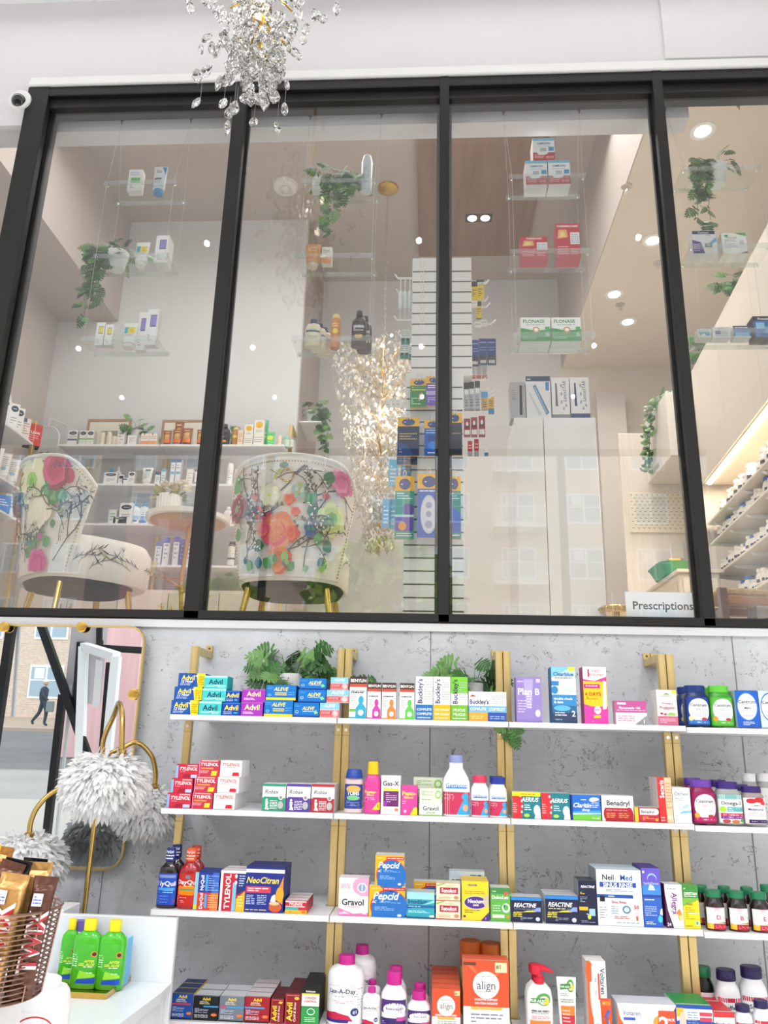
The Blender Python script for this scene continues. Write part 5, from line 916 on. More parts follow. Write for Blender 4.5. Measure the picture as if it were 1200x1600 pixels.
def HB(x0, x1, yt, col, tier, des, lab, **k): return BX(x0, x1, yt, TZ[col][tier], des, lab, k.pop('where', ''), Yf=k.pop('Yf', HY), **k)
def lb(s): return s
WBX = 'f7f6f5 e9e4e0 f2f0ee'
HB(198, 219, 265, 0, 0, WBX+'|r .2 .36 .9 .62 5ab85a;l .1 .7 .8 .9 3 99a;l .2 .1 .8 .3 3 889', 'small white and green carton on topmost left acrylic shelf', dep=.04)
tube_pack(.07, .17, M('eef4f7', .35), M('2f8fd0', .4), 'p 2a9ad8 .6 1 1 1 1 .6;l .2 .7 .6 .9 3 456;r .1 .38 .7 .44 234;l .2 .2 .7 .34 3 789;r 0 0 1 .1 bfe0f0', 'white and blue cream tube on topmost left acrylic shelf', (at(247, 300, Y=HY+.03).x, HY+.035, TZ[0][0]+.001))
TYG = 'r .1 .45 .5 .8 4ab0c8;r .4 .45 .95 .8 f2e04a;e .66 .62 .16 .14 e8c82a;l .2 .3 .8 .4 2 99a'
tube_pack(.07, .14, M('f5f4f1', .35), M('f5f4f1', .4), TYG, 'white tube with yellow and teal patch, middle left acrylic shelf', (at(219, 415, Y=HY+.03).x, HY+.035, TZ[0][1]+.001))
PV = WBX+'|r .3 .5 .85 .84 555;r .34 .53 .85 .82 9a8ad8;l .2 .1 .8 .3 3 99a'
PVY = PV.replace('9a8ad8', 'e8e05a')
HB(240, 260, 368, 0, 1, PV, 'white carton with violet square on middle left acrylic shelf', dep=.035, n=2)
HB(147, 160, 504, 0, 2, PVY, 'slim white carton with yellow square, left one, bottom acrylic shelf', dep=.03)
HB(161, 174, 507, 0, 2, PVY, 'slim white carton with yellow square, right one, bottom acrylic shelf', dep=.03)
tube_pack(.07, .135, M('f5f4f1', .35), M('f5f4f1', .4), TYG, 'white tube with yellow and teal patch, bottom left acrylic shelf', (at(200, 540, Y=HY+.03).x, HY+.035, TZ[0][2]+.001))
HB(211, 225, 488, 0, 2, PV, 'slim white carton with violet square behind its twin, bottom shelf', dep=.03, Yf=HY+.05)
HB(225, 243, 483, 0, 2, PV, 'white carton with violet square at right of bottom shelf', dep=.04)
HB(487, 503, 275, 1, 0, WBX+'|l .2 .2 .8 .8 6 99a', 'plain white carton beside plant on second acrylic ladder', dep=.045, n=1)
bottle('can', .055, .215, M('dfe9ee', .25), M('f3f6f8', .35), '', 'l .3 .3 .7 .8 8 8aa;e .5 .2 .12 .04 9bc', 'white hairspray can on the top shelf of second acrylic ladder', (at(572, 305, Y=HY+.03).x, HY+.03, TZ[1][0]+.001), name='spray_can', cat='spray can')
tube_pack(.075, .13, M('e8a868', .35), M('e8d4bc', .4), 'r 0 .1 1 .3 f08030;r 0 .3 1 .4 f8b060;l .2 .6 .8 .85 4 fff', 'orange sunscreen tube on middle shelf of second acrylic ladder', (at(488, 415, Y=HY+.03).x, HY+.035, TZ[1][1]+.001))
HB(502, 518, 386, 1, 1, 'f2efec e8e2dc f0ece8|r 0 0 1 .4 f0a070;l .1 .5 .9 .9 5 a87', 'white and orange sunscreen carton on second acrylic ladder', dep=.035)
for i, (dx, dy, nm) in enumerate(((0, 0, 'front'), (.02, .045, 'middle'), (.04, .09, 'rear'))):
    bottle('lot', .075, .145, M('e8dcc0', .4), M('22305e', .4), '', 'p 2f5a7a .1 .74 .9 .7 .9 .82 .1 .86;l .2 .3 .8 .6 4 a87;t Lotion .5 .9 .08 567 - .7', f'beige lotion bottle with navy cap, {nm} of three, second acrylic ladder', (at(487, 545, Y=HY).x+dx, HY+.02+dy*.9, TZ[1][2]+.001), group='beige lotion bottles')
bottle('can', .045, .175, M('d8884a', .3), M('e8d060', .35), '', 'e .5 .55 .26 .1 f2dc4a;l .2 .2 .8 .4 3 a50;l .2 .7 .8 .9 2 fe9', 'orange sunscreen spray can on bottom shelf of second acrylic ladder', (at(523, 545, Y=HY+.03).x, HY+.035, TZ[1][2]+.001), name='spray_can', cat='spray can')
for dx, dy, nm in ((0, 0, 'in front'), (.022, .05, 'behind its twin')):
    bottle('lot', .07, .19, M('2a1d18', .25), M('1c1412', .3), '', 'e .5 .3 .2 .08 f0a030;e .4 .36 .12 .06 f8c040;e .6 .36 .12 .06 f8c040;l .2 .6 .8 .9 4 fff;t TANNING .5 .8 .07 fff b .8', f'dark brown tanning oil bottle {nm}, second acrylic ladder', (at(559, 547, Y=HY).x+dx, HY+.025+dy, TZ[1][2]+.001), group='dark tanning oil bottles')
OMR = 'f4f6f7 e0c8ca eef2f4|r 0 0 1 .36 c03048;r 0 .88 1 1 7cc4e4;t OMRON .5 .76 .1 2a4a9a b .6;r .72 .42 .96 .6 3a9ad8;e .44 .36 .26 .12 f0f2f4;r .34 .4 .62 .56 b8c0c0;l .2 .62 .8 .66 1 99a;l .06 .08 .5 .28 3 fcc;l .6 .08 .94 .2 2 fcc'
zz = HB(822, 856, 251, 2, 0, OMR, 'blood pressure monitor box, lower left, third acrylic ladder', dep=.09)
HB(857.5, 892, 250, 2, 0, OMR, 'blood pressure monitor box, lower right, third acrylic ladder', dep=.09)
a, b, h = row(833, 867, 205, zz, HY, 245); carton(b-a, TZ[2][0]+(zz-TZ[2][0])*1.95-zz, .09, OMR, 'blood pressure monitor box perched on two others, third acrylic ladder', ((a+b)/2, HY, zz+.0005))
TC_ = 'c81f3a a81830 d02a40|t THERMACARE .5 .92 .07 fff bi .9;r .6 .4 .98 .74 f4f0ee;l .63 .43 .95 .7 5 89a;p f0b45a .06 .56 .5 .6 .46 .82 .12 .82;p f8d88a .14 .6 .4 .62 .36 .76 .2 .76;l .06 .1 .5 .36 4 fbb;l .6 .1 .9 .3 3 fbb'
HB(814, 857, 370, 2, 1, TC_, 'wide red heat wrap box on middle shelf of third acrylic ladder', dep=.07)
HB(870, 908, 349, 2, 1, TC_, 'tall red heat wrap box on middle shelf of third acrylic ladder', dep=.07)
FL_ = 'f4f6f2 e6e0d8 f0f2ee|p 2f9a4c 0 0 1 0 1 .5 .5 .44 0 .56;t FLONASE .45 .84 .16 2f8a4a b .72;l .2 .66 .8 .72 1 789;e .52 .48 .12 .12 e85a4a;e .52 .48 .1 .1 f2c040;e .52 .48 .07 .07 fff;r .82 .18 .97 .6 4ab060;l .84 .2 .96 .34 2 fff;l .06 .08 .5 .2 2 cfe8cf'
HB(814, 861, 496, 2, 2, FL_, 'green and white nasal spray box, left one, third acrylic ladder', dep=.06, n=2)
HB(862.5, 909, 496, 2, 2, FL_, 'green and white nasal spray box, right one, third acrylic ladder', dep=.06, n=2)
HB(1083, 1122, 360, 3, 1, 'f0eff4 d8d0c8 eee|r .04 .84 .96 .98 1c2450;t Contour .5 .91 .08 fff b .6;p 4a3a86 0 .02 .5 .02 .36 .5 0 .6;p 6ab0e0 .5 .3 1 .5 1 .7;e .66 .32 .18 .14 e8dcb0;r .52 .28 .8 .44 222;r .58 .32 .74 .42 9ab;l .06 .1 .3 .44 4 cbe;l .6 .76 .9 .82 1 667', 'white and violet glucose meter box on right-hand acrylic ladder', dep=.07)
HB(1130, 1169, 364, 3, 1, 'f4f5f2 d8d4c8 eee|p 4aa84a .5 1 1 1 1 .84 .76 .9;e .2 .86 .08 .06 4a9a5a;t TESTSTRIP .4 .76 .07 5a6a60 - .6;l .1 .3 .6 .7 6 99a;r .7 .4 .9 .64 dfe6e8;p b04a9a .7 0 1 0 1 .12;l .72 .42 .88 .6 3 789', 'white and green glucose meter box on right-hand acrylic ladder', dep=.07)
HB(1091, 1112, 514, 3, 2, 'f2f4f5 d8d4cc eee|r .1 .2 .9 .7 6ab8dc;p fff .1 .2 .6 .2 .5 .5;l .1 .76 .9 .92 1 667', 'small white and light blue test strip box, bottom right shelf', dep=.05)
HB(1114, 1142, 511, 3, 2, 'f2f2f3 d8d4cc eee|r .16 .3 .46 .66 3a4a86;l .5 .3 .9 .66 3 667;t ACCU .5 .84 .14 567 b .8;r .1 .12 .9 .22 bcd', 'white test strip box with navy square, bottom right shelf', dep=.05)
HB(1147, 1174, 509, 3, 2, '2a7ac8 d8d4cc ddd|r 0 .7 1 1 16204a;r .1 .1 .9 .4 8cc8f0;l .1 .76 .9 .92 1 fff;r 0 0 1 .1 e8eef2', 'bright blue test strip box, bottom right shelf', dep=.05)
HB(1180, 1214, 494, 3, 2, '2a6fb8 1a1a22 222|r 0 .78 1 1 15182c;t Freestyle .5 .88 .1 fff b .8;r .1 .4 .5 .7 9cd0f0;r .5 .2 .9 .5 5aa8e0;l .1 .06 .9 .16 2 cde', 'large blue and black test strip box at right picture edge', dep=.07)
# plants on the acrylic shelves
p = at(180, 425, Y=HY+.05); plant((p.x, HY+.055, TZ[0][1]+.001), 'trailing plant in white pot on left acrylic ladder', 16, [(-.14, -.05, -.02, 5), (-.13, -.04, -.2, 8), (-.1, -.05, -.38, 10), (-.12, -.04, -.3, 9), (-.07, -.05, -.22, 7)], (.05, .095), .066, 21)
p = at(530, 312, Y=HY+.05); plant((p.x, HY+.06, TZ[1][0]+.001), 'trailing plant in white pot on second acrylic ladder', 26, [(.03, -.1, -.22, 7), (-.04, -.1, -.33, 8), (-.06, -.1, -.12, 5), (.07, -.1, -.12, 5)], (.045, .085), .066, 22)
p = at(1122, 300, Y=HY+.05); plant((p.x, HY+.06, TZ[3][0]+.001), 'trailing plant in white pot on right-hand acrylic ladder', 14, [(-.1, -.05, -.05, 6), (-.13, -.05, -.15, 8), (-.12, -.05, -.3, 10), (-.07, -.05, -.33, 10), (-.1, -.06, -.2, 8)], (.055, .1), .064, 23)
# ================================================================ floral armchairs
CLOTH = noisy('ivory_cloth', 'efe9df', 'f5f0e8', 30, 2, .8); LEG = M('c9a85c', .2, 1)
def chair(loc, rz, label, seed, mode):
    q = random.Random(seed); t = thing('floral_armchair', loc, label, 'armchair', 'floral print slipper chairs with brass legs', rz)
    # the chair faces +Y locally; its curved back looks towards -Y
    rw, rd = .285, .27; sz0, sz1 = .33, .56
    sb = MB(); rows = [(sz0, rw*.96, .3), (sz0+.02, rw, .315), (sz1-.05, rw*1.0, .32), (sz1, rw*.9, .29)]
    sb.loft(rows, CLOTH, 2.6, 40, True, 0, .085); seat = sb.build('seat', t)
    MB().loft([(sz0-.03, rw*.86, .25), (sz0, rw*.93, .265)], M('1b1a1c', .8), 2.6, 36, True, 0, .05).build('underside', t)
    # back shell: a = angle from rear centre, v = 0..1 height
    A = 1.45; H0 = .345
    def top(a): return .955-.04*(abs(a)/A)**2-.12*max(0, (abs(a)/A-.55)/.45)**2
    def O(a, v, o=0, inner=False):
        v = min(1, max(0, v))
        z = H0+(top(a)-H0)*v; fl = 1+.1*v**1.3; r1, r2 = rw*fl*1.06, rd*fl*1.02
        if inner: r1 -= .075; r2 -= .075
        a2 = a*(1.0+.45*v)/A
        return Vector((sin(a2)*(r1+o), -cos(a2)*(r2+o)+.03-.05*v, z))
    na, nv = 40, 14; V = []; F = []
    for i in range(na+1):
        a = -A+2*A*i/na; 
        # the front ends sweep forward at the bottom
        for j in range(nv+1): V.append(O(a, j/nv))
        for j in range(nv+1): V.append(O(a, 1-j/nv, 0, True))
    m_ = 2*(nv+1)
    for i in range(na):
        for j in range(m_): F.append((i*m_+j, i*m_+(j+1) % m_, (i+1)*m_+(j+1) % m_, (i+1)*m_+j)[::-1])
    F += [tuple(range(m_)), tuple(na*m_+j for j in range(m_))[::-1]]
    bk = MB().add(V, F, CLOTH, True).build('backrest', t)
    pr = [O(-A+2*A*i/60, 1)+Vector((0, .0, .004)) for i in range(61)]
    MB().tube([O(-A, i/8, -.01) for i in range(9)]+[p*1 for p in pr]+[O(A, 1-i/8, -.01) for i in range(9)], .011, CLOTH, 8).build('piping', t)
    nh = MB()
    for i in range(64): nh.ball(O(-A+2*A*i/63, .955, .003), .0042, LEG, 6)
    for k in range(1, 26):
        for s in (-1, 1): nh.ball(O(s*A*.965, k/27, .003), .0042, LEG, 6)
    nh.build('nailhead_trim', t)
    # printed flowers, branches, butterflies laid on the outer shell
    pt = MB(); kk = [0]
    S = lambda u, v: O(u, v, .0016+.00006*kk[0])
    usc = 1/(rw*1.08); vsc = 1/.6
    def blob(u, v, r, col, n=12, wob=.15, ax=1, rot=0, ph=0):
        kk[0] += 1; c = S(u, v); pts = [c]; e = []
        for ring in (.5, 1):
            for i in range(n):
                a = 2*pi*i/n; rr = r*ring*(1+wob*sin(5*a+ph)*(ring == 1)); x, y = rr*cos(a)*ax, rr*sin(a); x, y = x*cos(rot)-y*sin(rot), x*sin(rot)+y*cos(rot); pts.append(S(u+x*usc, min(.985, max(.01, v+y*vsc))))
        f = [(0, 1+i, 1+(i+1) % n) for i in range(n)]+[(1+i, 1+n+i, 1+n+(i+1) % n, 1+(i+1) % n) for i in range(n)]
        pt.add(pts, f, M(col, .8))
    def lf(u, v, L, ang, col, wd=.42):
        kk[0] += 1; pts = []; n = 7
        for i in range(n):
            s = i/(n-1); ww = L*wd*max(0, sin(pi*s))**.8
            for k in (-1, 0, 1): x, y = L*s, ww*k; pts.append(S(u+(x*cos(ang)-y*sin(ang))*usc, min(.985, max(.01, v+(x*sin(ang)+y*cos(ang))*vsc))))
        pt.add(pts, [(i*3+k, (i+1)*3+k, (i+1)*3+k+1, i*3+k+1) for i in range(n-1) for k in (0, 1)], M(col, .8))
    def line(P, w, col='4a4648'):
        kk[0] += 1
        for (u0, v0), (u1, v1) in zip(P, P[1:]):
            d = Vector(((u1-u0)/usc, (v1-v0)/vsc)); 
            if d.length < 1e-6: continue
            nn = Vector((-d.y, d.x)).normalized()*w
            a = [S(u0+nn.x*usc, v0+nn.y*vsc), S(u1+nn.x*usc, v1+nn.y*vsc), S(u1-nn.x*usc, v1-nn.y*vsc), S(u0-nn.x*usc, v0-nn.y*vsc)]; pt.add(a, [(0, 1, 2, 3)], M(col, .8))
    GS = 1.35 if mode == 1 else 1.15
    def flower(u, v, r, cols, n=6, core='d8d040'):
        r *= GS
        for ring, c in enumerate(cols):
            rr = r*(1-.3*ring); m = n+ring
            for i in range(m):
                a = 2*pi*i/m+ring*.5+u; blob(u+cos(a)*rr*.55*usc, v+sin(a)*rr*.55*vsc, rr*.5, c, 9, .06, 1.15, a)
        blob(u, v, r*.2, core, 8, .2)
    def peony(u, v, r, c1, c2, c3):
        r *= GS
        for i in range(16):
            a = i*2.4; d = r*(1-i/16)*.72; blob(u+cos(a)*d*usc, v+sin(a)*d*vsc, r*.36, (c1, c2, c3)[i % 3], 10, .1, 1.2, a+1.5, i)
    def twig(u, v, ang, L, g=2):
        P = [(u, v)]; a = ang
        for i in range(5):
            a += q.uniform(-.45, .45); u += cos(a)*L/5*usc; v += sin(a)*L/5*vsc; P.append((u, min(.97, max(.02, v))))
            if not .03 < v < .9 or abs(u) > 1.3: break
            if i and g: lf(u, min(.95, max(.03, v)), .022, a+q.choice((-1, 1))*.9, '5a5a58', .3); kk[0] += 0; lf(u, min(.95, max(.03, v)), .019, a+q.choice((-1, 1))*.9, 'f0ebe2', .22)
            if i in (1, 3) and g > 1: twig(u, v, a+q.choice((-1, 1))*.8, L*.55, g-1)
        line(P, .0014+.0008*g)
    def dragonfly(u, v, ang, col='a8b85c'):
        line([(u, v), (u+.05*cos(ang)*usc, v+.05*sin(ang)*vsc)], .0018, '6a7a3a')
        for s in (.9, 1.3, -.9, -1.3): lf(u+.035*cos(ang)*usc, v+.035*sin(ang)*vsc, .04, ang+s+(.0 if s > 0 else 0), col, .12)
    def fly(u, v, c1, c2):
        for s in (1, -1):
            lf(u, v, .05, pi/2-s*.7, c1, .5); lf(u, v, .035, -pi/2+s*.7, c1, .5); lf(u, v, .03, pi/2-s*.7, c2, .4)
        line([(u, v-.03), (u, v+.03)], .002, '222')
    def U(x): return x
    if mode == 1:
        O_ = O
        S = lambda u, v: O_(u*.85+.32, v, .0016+.00006*kk[0])
        twig(-.2, .1, 1.5, .45, 3); twig(-1.0, .15, 1.2, .35, 3); twig(.3, .2, 1.7, .4, 3); twig(-.6, .5, 2.2, .25, 2); twig(.9, .1, 1.4, .4, 3); twig(.1, .55, .6, .25, 2)
        for u, v, a in ((-.1, .62, 2.4), (.05, .56, -1.2), (.3, .62, .2), (-.25, .75, 2.8), (.2, .5, -.4)): lf(u, v, .085, a, '3f9a5c'); 
        flower(.02, .78, .085, ['e9efc0', 'f2f0cc', '9ad86a'], 6, '6ac04a')
        for u, v in ((.42, .68), (.62, .64), (.5, .78), (.78, .66)): blob(u, v, .04, '2f7f52', 12, .04); blob(u, v, .022, '5fae7c', 8, .3)
        peony(.6, .86, .075, 'c02a5c', 'd8447c', '8a1a48')
        peony(-.88, .55, .07, 'c8304c', 'd84a60', 'e06a7a'); peony(-.78, .38, .05, 'd8402f', 'e25a40', 'c8304c'); blob(-.55, .52, .022, 'e0503c'); blob(-.6, .62, .016, 'd83a3a')
        fly(-.42, .64, '2c5fa8', '1a1c30'); blob(-.85, .8, .026, 'f0d83a'); peony(.42, .06, .07, 'd84a9a', 'e86ab0', 'c23a8c')
        for u, v, a in ((.2, .14, 2.6), (.3, .2, 1.9), (.42, .25, 1.2), (.55, .22, .6), (-.8, .15, 1.6)): lf(u, v, .07, a, '4aa060')
        blob(.45, .3, .02, 'c83a9c'); peony(.3, .5, .075, 'f3ecd4', 'efe6c8', 'f6f0dc'); dragonfly(.75, .5, .4); fly(.1, .27, '3f9a9a', '1a4a5a'); lf(.7, .45, .05, -1.2, '2f8a5c')
        for i in range(9): twig(q.uniform(-.9, 1.1), q.uniform(.1, .75), q.uniform(.3, 2.8), q.uniform(.12, .22), 2)
        for u in (-1.2, -1.05): peony(u, .7, .05, 'e8e0b0', 'f0e8c4', 'dcd49a')
    else:
        twig(.45, .05, 1.6, .4, 3); twig(-.5, .45, 2.2, .35, 3); twig(.3, .6, .9, .35, 3); twig(-.1, .7, .7, .3, 3); twig(-.9, .1, 1.4, .3, 3); twig(.75, .3, 1.7, .3, 2); twig(-.3, .2, .5, .3, 3)
        peony(-.16, .36, .1, 'e8845c', 'e0607c', 'f09a70'); peony(-.1, .12, .07, 'e87a3c', 'f0925a', 'd85a3a'); peony(.14, .34, .04, 'e8583c', 'f07a5a', 'd8402f'); peony(-.42, .38, .04, 'e0607c', 'e8845c', 'd8506a')
        for u, v, r in ((-.55, .53, .035), (-.55, .66, .022), (.06, .62, .028), (.18, .52, .024), (.1, .16, .02)): peony(u, v, r, 'e85a3c', 'f07a4a', 'd84a3a')
        flower(-.28, .66, .045, ['eeeac4', 'f2efd0'], 7, 'e0e080'); peony(.92, .84, .065, 'd86aa0', 'e88ab8', 'c2508c'); flower(.86, .5, .075, ['dfe8a0', 'c8dc7a', '7ab84a'], 6, '4a9a3c')
        for u, v, a in ((-.4, .24, 3.0), (.52, .48, 2.0), (.62, .4, .8), (.8, .32, -1), (.65, .25, 1.5), (.7, .9, -1.8), (.5, .6, 2.4), (-1.0, .86, -1.2), (-1.05, .45, -1.6), (-.92, .9, -1.4)): lf(u, v, .075, a, q.choice(('3f9a5c', '5ab06a', '2f7f52')))
        peony(-1.02, .62, .07, 'a8305c', 'c8406c', '701c3c'); blob(-1.02, .62, .02, '8ac07a'); fly(.48, .37, '2f5fa0', '2f8a6c'); fly(.22, .68, '9ac0b8', 'c8dcd4'); dragonfly(-.25, .87, -.6); dragonfly(.35, .7, 3)
        fly(.02, .97, '6a9a90', '4a7a70') if 0 else lf(-.04, .93, .035, -1.5, '6a9a90', .6); blob(.66, .68, .02, 'c83a4c')
        for i in range(16): lf(q.uniform(-.95, .95), q.uniform(.03, .1), q.uniform(.03, .07), q.uniform(.3, 2.9), q.choice(('3f8a4c', '5aa05a', '2f6f7a', '8ab86a')))
        for i in range(9): twig(q.uniform(-.95, .95), q.uniform(.1, .8), q.uniform(.3, 2.8), q.uniform(.12, .22), 2)
    pt.build('floral_print', t)
    # twigs printed on the seat side
    sp = MB(); O2 = O
    def S2(u, v):
        a = u; c, d = sin(a), -cos(a); e = 2/2.6
        z = sz0+.02+(sz1-.07-sz0)*v; return Vector(((rw*1.006)*math.copysign(abs(c)**e, c), .085+.322*math.copysign(abs(d)**e, d), z))
    for g in range(26):
        u = 1.0+(g % 13)*.17; s = 1 if g < 13 else -1; v = q.uniform(.1, .5); P = [(u, v)]; a = q.uniform(.3, 2.6)
        for i in range(6): a += q.uniform(-.5, .5); u += cos(a)*.09; v = min(.96, max(.04, v+sin(a)*.16)); P.append((u, v))
        for (u0, v0), (u1, v1) in zip(P, P[1:]):
            A_ = S2(s*u0, v0); B_ = S2(s*u1, v1); w_ = Vector((0, 0, .0016)); o_ = Vector((s*.002, .001, 0)); sp.add([A_+w_+o_, B_+w_+o_, B_-w_+o_, A_-w_+o_], [(0, 1, 2, 3)], M('4a4648', .8))
            m1 = (A_+B_)/2+o_*1.3; dd = (B_-A_); sp.add([m1, m1+dd*.5+Vector((0, 0, .012)), m1+dd*1.0+Vector((0, 0, .018)), m1+dd*.55+Vector((0, 0, .004))], [(0, 1, 2, 3)], M(('5a5a58', '4a8a5c', 'a8b85c')[g % 3 if g % 5 == 0 else 0], .8))
    sp.build('seat_print', seat)
    for x in (-.2, .2):
        for y in (-.12, .24):
            MB().tube([(x, y, sz0-.025), (x*1.25, y+(y-.06)*.22, .0)], [.018, .01], LEG, 12).build('leg', t)
    for z in [0]:
        c = O(.0, .86, .004); rg = MB().tube([(c.x+.032*cos(a), c.y-.006, c.z+.032*sin(a)-.02) for a in [2*pi*i/24 for i in range(24)]], .004, LEG, 8, True); rg.ball((c.x, c.y, c.z+.014), .009, LEG, 8); rg.build('ring_pull', t)
    return t
fz = 1.951
c1 = at(112, 800, Y=.95); chair((c1.x+.02, 1.0, fz), radians(-44), 'floral armchair turned sideways at the left, seat towards the table', 5, 1)
c2 = at(460, 800, Y=.95); chair((c2.x, 1.0, fz), 0, 'floral armchair with its back square to the window, second from left', 9, 2)
# ---- round side table with branch stem
tp = at(294, 812, Y=1.65); t = thing('side_table', (tp.x, 1.65, fz), 'round white topped side table with gold branch pedestal between armchairs', 'side table'); th_ = tp.z-fz
MB().loft([(th_-.02, .25, .25), (th_-.016, .26, .26), (th_+.012, .26, .26), (th_+.016, .25, .25)], M('efe9e2', .25), 2, 48).build('table_top', t)
MB().loft([(th_-.05, .06, .06), (th_-.022, .235, .235)], M('c49a7c', .4, .4), 2, 40).build('underside', t)
GB = M('c9a06a', .35, .85); MB().tube([(0, 0, .02), (.02, 0, .25), (-.01, .01, .5), (.015, 0, th_-.03)], [.016, .013, .013, .015], GB, 10).build('stem', t)
br_ = MB(); bl = MB()
for dx, dz, z0 in ((-.16, .12, .45), (-.18, .02, .5), (.1, .1, .3), (-.1, .08, .22), (.14, .05, .42)):
    br_.tube([(0, -.0, z0), (dx*.5, -.03, z0+dz*.4), (dx, -.04, z0+dz)], [.008, .006, .004], GB, 7)
    for k in range(3):
        c = Vector((dx*(1+.15*k), -.05, z0+dz-.05*k+.02))
        for i in range(5):
            a = 2*pi*i/5; bl.add([c, c+Vector((cos(a-.45)*.02, -.008, sin(a-.45)*.02)), c+Vector((cos(a)*.03, -.012, sin(a)*.03)), c+Vector((cos(a+.45)*.02, -.008, sin(a+.45)*.02))], [(0, 1, 2, 3)], M('f0e2a8', .4, .3))
br_.build('branch', t); bl.build('metal_blossom', t)
MB().loft([(0, .16, .16), (.015, .16, .16), (.02, .02, .02)], GB, 2, 32).build('foot', t)
v = at(262, 800, Y=1.6); t = thing('flower_vase', (v.x, 1.6, tp.z+.017), 'ribbed white vase with cream roses standing on the round side table', 'vase')
mb = MB(); rb = []
seg = 72; vs = []; RW = [(0, .06), (.01, .066), (.05, .074), (.12, .078), (.125, .07), (.11, .066)]
for z, r in RW:
    for j in range(seg): a = 2*pi*j/seg; rr = r*(1+.03*cos(24*a)); vs.append((rr*cos(a), rr*sin(a), z))
mb.add(vs, [(i*seg+j, i*seg+(j+1) % seg, (i+1)*seg+(j+1) % seg, (i+1)*seg+j) for i in range(len(RW)-1) for j in range(seg)]+[tuple(range(seg))[::-1]], M('f4f2ee', .4)); mb.build('pot', t)
q = random.Random(4); fl = MB(); gl = MB()
for i in range(15):
    a = q.uniform(0, 2*pi); r = q.uniform(.02, .1); c = Vector((cos(a)*r*1.2+.02, sin(a)*r*.7-.01, .16+q.uniform(0, .06)-r*.3)); R0 = q.uniform(.024, .04)
    for k in range(16):
        b = k*2.4; e = .2+k*.08; rr = R0*(1-k/24); d = Vector((cos(b)*cos(e), sin(b)*cos(e), sin(e))); w = d.cross(Vector((0, 0, 1))).normalized()*rr*.55
        fl.add([c, c+d*rr*.7-w, c+d*rr+Vector((0, 0, .006))-w*.5, c+d*rr+Vector((0, 0, .006))+w*.5, c+d*rr*.7+w], [(0, 1, 2, 3, 4)], M(('f3ead8', 'efe2cc', 'f6f0e4')[k % 3], .7))
for i in range(34):
    a = q.uniform(0, 2*pi); c = Vector((cos(a)*.05, sin(a)*.04, .12)); d = Vector((cos(a)*1.2-.3, sin(a), q.uniform(-.5, .9))).normalized(); L = q.uniform(.06, .1); w = d.orthogonal().normalized()*L*.16
    gl.add([c, c+d*L*.5+w, c+d*L, c+d*L*.5-w], [(0, 1, 2, 3)], M(('8a8a4c', '6f7a3c', 'b0a878')[i % 3], .7))
fl.build('roses', t); gl.build('leaves', t)
# ================================================================ chandeliers
CRY = None
m, tt, N, L, b = nodes('cut_crystal'); b.inputs['Transmission Weight'].default_value = 1; b.inputs['Roughness'].default_value = .0; b.inputs['IOR'].default_value = 1.55; b.inputs['Base Color'].default_value = (1, 1, 1, 1); CRY = m
CRY2 = see_through('small_crystal', 'f4f2ee', 5, .03, 'fffaf0', .22)
BULB = M('fff2d8', .4, emis=9)
def drop_mesh(w, h, mat):
    mb = MB(); n = 8; rows = [(0, 0), (.16, .55), (.42, 1), (.62, .95), (.86, .5), (1, 0)]; vs = []; fs = []
    for i, (z, r) in enumerate(rows):
        for j in range(n): a = 2*pi*(j+.5*(i % 2))/n; vs.append((w/2*r*cos(a), w/2*r*.6*sin(a), -z*h))
    for i in range(5):
        for j in range(n):
            A0, A1 = i*n+j, i*n+(j+1) % n; B0, B1 = (i+1)*n+j, (i+1)*n+(j+1) % n
            if i % 2 == 0: fs += [(A0, B0, A1), (A1, B0, B1)]
            else: fs += [(A0, B0, B1), (A0, B1, A1)]
    return mb.add(vs, fs, mat)
q = random.Random(12); t = thing('crystal_chandelier', (-.69, -.6, 4.3), 'large crystal chandelier with leaf shaped drops hanging at the top of picture', 'chandelier')
protos = [drop_mesh(.042, .072, CRY), drop_mesh(.037, .06, CRY), drop_mesh(.046, .06, CRY)]; pm = []
for i, p in enumerate(protos): pm.append(None)
strings = MB(); cnt = 0
def put(x, y, z, k):
    global cnt
    if pm[k] is None: o = protos[k].build('crystal_drop', t); pm[k] = o.data
    else: o = bpy.data.objects.new('crystal_drop', pm[k]); COL.objects.link(o); o.parent = t
    o.location = (x, y, z); o.rotation_euler = (q.uniform(-.35, .35), q.uniform(-.5, .5), q.uniform(0, 3.1)); cnt += 1
cpx = [(298, 5, 36), (312, 74, 0), (306, 110, 0), (313, 155, 40), (350, 158, 20), (370, 160, 10), (357, 190, 20), (397, 187, 20), (433, 197, 20), (445, 165, 40), (431, 135, 20), (412, 148, 20), (392, 150, 0), (427, 135, 30), (479, 38, 20), (489, 15, 20), (507, 25, 20), (525, 5, 20), (330, 55, 0), (345, 120, 0), (447, 130, 0), (365, 175, 30)]
for x, y, dy in cpx:
    p = at(x, y, Y=-.6+q.uniform(-.05, .05)); put(p.x+.69, p.y+.6, p.z-4.3+.01, q.randrange(3))
    strings.tube([(p.x+.69, p.y+.6, p.z-4.3), (p.x+.69, p.y+.6, p.z-4.3+.03+dy*.0045)], .0006, M('d8d8d8', .3), 4)
while cnt < 98:
    y = q.uniform(-15, 152); wdt = 66 if y < 60 else 66-(y-60)*.4; x = 402+q.gauss(0, .5)*wdt; p = at(x, y, Y=-.6+q.gauss(0, .07)); put(p.x+.69, p.y+.6, p.z-4.3, q.randrange(3))
strings.build('thread', t)
cm_ = MB()
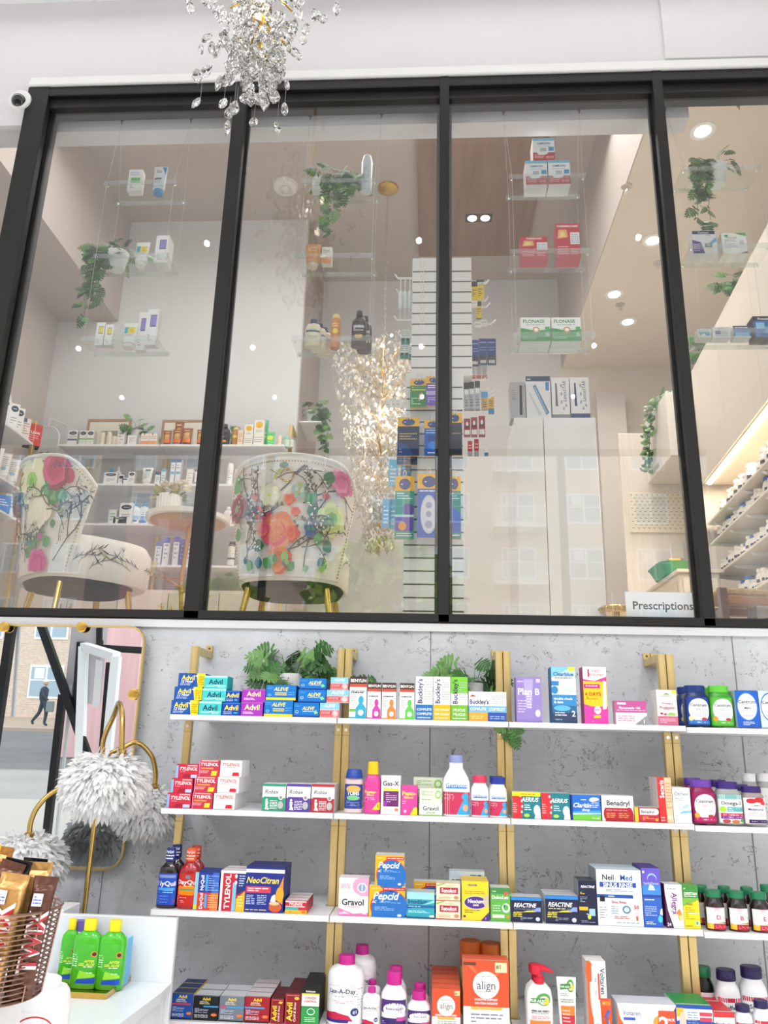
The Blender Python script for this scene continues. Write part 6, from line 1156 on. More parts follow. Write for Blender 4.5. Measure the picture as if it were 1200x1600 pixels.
for i in range(150):
    y = q.uniform(-30, 120); wdt = 74 if y < 60 else 74-(y-60)*.5; p = at(402+q.gauss(0, .5)*wdt, y, Y=-.6+q.gauss(0, .08)); T = Matrix.Rotation(q.uniform(0, 3), 3, 'Z') @ Matrix.Rotation(q.uniform(-1, 1), 3, 'X')
    cm_.add([Vector((p.x+.69, p.y+.6, p.z-4.3))+T @ Vector(v) for v in protos[i % 3].v], protos[i % 3].f, CRY)
o = cm_.build('crystal_mass', t); o['kind'] = 'stuff'
mb = MB(); bb = MB()
for i in range(12):
    a = q.uniform(0, 2*pi); z = q.uniform(-.15, .2); r = q.uniform(.06, .14); mb.tube([(0, 0, z+.1), (cos(a)*r*.5, sin(a)*r*.5, z+.05), (cos(a)*r, sin(a)*r, z)], .004, GOLD2, 6)
mb.tube([(0, 0, -.2), (0, 0, .8)], .008, GOLD2, 8); mb.build('metal_branches', t)
for x, y in ((410, -2), (403, 25), (428, 52), (440, -10), (380, 2)):
    p = at(x, y, Y=-.6); MB().loft([(-.018, .004, .004), (-.01, .01, .01), (.008, .012, .012), (.02, .005, .005)], BULB, 2, 10).build('bulb', t, (p.x+.69, 0, p.z-4.3))
light('POINT', 'chandelier_glow', (-.69, -.6, 4.35), 20, (1, .93, .8), shadow_soft_size=.02)
# inner chandelier
IC = Vector((at(598, 600, Y=2.6).x, 2.6, 0)); zt_, zb_ = at(590, 545, Y=2.6).z, at(600, 860, Y=2.6).z
t = thing('hanging_chandelier', (IC.x, 2.6, zb_), 'tall crystal cluster chandelier glowing behind the second window pane', 'chandelier'); HH = zt_-zb_
br_ = MB(); ends = []
for i in range(120):
    z = HH*q.random()**.8; r = (.02+.36*(z/HH)**.8)*q.uniform(.5, 1); a = q.uniform(0, 2*pi); x, y = cos(a)*r, sin(a)*r*.8
    br_.tube([(0, 0, z-.08), (x*.5, y*.5, z), (x, y, z+q.uniform(-.02, .09)), (x*1.1, y*1.1, z+q.uniform(.02, .13))], .0032, M('d8b87a', .3, .8), 5); ends.append((x, y, z))
br_.tube([(0, 0, 0), (0, 0, HH+.1)], .005, GOLD2, 8); br_.build('metal_branches', t)
def cr_pos():
    z = HH*(1-q.random()**1.25*.98); r = (.1+.3*min(1, z/HH*1.15))*q.uniform(.15, 1.02)**.6; a = q.uniform(0, 2*pi); return (cos(a)*r, sin(a)*r*.8, z-.02)
pr_ = MB().loft([(-.036, .001, .001), (-.028, .009, .004), (-.014, .011, .005), (-.003, .005, .003), (0, .001, .001)], CRY2, 2, 7); cm = None
for i in range(98):
    z = HH*(1-q.random()*.95); a = q.uniform(pi, 2*pi); r = (.1+.3*min(1, z/HH*1.15)); loc = (cos(a)*r, sin(a)*r*.8, z)
    if cm is None: o = pr_.build('crystal_drop', t); cm = o.data
    else: o = bpy.data.objects.new('crystal_drop', cm); COL.objects.link(o); o.parent = t
    o.location = loc; o.rotation_euler = (q.uniform(-.5, .5), q.uniform(-.8, .8), q.uniform(0, 3))
mass = MB()
for i in range(2400):
    c = Vector(cr_pos()); s = q.uniform(.8, 1.4); T = Matrix.Rotation(q.uniform(0, 3), 3, 'Z') @ Matrix.Rotation(q.uniform(-.9, .9), 3, 'X'); b0 = len(mass.v)
    mass.add([c+T @ (Vector(v)*s) for v in pr_.v], pr_.f, CRY2 if i % 3 else M('fbf6ea', .1, trans=0, coat=1), False)
o = mass.build('crystal_mass', t); o['kind'] = 'stuff'
for i in range(18):
    x, y, z = cr_pos(); MB().ball((x*.8, y*.8, z), .011, BULB, 8).build('bulb', t)
ct = at(600, 372, Z=6.1); MB().loft([(6.06-zb_, .03, .03), (6.085-zb_, .085, .085), (6.099-zb_, .09, .09)], GOLD2, 2, 28).build('ceiling_rose', t)
ch = MB()
for i in range(46):
    zz = HH+.06+i*(6.07-zb_-HH-.06)/46; ch.tube([(.008*cos(a)*(i % 2), .008*cos(a)*((i+1) % 2), zz+.02*sin(a)+.02) for a in [2*pi*j/8 for j in range(8)]], .0018, M('b8a888', .3, .8), 4, True)
ch.build('chain', t)
light('POINT', 'inner_chandelier_glow', (IC.x, 2.45, zb_+HH*.6), 10, (1, .93, .82), shadow_soft_size=.02)
# ================================================================ lamps in the ceilings
def downlight(px, py, z, label, r=.075):
    p = at(px, py, Z=z-.005); t = thing('downlight', (p.x, p.y, z), label, 'ceiling light', 'recessed round downlights')
    MB().loft([(-.006, r, r), (-.001, r*1.02, r*1.02)], WHITE, 2, 32).build('trim_ring', t); MB().loft([(-.0085, r*.6, r*.6), (-.0065, r*.62, r*.62)], M('fff6e4', .4, emis=14), 2, 28).build('lamp_disc', t)
    light('SPOT', 'downlight_beam', (p.x, p.y, z-.03), 34, (1, .93, .82), spot_size=radians(130), spot_blend=.8, shadow_soft_size=.05)
for px, py, lb_ in ((1098, 205, 'bright downlight seen between the right-hand hanging cables'), (1020, 376, 'downlight half hidden by the fourth black window post'), (960, 460, 'upper downlight of the pair left of the fourth post'), (981, 503, 'lower downlight of the pair left of the fourth post'), (1160, 494, 'downlight above the right-hand white cabinets')): downlight(px, py, 5.1, lb_)
for px, py, z, lb_ in ((446, 290, 6.1, 'round white speaker in ceiling behind second pane'), (461, 372, 6.1, 'flat round white ceiling fixture behind second pane, lower one'), (428, 203, 6.1, 'white ceiling fixture half hidden by the front beam')):
    p = at(px, py, Z=z); t = thing('ceiling_fixture', (p.x, p.y, z), lb_, 'ceiling fixture'); MB().loft([(-.035, .07, .07), (-.03, .1, .1), (-.0005, .11, .11)], M('e8e2dc', .5), 2, 28).build('rim', t); MB().ball((0, 0, -.045), .05, M('d8d2cc', .4), 12, .03).build('sensor', t)
for px, py in ((1028, 411), (979, 291), (969, 476)):
    z = 5.1; p = at(px, py, Z=z); t = thing('sprinkler', (p.x, p.y, z), {1028: 'chrome sprinkler head beside the fourth black window post', 979: 'chrome sprinkler head beside the third hanging ladder', 969: 'chrome sprinkler head between two downlights'}[px], 'sprinkler')
    MB().loft([(-.006, .035, .035), (-.0005, .037, .037)], M('cfc6be', .3, .6), 2, 20).build('plate', t); MB().tube([(0, 0, -.006), (0, 0, -.04)], .008, CHROME, 8).build('nozzle', t); MB().loft([(-.045, .016, .016), (-.041, .016, .016)], CHROME, 2, 12).build('deflector', t)
for px, py, nm in ((745, 201, 'upper'), (748, 341, 'lower')):
    p = at(px, py, Z=6.045); t = thing('twin_spotlight', (p.x, p.y, 6.05), f'{nm} black twin spotlight in the wood ceiling panel', 'ceiling light')
    MB().bbox(-.12, .12, -.055, .055, -.006, -.0002, M('3a2c24', .5), .002).build('housing', t)
    for x in (-.058, .058): MB().loft([(-.01, .036, .036), (-.0065, .04, .04)], M('fff2dc', .4, emis=14), 2, 24, True, x, 0).build('spot_lamp', t)
    light('SPOT', 'twin_spot_beam', (p.x, p.y, 6.0), 22, (1, .93, .84), spot_size=radians(110), spot_blend=.8, shadow_soft_size=.05)
# ================================================================ slatwall display
SLT = M('f1efec', .4); GRV = M('55504c', .7); HK = M('f4f4f2', .25)
t = thing('slatwall_display', (.048, .42, fz), 'white slatwall display column with hooks behind the third black post', 'display stand')
ht = 3.9-fz; hl = 3.235-fz
mb = MB().bbox(-.15, .15, .03, .33, hl, ht, SLT, .002); mb.build('upper_column', t)
MB().bbox(-.172, .105, 0, .34, 0, hl, SLT, .002).build('lower_column', t)
gv = MB()
z = .12
while z < ht-.03:
    if z < hl-.03: gv.box(-.168, .1, -.0015, .0, z, z+.006, GRV).box(.105, .1062, .01, .33, z, z+.006, GRV)
    elif z > hl+.02: gv.box(-.148, .148, .0285, .03, z, z+.006, GRV).box(.15, .1512, .035, .325, z, z+.006, GRV)
    z += .0602
gv.build('grooves', t)
def hook(p, d, L, prn=t):
    p = Vector(p)-Vector((.048, .42, fz)); d = Vector(d); mb = MB()
    for o in (-.006, .006):
        s = d.cross(Vector((0, 0, 1))).normalized()*o; mb.tube([p+s, p+s+d*L*.85, p+s+d*L+Vector((0, 0, .018))], .0022, HK, 6)
    e = p+d*L+Vector((0, 0, .018)); s = d.cross(Vector((0, 0, 1))).normalized()*.006; mb.tube([e-s, e+d*.004+Vector((0, 0, .006)), e+s], .0022, HK, 6); mb.build('display_hook', prn)
def pack(x0, x1, yt, yb, Y, des, lab, d=.014, rz=0, hooky=True, cat='hanging pack', group='packs hanging on the display hooks', **k):
    a = at(x0, (yt+yb)/2, Y=Y).x; b = at(x1, (yt+yb)/2, Y=Y).x; xm = (x0+x1)/2; zt = at(xm, yt, Y=Y).z; zb = at(xm, yb, Y=Y).z
    o = carton(b-a, zt-zb, d, des, lab, ((a+b)/2, Y, zb), rz, cat, group, 'hanging_pack')
    return (a+b)/2, zt
def fronthook(x, z, Yp): hook((x, .42, z-.012), (0, -1, 0), .42-Yp+.01)
for py in (436, 464, 505): p = at(660, py, Y=.44); hook((p.x, .45, p.z), (0, -1, 0), .15)
DS = lambda base, ext='': f'{base} {base} f2b81c|r 0 .76 1 1 f2b81c;e .5 .87 .3 .09 1c2f6a;e .5 .87 .27 .07 24408c;l .3 .85 .7 .89 1 fff;{ext}'
for a in ((641, 668, 592, 636, .36, DS('2f8a4a', 'l .1 .56 .9 .74 2 fe3;p f0c0a0 .5 .2 .8 .4 .7 .5 .5 .45;l .06 .08 .6 .34 4 cfc'), 'green and yellow foot care pack on upper front hook'),
          (666, 690, 588, 634, .345, DS('6a4ab0', 'l .1 .58 .9 .72 2 fff;r 0 .36 1 .5 b8a8e0;l .1 .1 .9 .3 3 dcf'), 'purple and yellow cushion pack on upper front hook'),
          (621, 655, 652, 712, .33, DS('1f2f5a', 'l .1 .4 .9 .6 3 d8c060;p 2a4a8a 0 0 .8 0 .4 .3 0 .34;l .1 .06 .9 .2 2 aab'), 'navy and yellow support pack on left front hook'),
          (663, 690, 656, 712, .34, DS('1f5fc0', 'l .1 .6 .9 .74 2 bdf;r .2 .2 .8 .56 16489a;e .5 .28 .3 .12 3a86e0;l .2 .04 .8 .12 1 fff'), 'royal blue insole pack behind the black post'),
          (700, 722, 645, 711, .34, DS('2a3550', 'l .1 .42 .9 .6 3 c8a850;p 16203a 0 0 1 0 1 .3 0 .4;l .1 .06 .9 .2 2 889'), 'dark navy insole pack right of the black post'),
          (617, 647, 744, 842, .31, DS('3f9a86', 'l .1 .62 .9 .74 3 dff;e .7 .46 .3 .1 5a4aa0;r .04 .12 .96 .34 6a4ab0;e .4 .2 .2 .07 f0a030;r 0 .34 1 .38 bfe0d8;l .1 .03 .9 .1 2 fff'), 'large teal insole pack with orange spot, lower front hook'),
          (652, 688, 740, 840, .315, DS('2f62c4', 'l .1 .7 .9 .75 1 fff;e .5 .36 .36 .3 cfd4e4;e .5 .36 .32 .27 dfe0ea;e .5 .5 .14 .05 aac;e .5 .36 .12 .05 aac;e .5 .2 .16 .06 aac'), 'large blue insole pack showing a white insole, lower front hook'),
          (700, 720, 744, 842, .32, DS('2f8a7a', 'l .1 .62 .9 .74 3 dff;p 3a62c4 0 .1 1 .1 1 .4 0 .55;l .1 .03 .9 .08 1 fff'), 'teal and blue insole pack right of the black post, lower')):
    x, z = pack(*a); fronthook(x, z, a[4]-.03) if x < .02 or x > .09 else None
for a in ((620, 652, 706, 726, .36, '2a3a5a 1c2c4a f2b81c|l .1 .2 .9 .8 3 889', 'dark pack bottom showing behind the navy pack'), (626, 642, 718, 772, .42, '6ab8e0 5aa8d0 9ad0ea|l .2 .1 .8 .8 6 fff;p 2a8ac8 0 .5 1 .6 1 .8 0 .7', 'narrow light blue pack at the left side hook, upper'),
          (607, 622, 718, 758, .44, '7cc4e8 5aa8d0 9ad0ea|l .2 .1 .8 .8 5 fff', 'narrow light blue pack hanging left of its neighbour'),
          (597, 609, 780, 824, .4, '6ab0dc 5aa8d0 9ad0ea|l .2 .1 .8 .8 5 fff', 'slanted light blue pack on lower left side hook, outer'), (609, 620, 780, 826, .42, '7cc0e4 5aa8d0 9ad0ea|l .2 .1 .8 .8 5 fff', 'slanted light blue pack on lower left side hook, inner')):
    pack(*a)
for x, y in ((618, 435), (620, 458), (617, 500), (620, 524), (606, 628), (606, 655), (602, 716), (576, 782)):
    a = at(x, y, Y=.55); hook((-.105 if y < 580 else -.124, .55, a.z), (-1, 0, 0), max(.04, (-.105 if y < 580 else -.124)-a.x))
for i, (x, y, h) in enumerate(((626, 455, 27), (633, 455, 27), (640, 455, 27))):
    a = at(x, y, Y=.55); b = at(x, y+h, Y=.55); tt_ = thing('cleaning_brush', (a.x, .55, b.z), f'slim white brush hanging at the top left side hook, {["left", "middle", "right"][i]} one', 'brush', 'slim white brushes on side hooks')
    MB().loft([(0, .007, .007), (.01, .01, .01), (a.z-b.z-.01, .01, .01), (a.z-b.z, .005, .005)], M('e6f0f3', .3), 2, 12).build('handle', tt_); MB().tube([(0, 0, a.z-b.z), (0, 0, a.z-b.z+.07)], .002, HK, 5).build('wire_stem', tt_); MB().tube([(0, 0, 0), (0, 0, -.06)], .004, M('d8e0e0', .6), 6).build('bristles', tt_)
for i, (x, y) in enumerate(((627, 515), (634, 515), (625, 538), (632, 538), (639, 540))):
    pack(x, x+6.5, y, y+22, .53+.004*i, 'e8f0ee 2f8a7a 2f8a7a|r 0 0 1 .4 2f8a7a;e .5 .3 .24 .1 111;l .1 .5 .9 .9 3 9aa', f'small teal and white pack on side hook, number {i+1} from the upper left'.replace('number 1', 'first').replace('number 2', 'second').replace('number 3', 'third').replace('number 4', 'fourth').replace('number 5', 'fifth'), d=.008)
for i, x in enumerate((603, 612, 620)): pack(x, x+8, 624, 636, .5+.01*i, 'f3f3f1|l .1 .2 .9 .8 2 999', f'small white packet glimpsed through the crystal drops, {["left", "middle", "right"][i]} one', d=.01)
# right side
for x, y in ((763, 443), (762, 470), (764, 480), (773, 506), (758, 596), (766, 610), (775, 613), (772, 622)):
    a = at(x, y, Y=.6); x0 = .2 if y < 580 else .155; hook((x0, .6, a.z), (1, 0, 0), max(.04, a.x-x0))
SP = [(736, 746, 440, 470, .58, 'e8d020 c8b018 2a2a20|r 0 .74 1 1 2a2a22;l .2 .2 .8 .6 4 443', 'yellow and black box on upper right hook, front one'), (745, 756, 437, 470, .62, 'f0d820 c8b018 2a2a20|r 0 .74 1 1 2a2a22;l .2 .2 .8 .6 4 443', 'yellow and black box on upper right hook, rear one'), (744, 752, 471, 497, .6, 'e8d020 c8b018 444|r 0 .7 1 1 554a30;l .2 .2 .8 .6 3 554', 'small yellow box below the two yellow and black ones'),
      (736, 746, 470, 477, .56, 'f2f2f0|l .1 .2 .9 .8 1 bbb', 'white price flag on upper right hook, first'), (742, 752, 502, 511, .57, 'f2f2f0|l .1 .2 .9 .8 1 bbb', 'white price flag on second right hook, left'), (751, 761, 499, 509, .6, 'f2f2f0|l .1 .2 .9 .8 1 bbb', 'white price flag on second right hook, right')]
BLI = '24408c 1c2f6a 30508c|l .1 .78 .9 .92 1 9bd;l .1 .5 .9 .7 2 8ad;r 0 0 1 .34 3a3438;r .14 .04 .86 .16 d8d8d4'
SP += [(736, 748, 531, 571, .55, BLI, 'navy blister pack, left of three on right side'), (748.5, 761, 529, 569, .58, BLI, 'navy blister pack, middle of three on right side'), (761.5, 775, 529, 569, .61, BLI, 'navy blister pack, right of three on right side')]
for i, x in enumerate((735, 744, 753)): SP.append((x, x+8, 571, 590, .64+i*.012, 'e8e4e6 ccc c44|r 0 0 1 .2 d88;l .2 .3 .8 .9 4 bbb', f'pale packet below the navy blister packs, {["left", "middle", "right"][i]} one'))
SIL = 'b8bac0 8a8c92 3a3a40|r 0 .76 1 1 2c2c32;r .1 .56 .9 .74 f2f2f2;l .2 .1 .8 .5 4 667'
for i, x in enumerate((725, 733, 742)): SP.append((x, x+8, 598+i*-1.5, 640, .5+.02*i, SIL, f'silver and black box on middle right hook, {["left", "middle", "right"][i]} one'))
SP += [(752, 762, 612, 640, .58, 'd8b060 a88848 4aa8e0|r 0 .66 1 1 4aa8e0;l .2 .1 .8 .6 4 654', 'blue and tan box on middle right hook'), (763, 772, 620, 646, .62, 'e8b84a b89038 5a8|r 0 0 1 .3 3a8ac0;l .2 .4 .8 .8 3 654', 'orange and blue box at the end of middle right hook')]
RDX = 'a8202c 7a1820 8a8a8c|p 2a2a2c .1 .5 .8 .5 .8 .9;r .1 .1 .9 .36 f2f0ee;e .5 .7 .2 .12 f0e8e0'
for i, x in enumerate((725, 736, 748)): SP.append((x, x+10, 654-i*2, 682, .5+.025*i, RDX, f'red and black box on lower right hook, {["left", "middle", "right"][i]} one'))
for i, x in enumerate((731, 741)): SP.append((x, x+7, 689-i*3, 712, .53+.03*i, 'c8283c 8a8a8c aaa|r 0 0 1 .3 a8a8aa;l .2 .4 .8 .8 2 fcc', f'small red box with grey base near the cabinet, {["left", "right"][i]} one'))
SP.append((757, 763, 700, 712, .6, 'f0f0ee 7aa8c8 ccc|r 0 0 1 .4 4a8ac0', 'small white and blue packet at the lower right hook end'))
for a in SP: pack(*a, d=.012)
# ================================================================ tall white cabinet with device boxes
ct_ = at(850, 652, Y=1.0).z; xa, xb = at(803, 648, Y=1.0).x, at(930, 648, Y=1.0).x; t = thing('tall_cabinet', ((xa+xb)/2, 1.0, fz), 'tall glossy white cabinet with boxes on top right of the slatwall', 'cabinet'); hw = (xb-xa)/2; hh = ct_-fz
CW = M('fafaf9', .22); MB().bbox(-hw, hw, .018, .42, 0, hh, CW, .003).build('body', t)
MB().bbox(-hw, -.065, 0, .017, .05, hh-.002, CW, .002).build('door', t); MB().bbox(-.061, hw, 0, .017, .05, hh-.002, CW, .002).build('door', t)
LS = 'f2f2f4 dcdce0 eee|t LanceSTAR .72 .66 .13 557 vi .5;p 667 .2 .3 .34 .3 .3 .86 .22 .86;l .5 .3 .6 .9 3 aab;p 99a .6 .22 .72 .22 .66 .3;p 99a .75 .3 .86 .28 .8 .38'
BX(798, 822, 597, ct_, 'b4b6ba 8c8e94 9a9ca0|p 18181c .6 .1 .78 .1 .8 .9 .64 .92;l .1 .5 .4 .8 5 888', 'grey injector pen box', 'leftmost on top of the tall cabinet', Yf=1.02, dep=.1)
BX(823, 862, 588, ct_, 'eef0f4 d8dce4 e8eaee|r 0 .88 1 1 22326a;p 5a8ab0 .28 .76 .4 .8 .92 .14 .8 .08;p 9ac0dc .32 .74 .38 .76 .84 .14 .8 .12;r .8 .66 .94 .86 3a8ad8;p cdd .1 .6 .16 .62 .6 .1 .5 .08;l .05 .9 .2 .96 1 fff', 'large white box with blue diagonal pen', 'on top of the tall cabinet', Yf=1.02, dep=.1)
BX(863.5, 891.5, 590, ct_, LS+';r 0 0 1 .1 8a8c90', 'white lancet box with grey base', 'on top of the tall cabinet', Yf=1.02, dep=.1)
BX(893, 923, 589.5, ct_, LS.replace('667', '2a3a6a')+';r 0 0 1 .12 2a3a7a', 'white lancet box with navy base', 'rightmost on top of the tall cabinet', Yf=1.02, dep=.1)
# ================================================================ back wall shelving
def rail(x, y, label, prn=None, h=1.0):
    t = thing('shelf_upright', (x, y, fz), label, 'shelf upright', 'brass uprights of the back wall shelving'); zt = 3.98-fz if 'right' in label else 3.86-fz
    MB().bbox(-.014, .014, -.014, .014, 0, zt, GOLD, .002).build('post', t); MB().bbox(-.014, .014, .0145, 2.995-y, zt-.03, zt, GOLD, .002).build('wall_bracket', t)
bz = [3.755, 3.425, 3.10, 2.775]; sy = 2.66
for i, z in enumerate(bz):
    for a, b, nm in ((-2.985, -2.155, 'left'), (-2.15, -1.16, 'right')):
        tag(MB().bbox(a, b, sy, 2.95, z-.018, z, LAM, .002).build('shelf_board'), f'white back wall shelf above the armchairs, {["top", "second", "third", "lowest"][i]} level, {nm} half', 'shelf', 'white back wall shelf boards')
for x, nm in ((-2.86, 'far left'), (-2.2, 'middle left'), (-1.135, 'right end')): rail(x, 2.8 if nm == 'right end' else 2.966, f'{nm} brass upright of the back wall shelving')
bc = thing('base_cabinet', (-2.12, 2.58, fz), 'cream base cabinet with slim brass handles behind the armchairs', 'cabinet')
MB().bbox(-.95, .95, .02, .36, 0, .62, M('e8dccf', .5), .003).build('body', bc)
for i in range(5):
    d = MB().bbox(-.945+i*.38, -.945+i*.38+.375, 0, .018, .03, .6, M('ebe0d4', .5), .002).build('door', bc); MB().tube([(-.945+i*.38+(.34 if i % 2 == 0 else .035), -.012, .3), (-.945+i*.38+(.34 if i % 2 == 0 else .035), -.012, .5)], .005, LEG, 6).build('handle', d)
BY = sy+.02
def KB(x0, x1, yt, lv, des, lab, **k): return BX(x0, x1, yt, bz[lv], des, lab, k.pop('where', 'on the back shelf'), Yf=k.pop('Yf', BY), **k)
def KT(x, lv, w, h, body, cap, kind, ops, lab, dy=.0, col='', **k): return bottle(kind, w, h, body, cap, col if ops else None, ops, lab, (at(x, 720, Y=BY+.03).x, BY+.05+dy, bz[lv]+.001), **k)
CET = 'f2f2f0 c9c2b8 e8e6e2|e .5 .8 .4 .12 1c2f4a;l .3 .77 .7 .83 1 fff;'
KB(104, 119, 672, 0, CET+'r 0 .3 1 .42 5a5a7a;l .1 .5 .9 .62 2 99a', 'white carton with dark oval, leftmost', dep=.06)
KB(122, 133, 672.5, 0, CET+'r 0 .36 1 .46 7ac85a;l .1 .1 .9 .3 2 aca', 'white carton with green stripe, left twin', dep=.05); KB(133.5, 145, 672.5, 0, CET+'r 0 .36 1 .46 7ac85a;l .1 .1 .9 .3 2 aca', 'white carton with green stripe, right twin', dep=.05)
for i, (x, h) in enumerate(((154, .125), (164, .13), (171, .1), (177, .09))): KT(x, 0, .045, h, M('e6dcc6', .35), M('efe6d2', .3), 'can', 'l .3 .3 .7 .8 4 a98', f'cream skincare bottle before the picture frame, {["first", "second", "third", "fourth"][i]} from left', dy=.02*(i > 1), col='e6dcc6', group='cream skincare bottles')
def frame(x0, x1, yt, lv, Y, lab, dark):
    a, b, h = row(x0, x1, yt, bz[lv], Y); t = thing('picture_frame', ((a+b)/2, Y, bz[lv]+.001), lab, 'picture frame', 'oak picture frames'); w = (b-a)/2
    mb = MB()
    for q_ in ((-w, w, h-.02, h), (-w, w, 0, .02), (-w, -w+.02, .02, h-.02), (w-.02, w, .02, h-.02)): mb.box(q_[0], q_[1], 0, .018, q_[2], q_[3], WOODF)
    mb.build('frame', t); m2 = MB().box(-w+.02, w-.02, .006, .012, .02, h-.02, M('efeadb', .7)); art(m2, lambda u, v, k: ((u-.5)*2*w, .006-.0003*k, v*h), dark, 2*w/h); m2.build('mounted_print', t)
frame(130, 199, 655, 0, 2.86, 'oak framed picture leaning at the left of top back shelf', 'r .34 .05 .8 .66 b0a890;e .5 .36 .14 .22 3a3634;r .36 .05 .64 .36 9a9484')
frame(248, 316, 656, 0, 2.86, 'oak framed picture leaning behind the orange tubes', 'r .2 .1 .75 .7 d8d2c0;r .3 .1 .45 .6 a89a84')
KB(181, 193, 669, 0, 'eeeceb dcd6d2|l .2 .2 .8 .8 4 a99', 'small white carton before the left picture frame', Yf=BY+.06, dep=.04)
KB(198, 212, 680, 0, 'f2eeee e2dcd8|l .2 .2 .8 .8 4 b99', 'small white and pink carton below plant', dep=.05)
OW = 'f6efe8 e8dccc|r 0 0 1 .36 f0a878;r .3 .86 .5 1 e85a2c;l .1 .5 .9 .8 2 c98'
KB(219, 231, 677, 0, OW, 'white and peach sunscreen carton, left twin', dep=.05); KB(231.5, 244, 677, 0, OW, 'white and peach sunscreen carton, right twin', dep=.05)
BO = 'l .2 .2 .8 .5 3 fe9;r 0 .0 1 .3 f07828;e .5 .6 .3 .12 e8b060;l .2 .8 .8 .94 1 fd9'
for x, h, w_, nm, dy in ((259, .14, .07, 'left', 0), (273, .24, .075, 'tallest middle', .05), (275, .15, .08, 'front middle', 0), (290, .16, .085, 'right', .0), (311, .15, .06, 'far right', 0)):
    tube_pack(w_, h, M('9a5a34', .4), M('7a4a30' if nm != 'front middle' else '8aa8c8', .4), BO, f'brown and orange sunscreen tube on back shelf, {nm} one', (at(x, 700, Y=BY+.03).x, BY+.04+dy, bz[0]+.001), group='brown and orange sunscreen tubes')
KT(347, 0, .08, .2, M('1c1210', .25), M('241614', .3), 'lot', 'e .5 .3 .2 .08 f0a030;l .2 .5 .8 .8 3 fff', 'black tanning oil bottle on back shelf right of the second post', col='1c1210')
KT(364, 0, .055, .17, M('c88848', .3), M('e8d8a0', .35), 'can', 'e .5 .6 .26 .1 f2dc4a;l .2 .2 .8 .4 3 a50', 'tan sunscreen can on the back shelf', col='c88848', cat='spray can', name='spray_can')
KB(370, 379, 672, 0, 'f4dcc0 e0c8a8|l .1 .2 .9 .8 5 b86', 'narrow peach sunscreen carton', dep=.04)
SU = 'f4f0e4 e4dcc8|e .5 .8 .34 .13 f2b82c;l .2 .5 .8 .62 2 9ab;r .04 .3 .96 .32 aab;l .1 .1 .9 .26 2 a99'
KB(380, 394, 663, 0, SU, 'white sunscreen carton with yellow sun, left one', dep=.05); KB(395, 411, 656, 0, SU, 'taller white sunscreen carton with yellow sun', dep=.04)
KB(408, 416, 656, 0, '5ad0a0 4ac090|p f09030 0 .8 .5 1 0 1;l .2 .2 .8 .6 3 fff', 'aqua green carton behind the tall sunscreen', Yf=BY+.06, dep=.03)
tube_pack(.07, .13, M('5ad078', .35), M('e8f0e0', .4), 'e .5 .5 .4 .2 d8e83a;l .2 .7 .8 .9 2 2a7;l .2 .1 .8 .2 1 fff', 'green after sun tube on the back shelf', (at(421, 700, Y=BY+.03).x, BY+.04, bz[0]+.001))
for x, h, w_, c, nm in ((434, .1, .045, 'f0dcc8', 'peach'), (445, .09, .055, 'c8e0cc', 'mint'), (453, .07, .035, 'd8e8d8', 'pale green')): KT(x, 0, w_, h, M(c, .4), M('e8e0d0' if c == 'f0dcc8' else 'a8d0c0', .4), 'jar' if w_ > .05 else 'can', 'l .2 .3 .8 .8 3 a98', f'small {nm} skincare bottle at the right end of back shelf', col=c)
# second and third levels seen between the chairs
for x0, x1, yt, des, lab in ((161, 182, 738, CET+'l .2 .2 .8 .5 3 99a', 'white lotion carton half hidden behind the left chair'), (184, 192, 742, 'f2f2f0 ccc|r .1 .6 .9 .9 222;l .2 .2 .8 .5 3 999', 'white and black tube box on second back shelf'), (190, 199, 747, CET, 'short white carton with dark oval, second back level'), (199, 209, 737, CET+'l .2 .2 .8 .5 3 99a', 'white carton with dark oval, second back level'),
                             (241, 249, 737, 'e8f0f4 ccd|r 0 .76 1 1 1a4a8a;l .2 .2 .8 .6 3 89a', 'white carton with blue top behind the roses'), (250, 257, 732, 'dfeaf2 ccd|r 0 .8 1 1 4ab0d8;l .2 .2 .8 .6 3 89a', 'white carton with sky blue top behind the roses'), (264, 271, 717, 'e4eef2 ccd|r 0 .86 1 1 2a6ab0;r .1 .4 .9 .5 5ab0d8;l .2 .6 .8 .8 2 89a', 'tall white and blue carton on second back level, left twin'), (272, 280, 717, 'e4eef2 ccd|r 0 .86 1 1 2a6ab0;r .1 .4 .9 .5 5ab0d8;l .2 .6 .8 .8 2 89a', 'tall white and blue carton on second back level, right twin'), (290, 300, 733, 'f2f0ee ddd|l .2 .2 .8 .8 4 bbb', 'plain white carton near the second black post'), (303, 311, 737, 'f2f2f4 ddd|r 0 0 1 .2 8ac;l .2 .3 .8 .8 3 bbb', 'small white carton beside the second black post')):
    KB(x0, x1, yt, 1, des, lab, where='', dep=.045)
for x, h, w_, cc, nm in ((168, .17, .075, '4aa0d8', 'blue capped'), (179, .19, .05, 'f0f0ee', 'white capped')): KT(x, 1, w_, h, M('f2f3f2', .35), M(cc, .4), 'lot', 'e .5 .6 .3 .12 1c2f4a;l .2 .2 .8 .4 2 99a', f'white lotion bottle, {nm}, on the second back shelf', dy=.08, col='f2f3f2')
tube_pack(.085, .15, M('f0efe8', .4), M('e6e6e4', .4), 'r .2 .5 .8 .9 cfe0e4;r .3 .8 .8 .92 2a4a8a;l .2 .2 .8 .5 4 8ab', 'wide white cream tube beside the brass upright', (at(226, 755, Y=BY).x, BY+.04, bz[1]+.001))
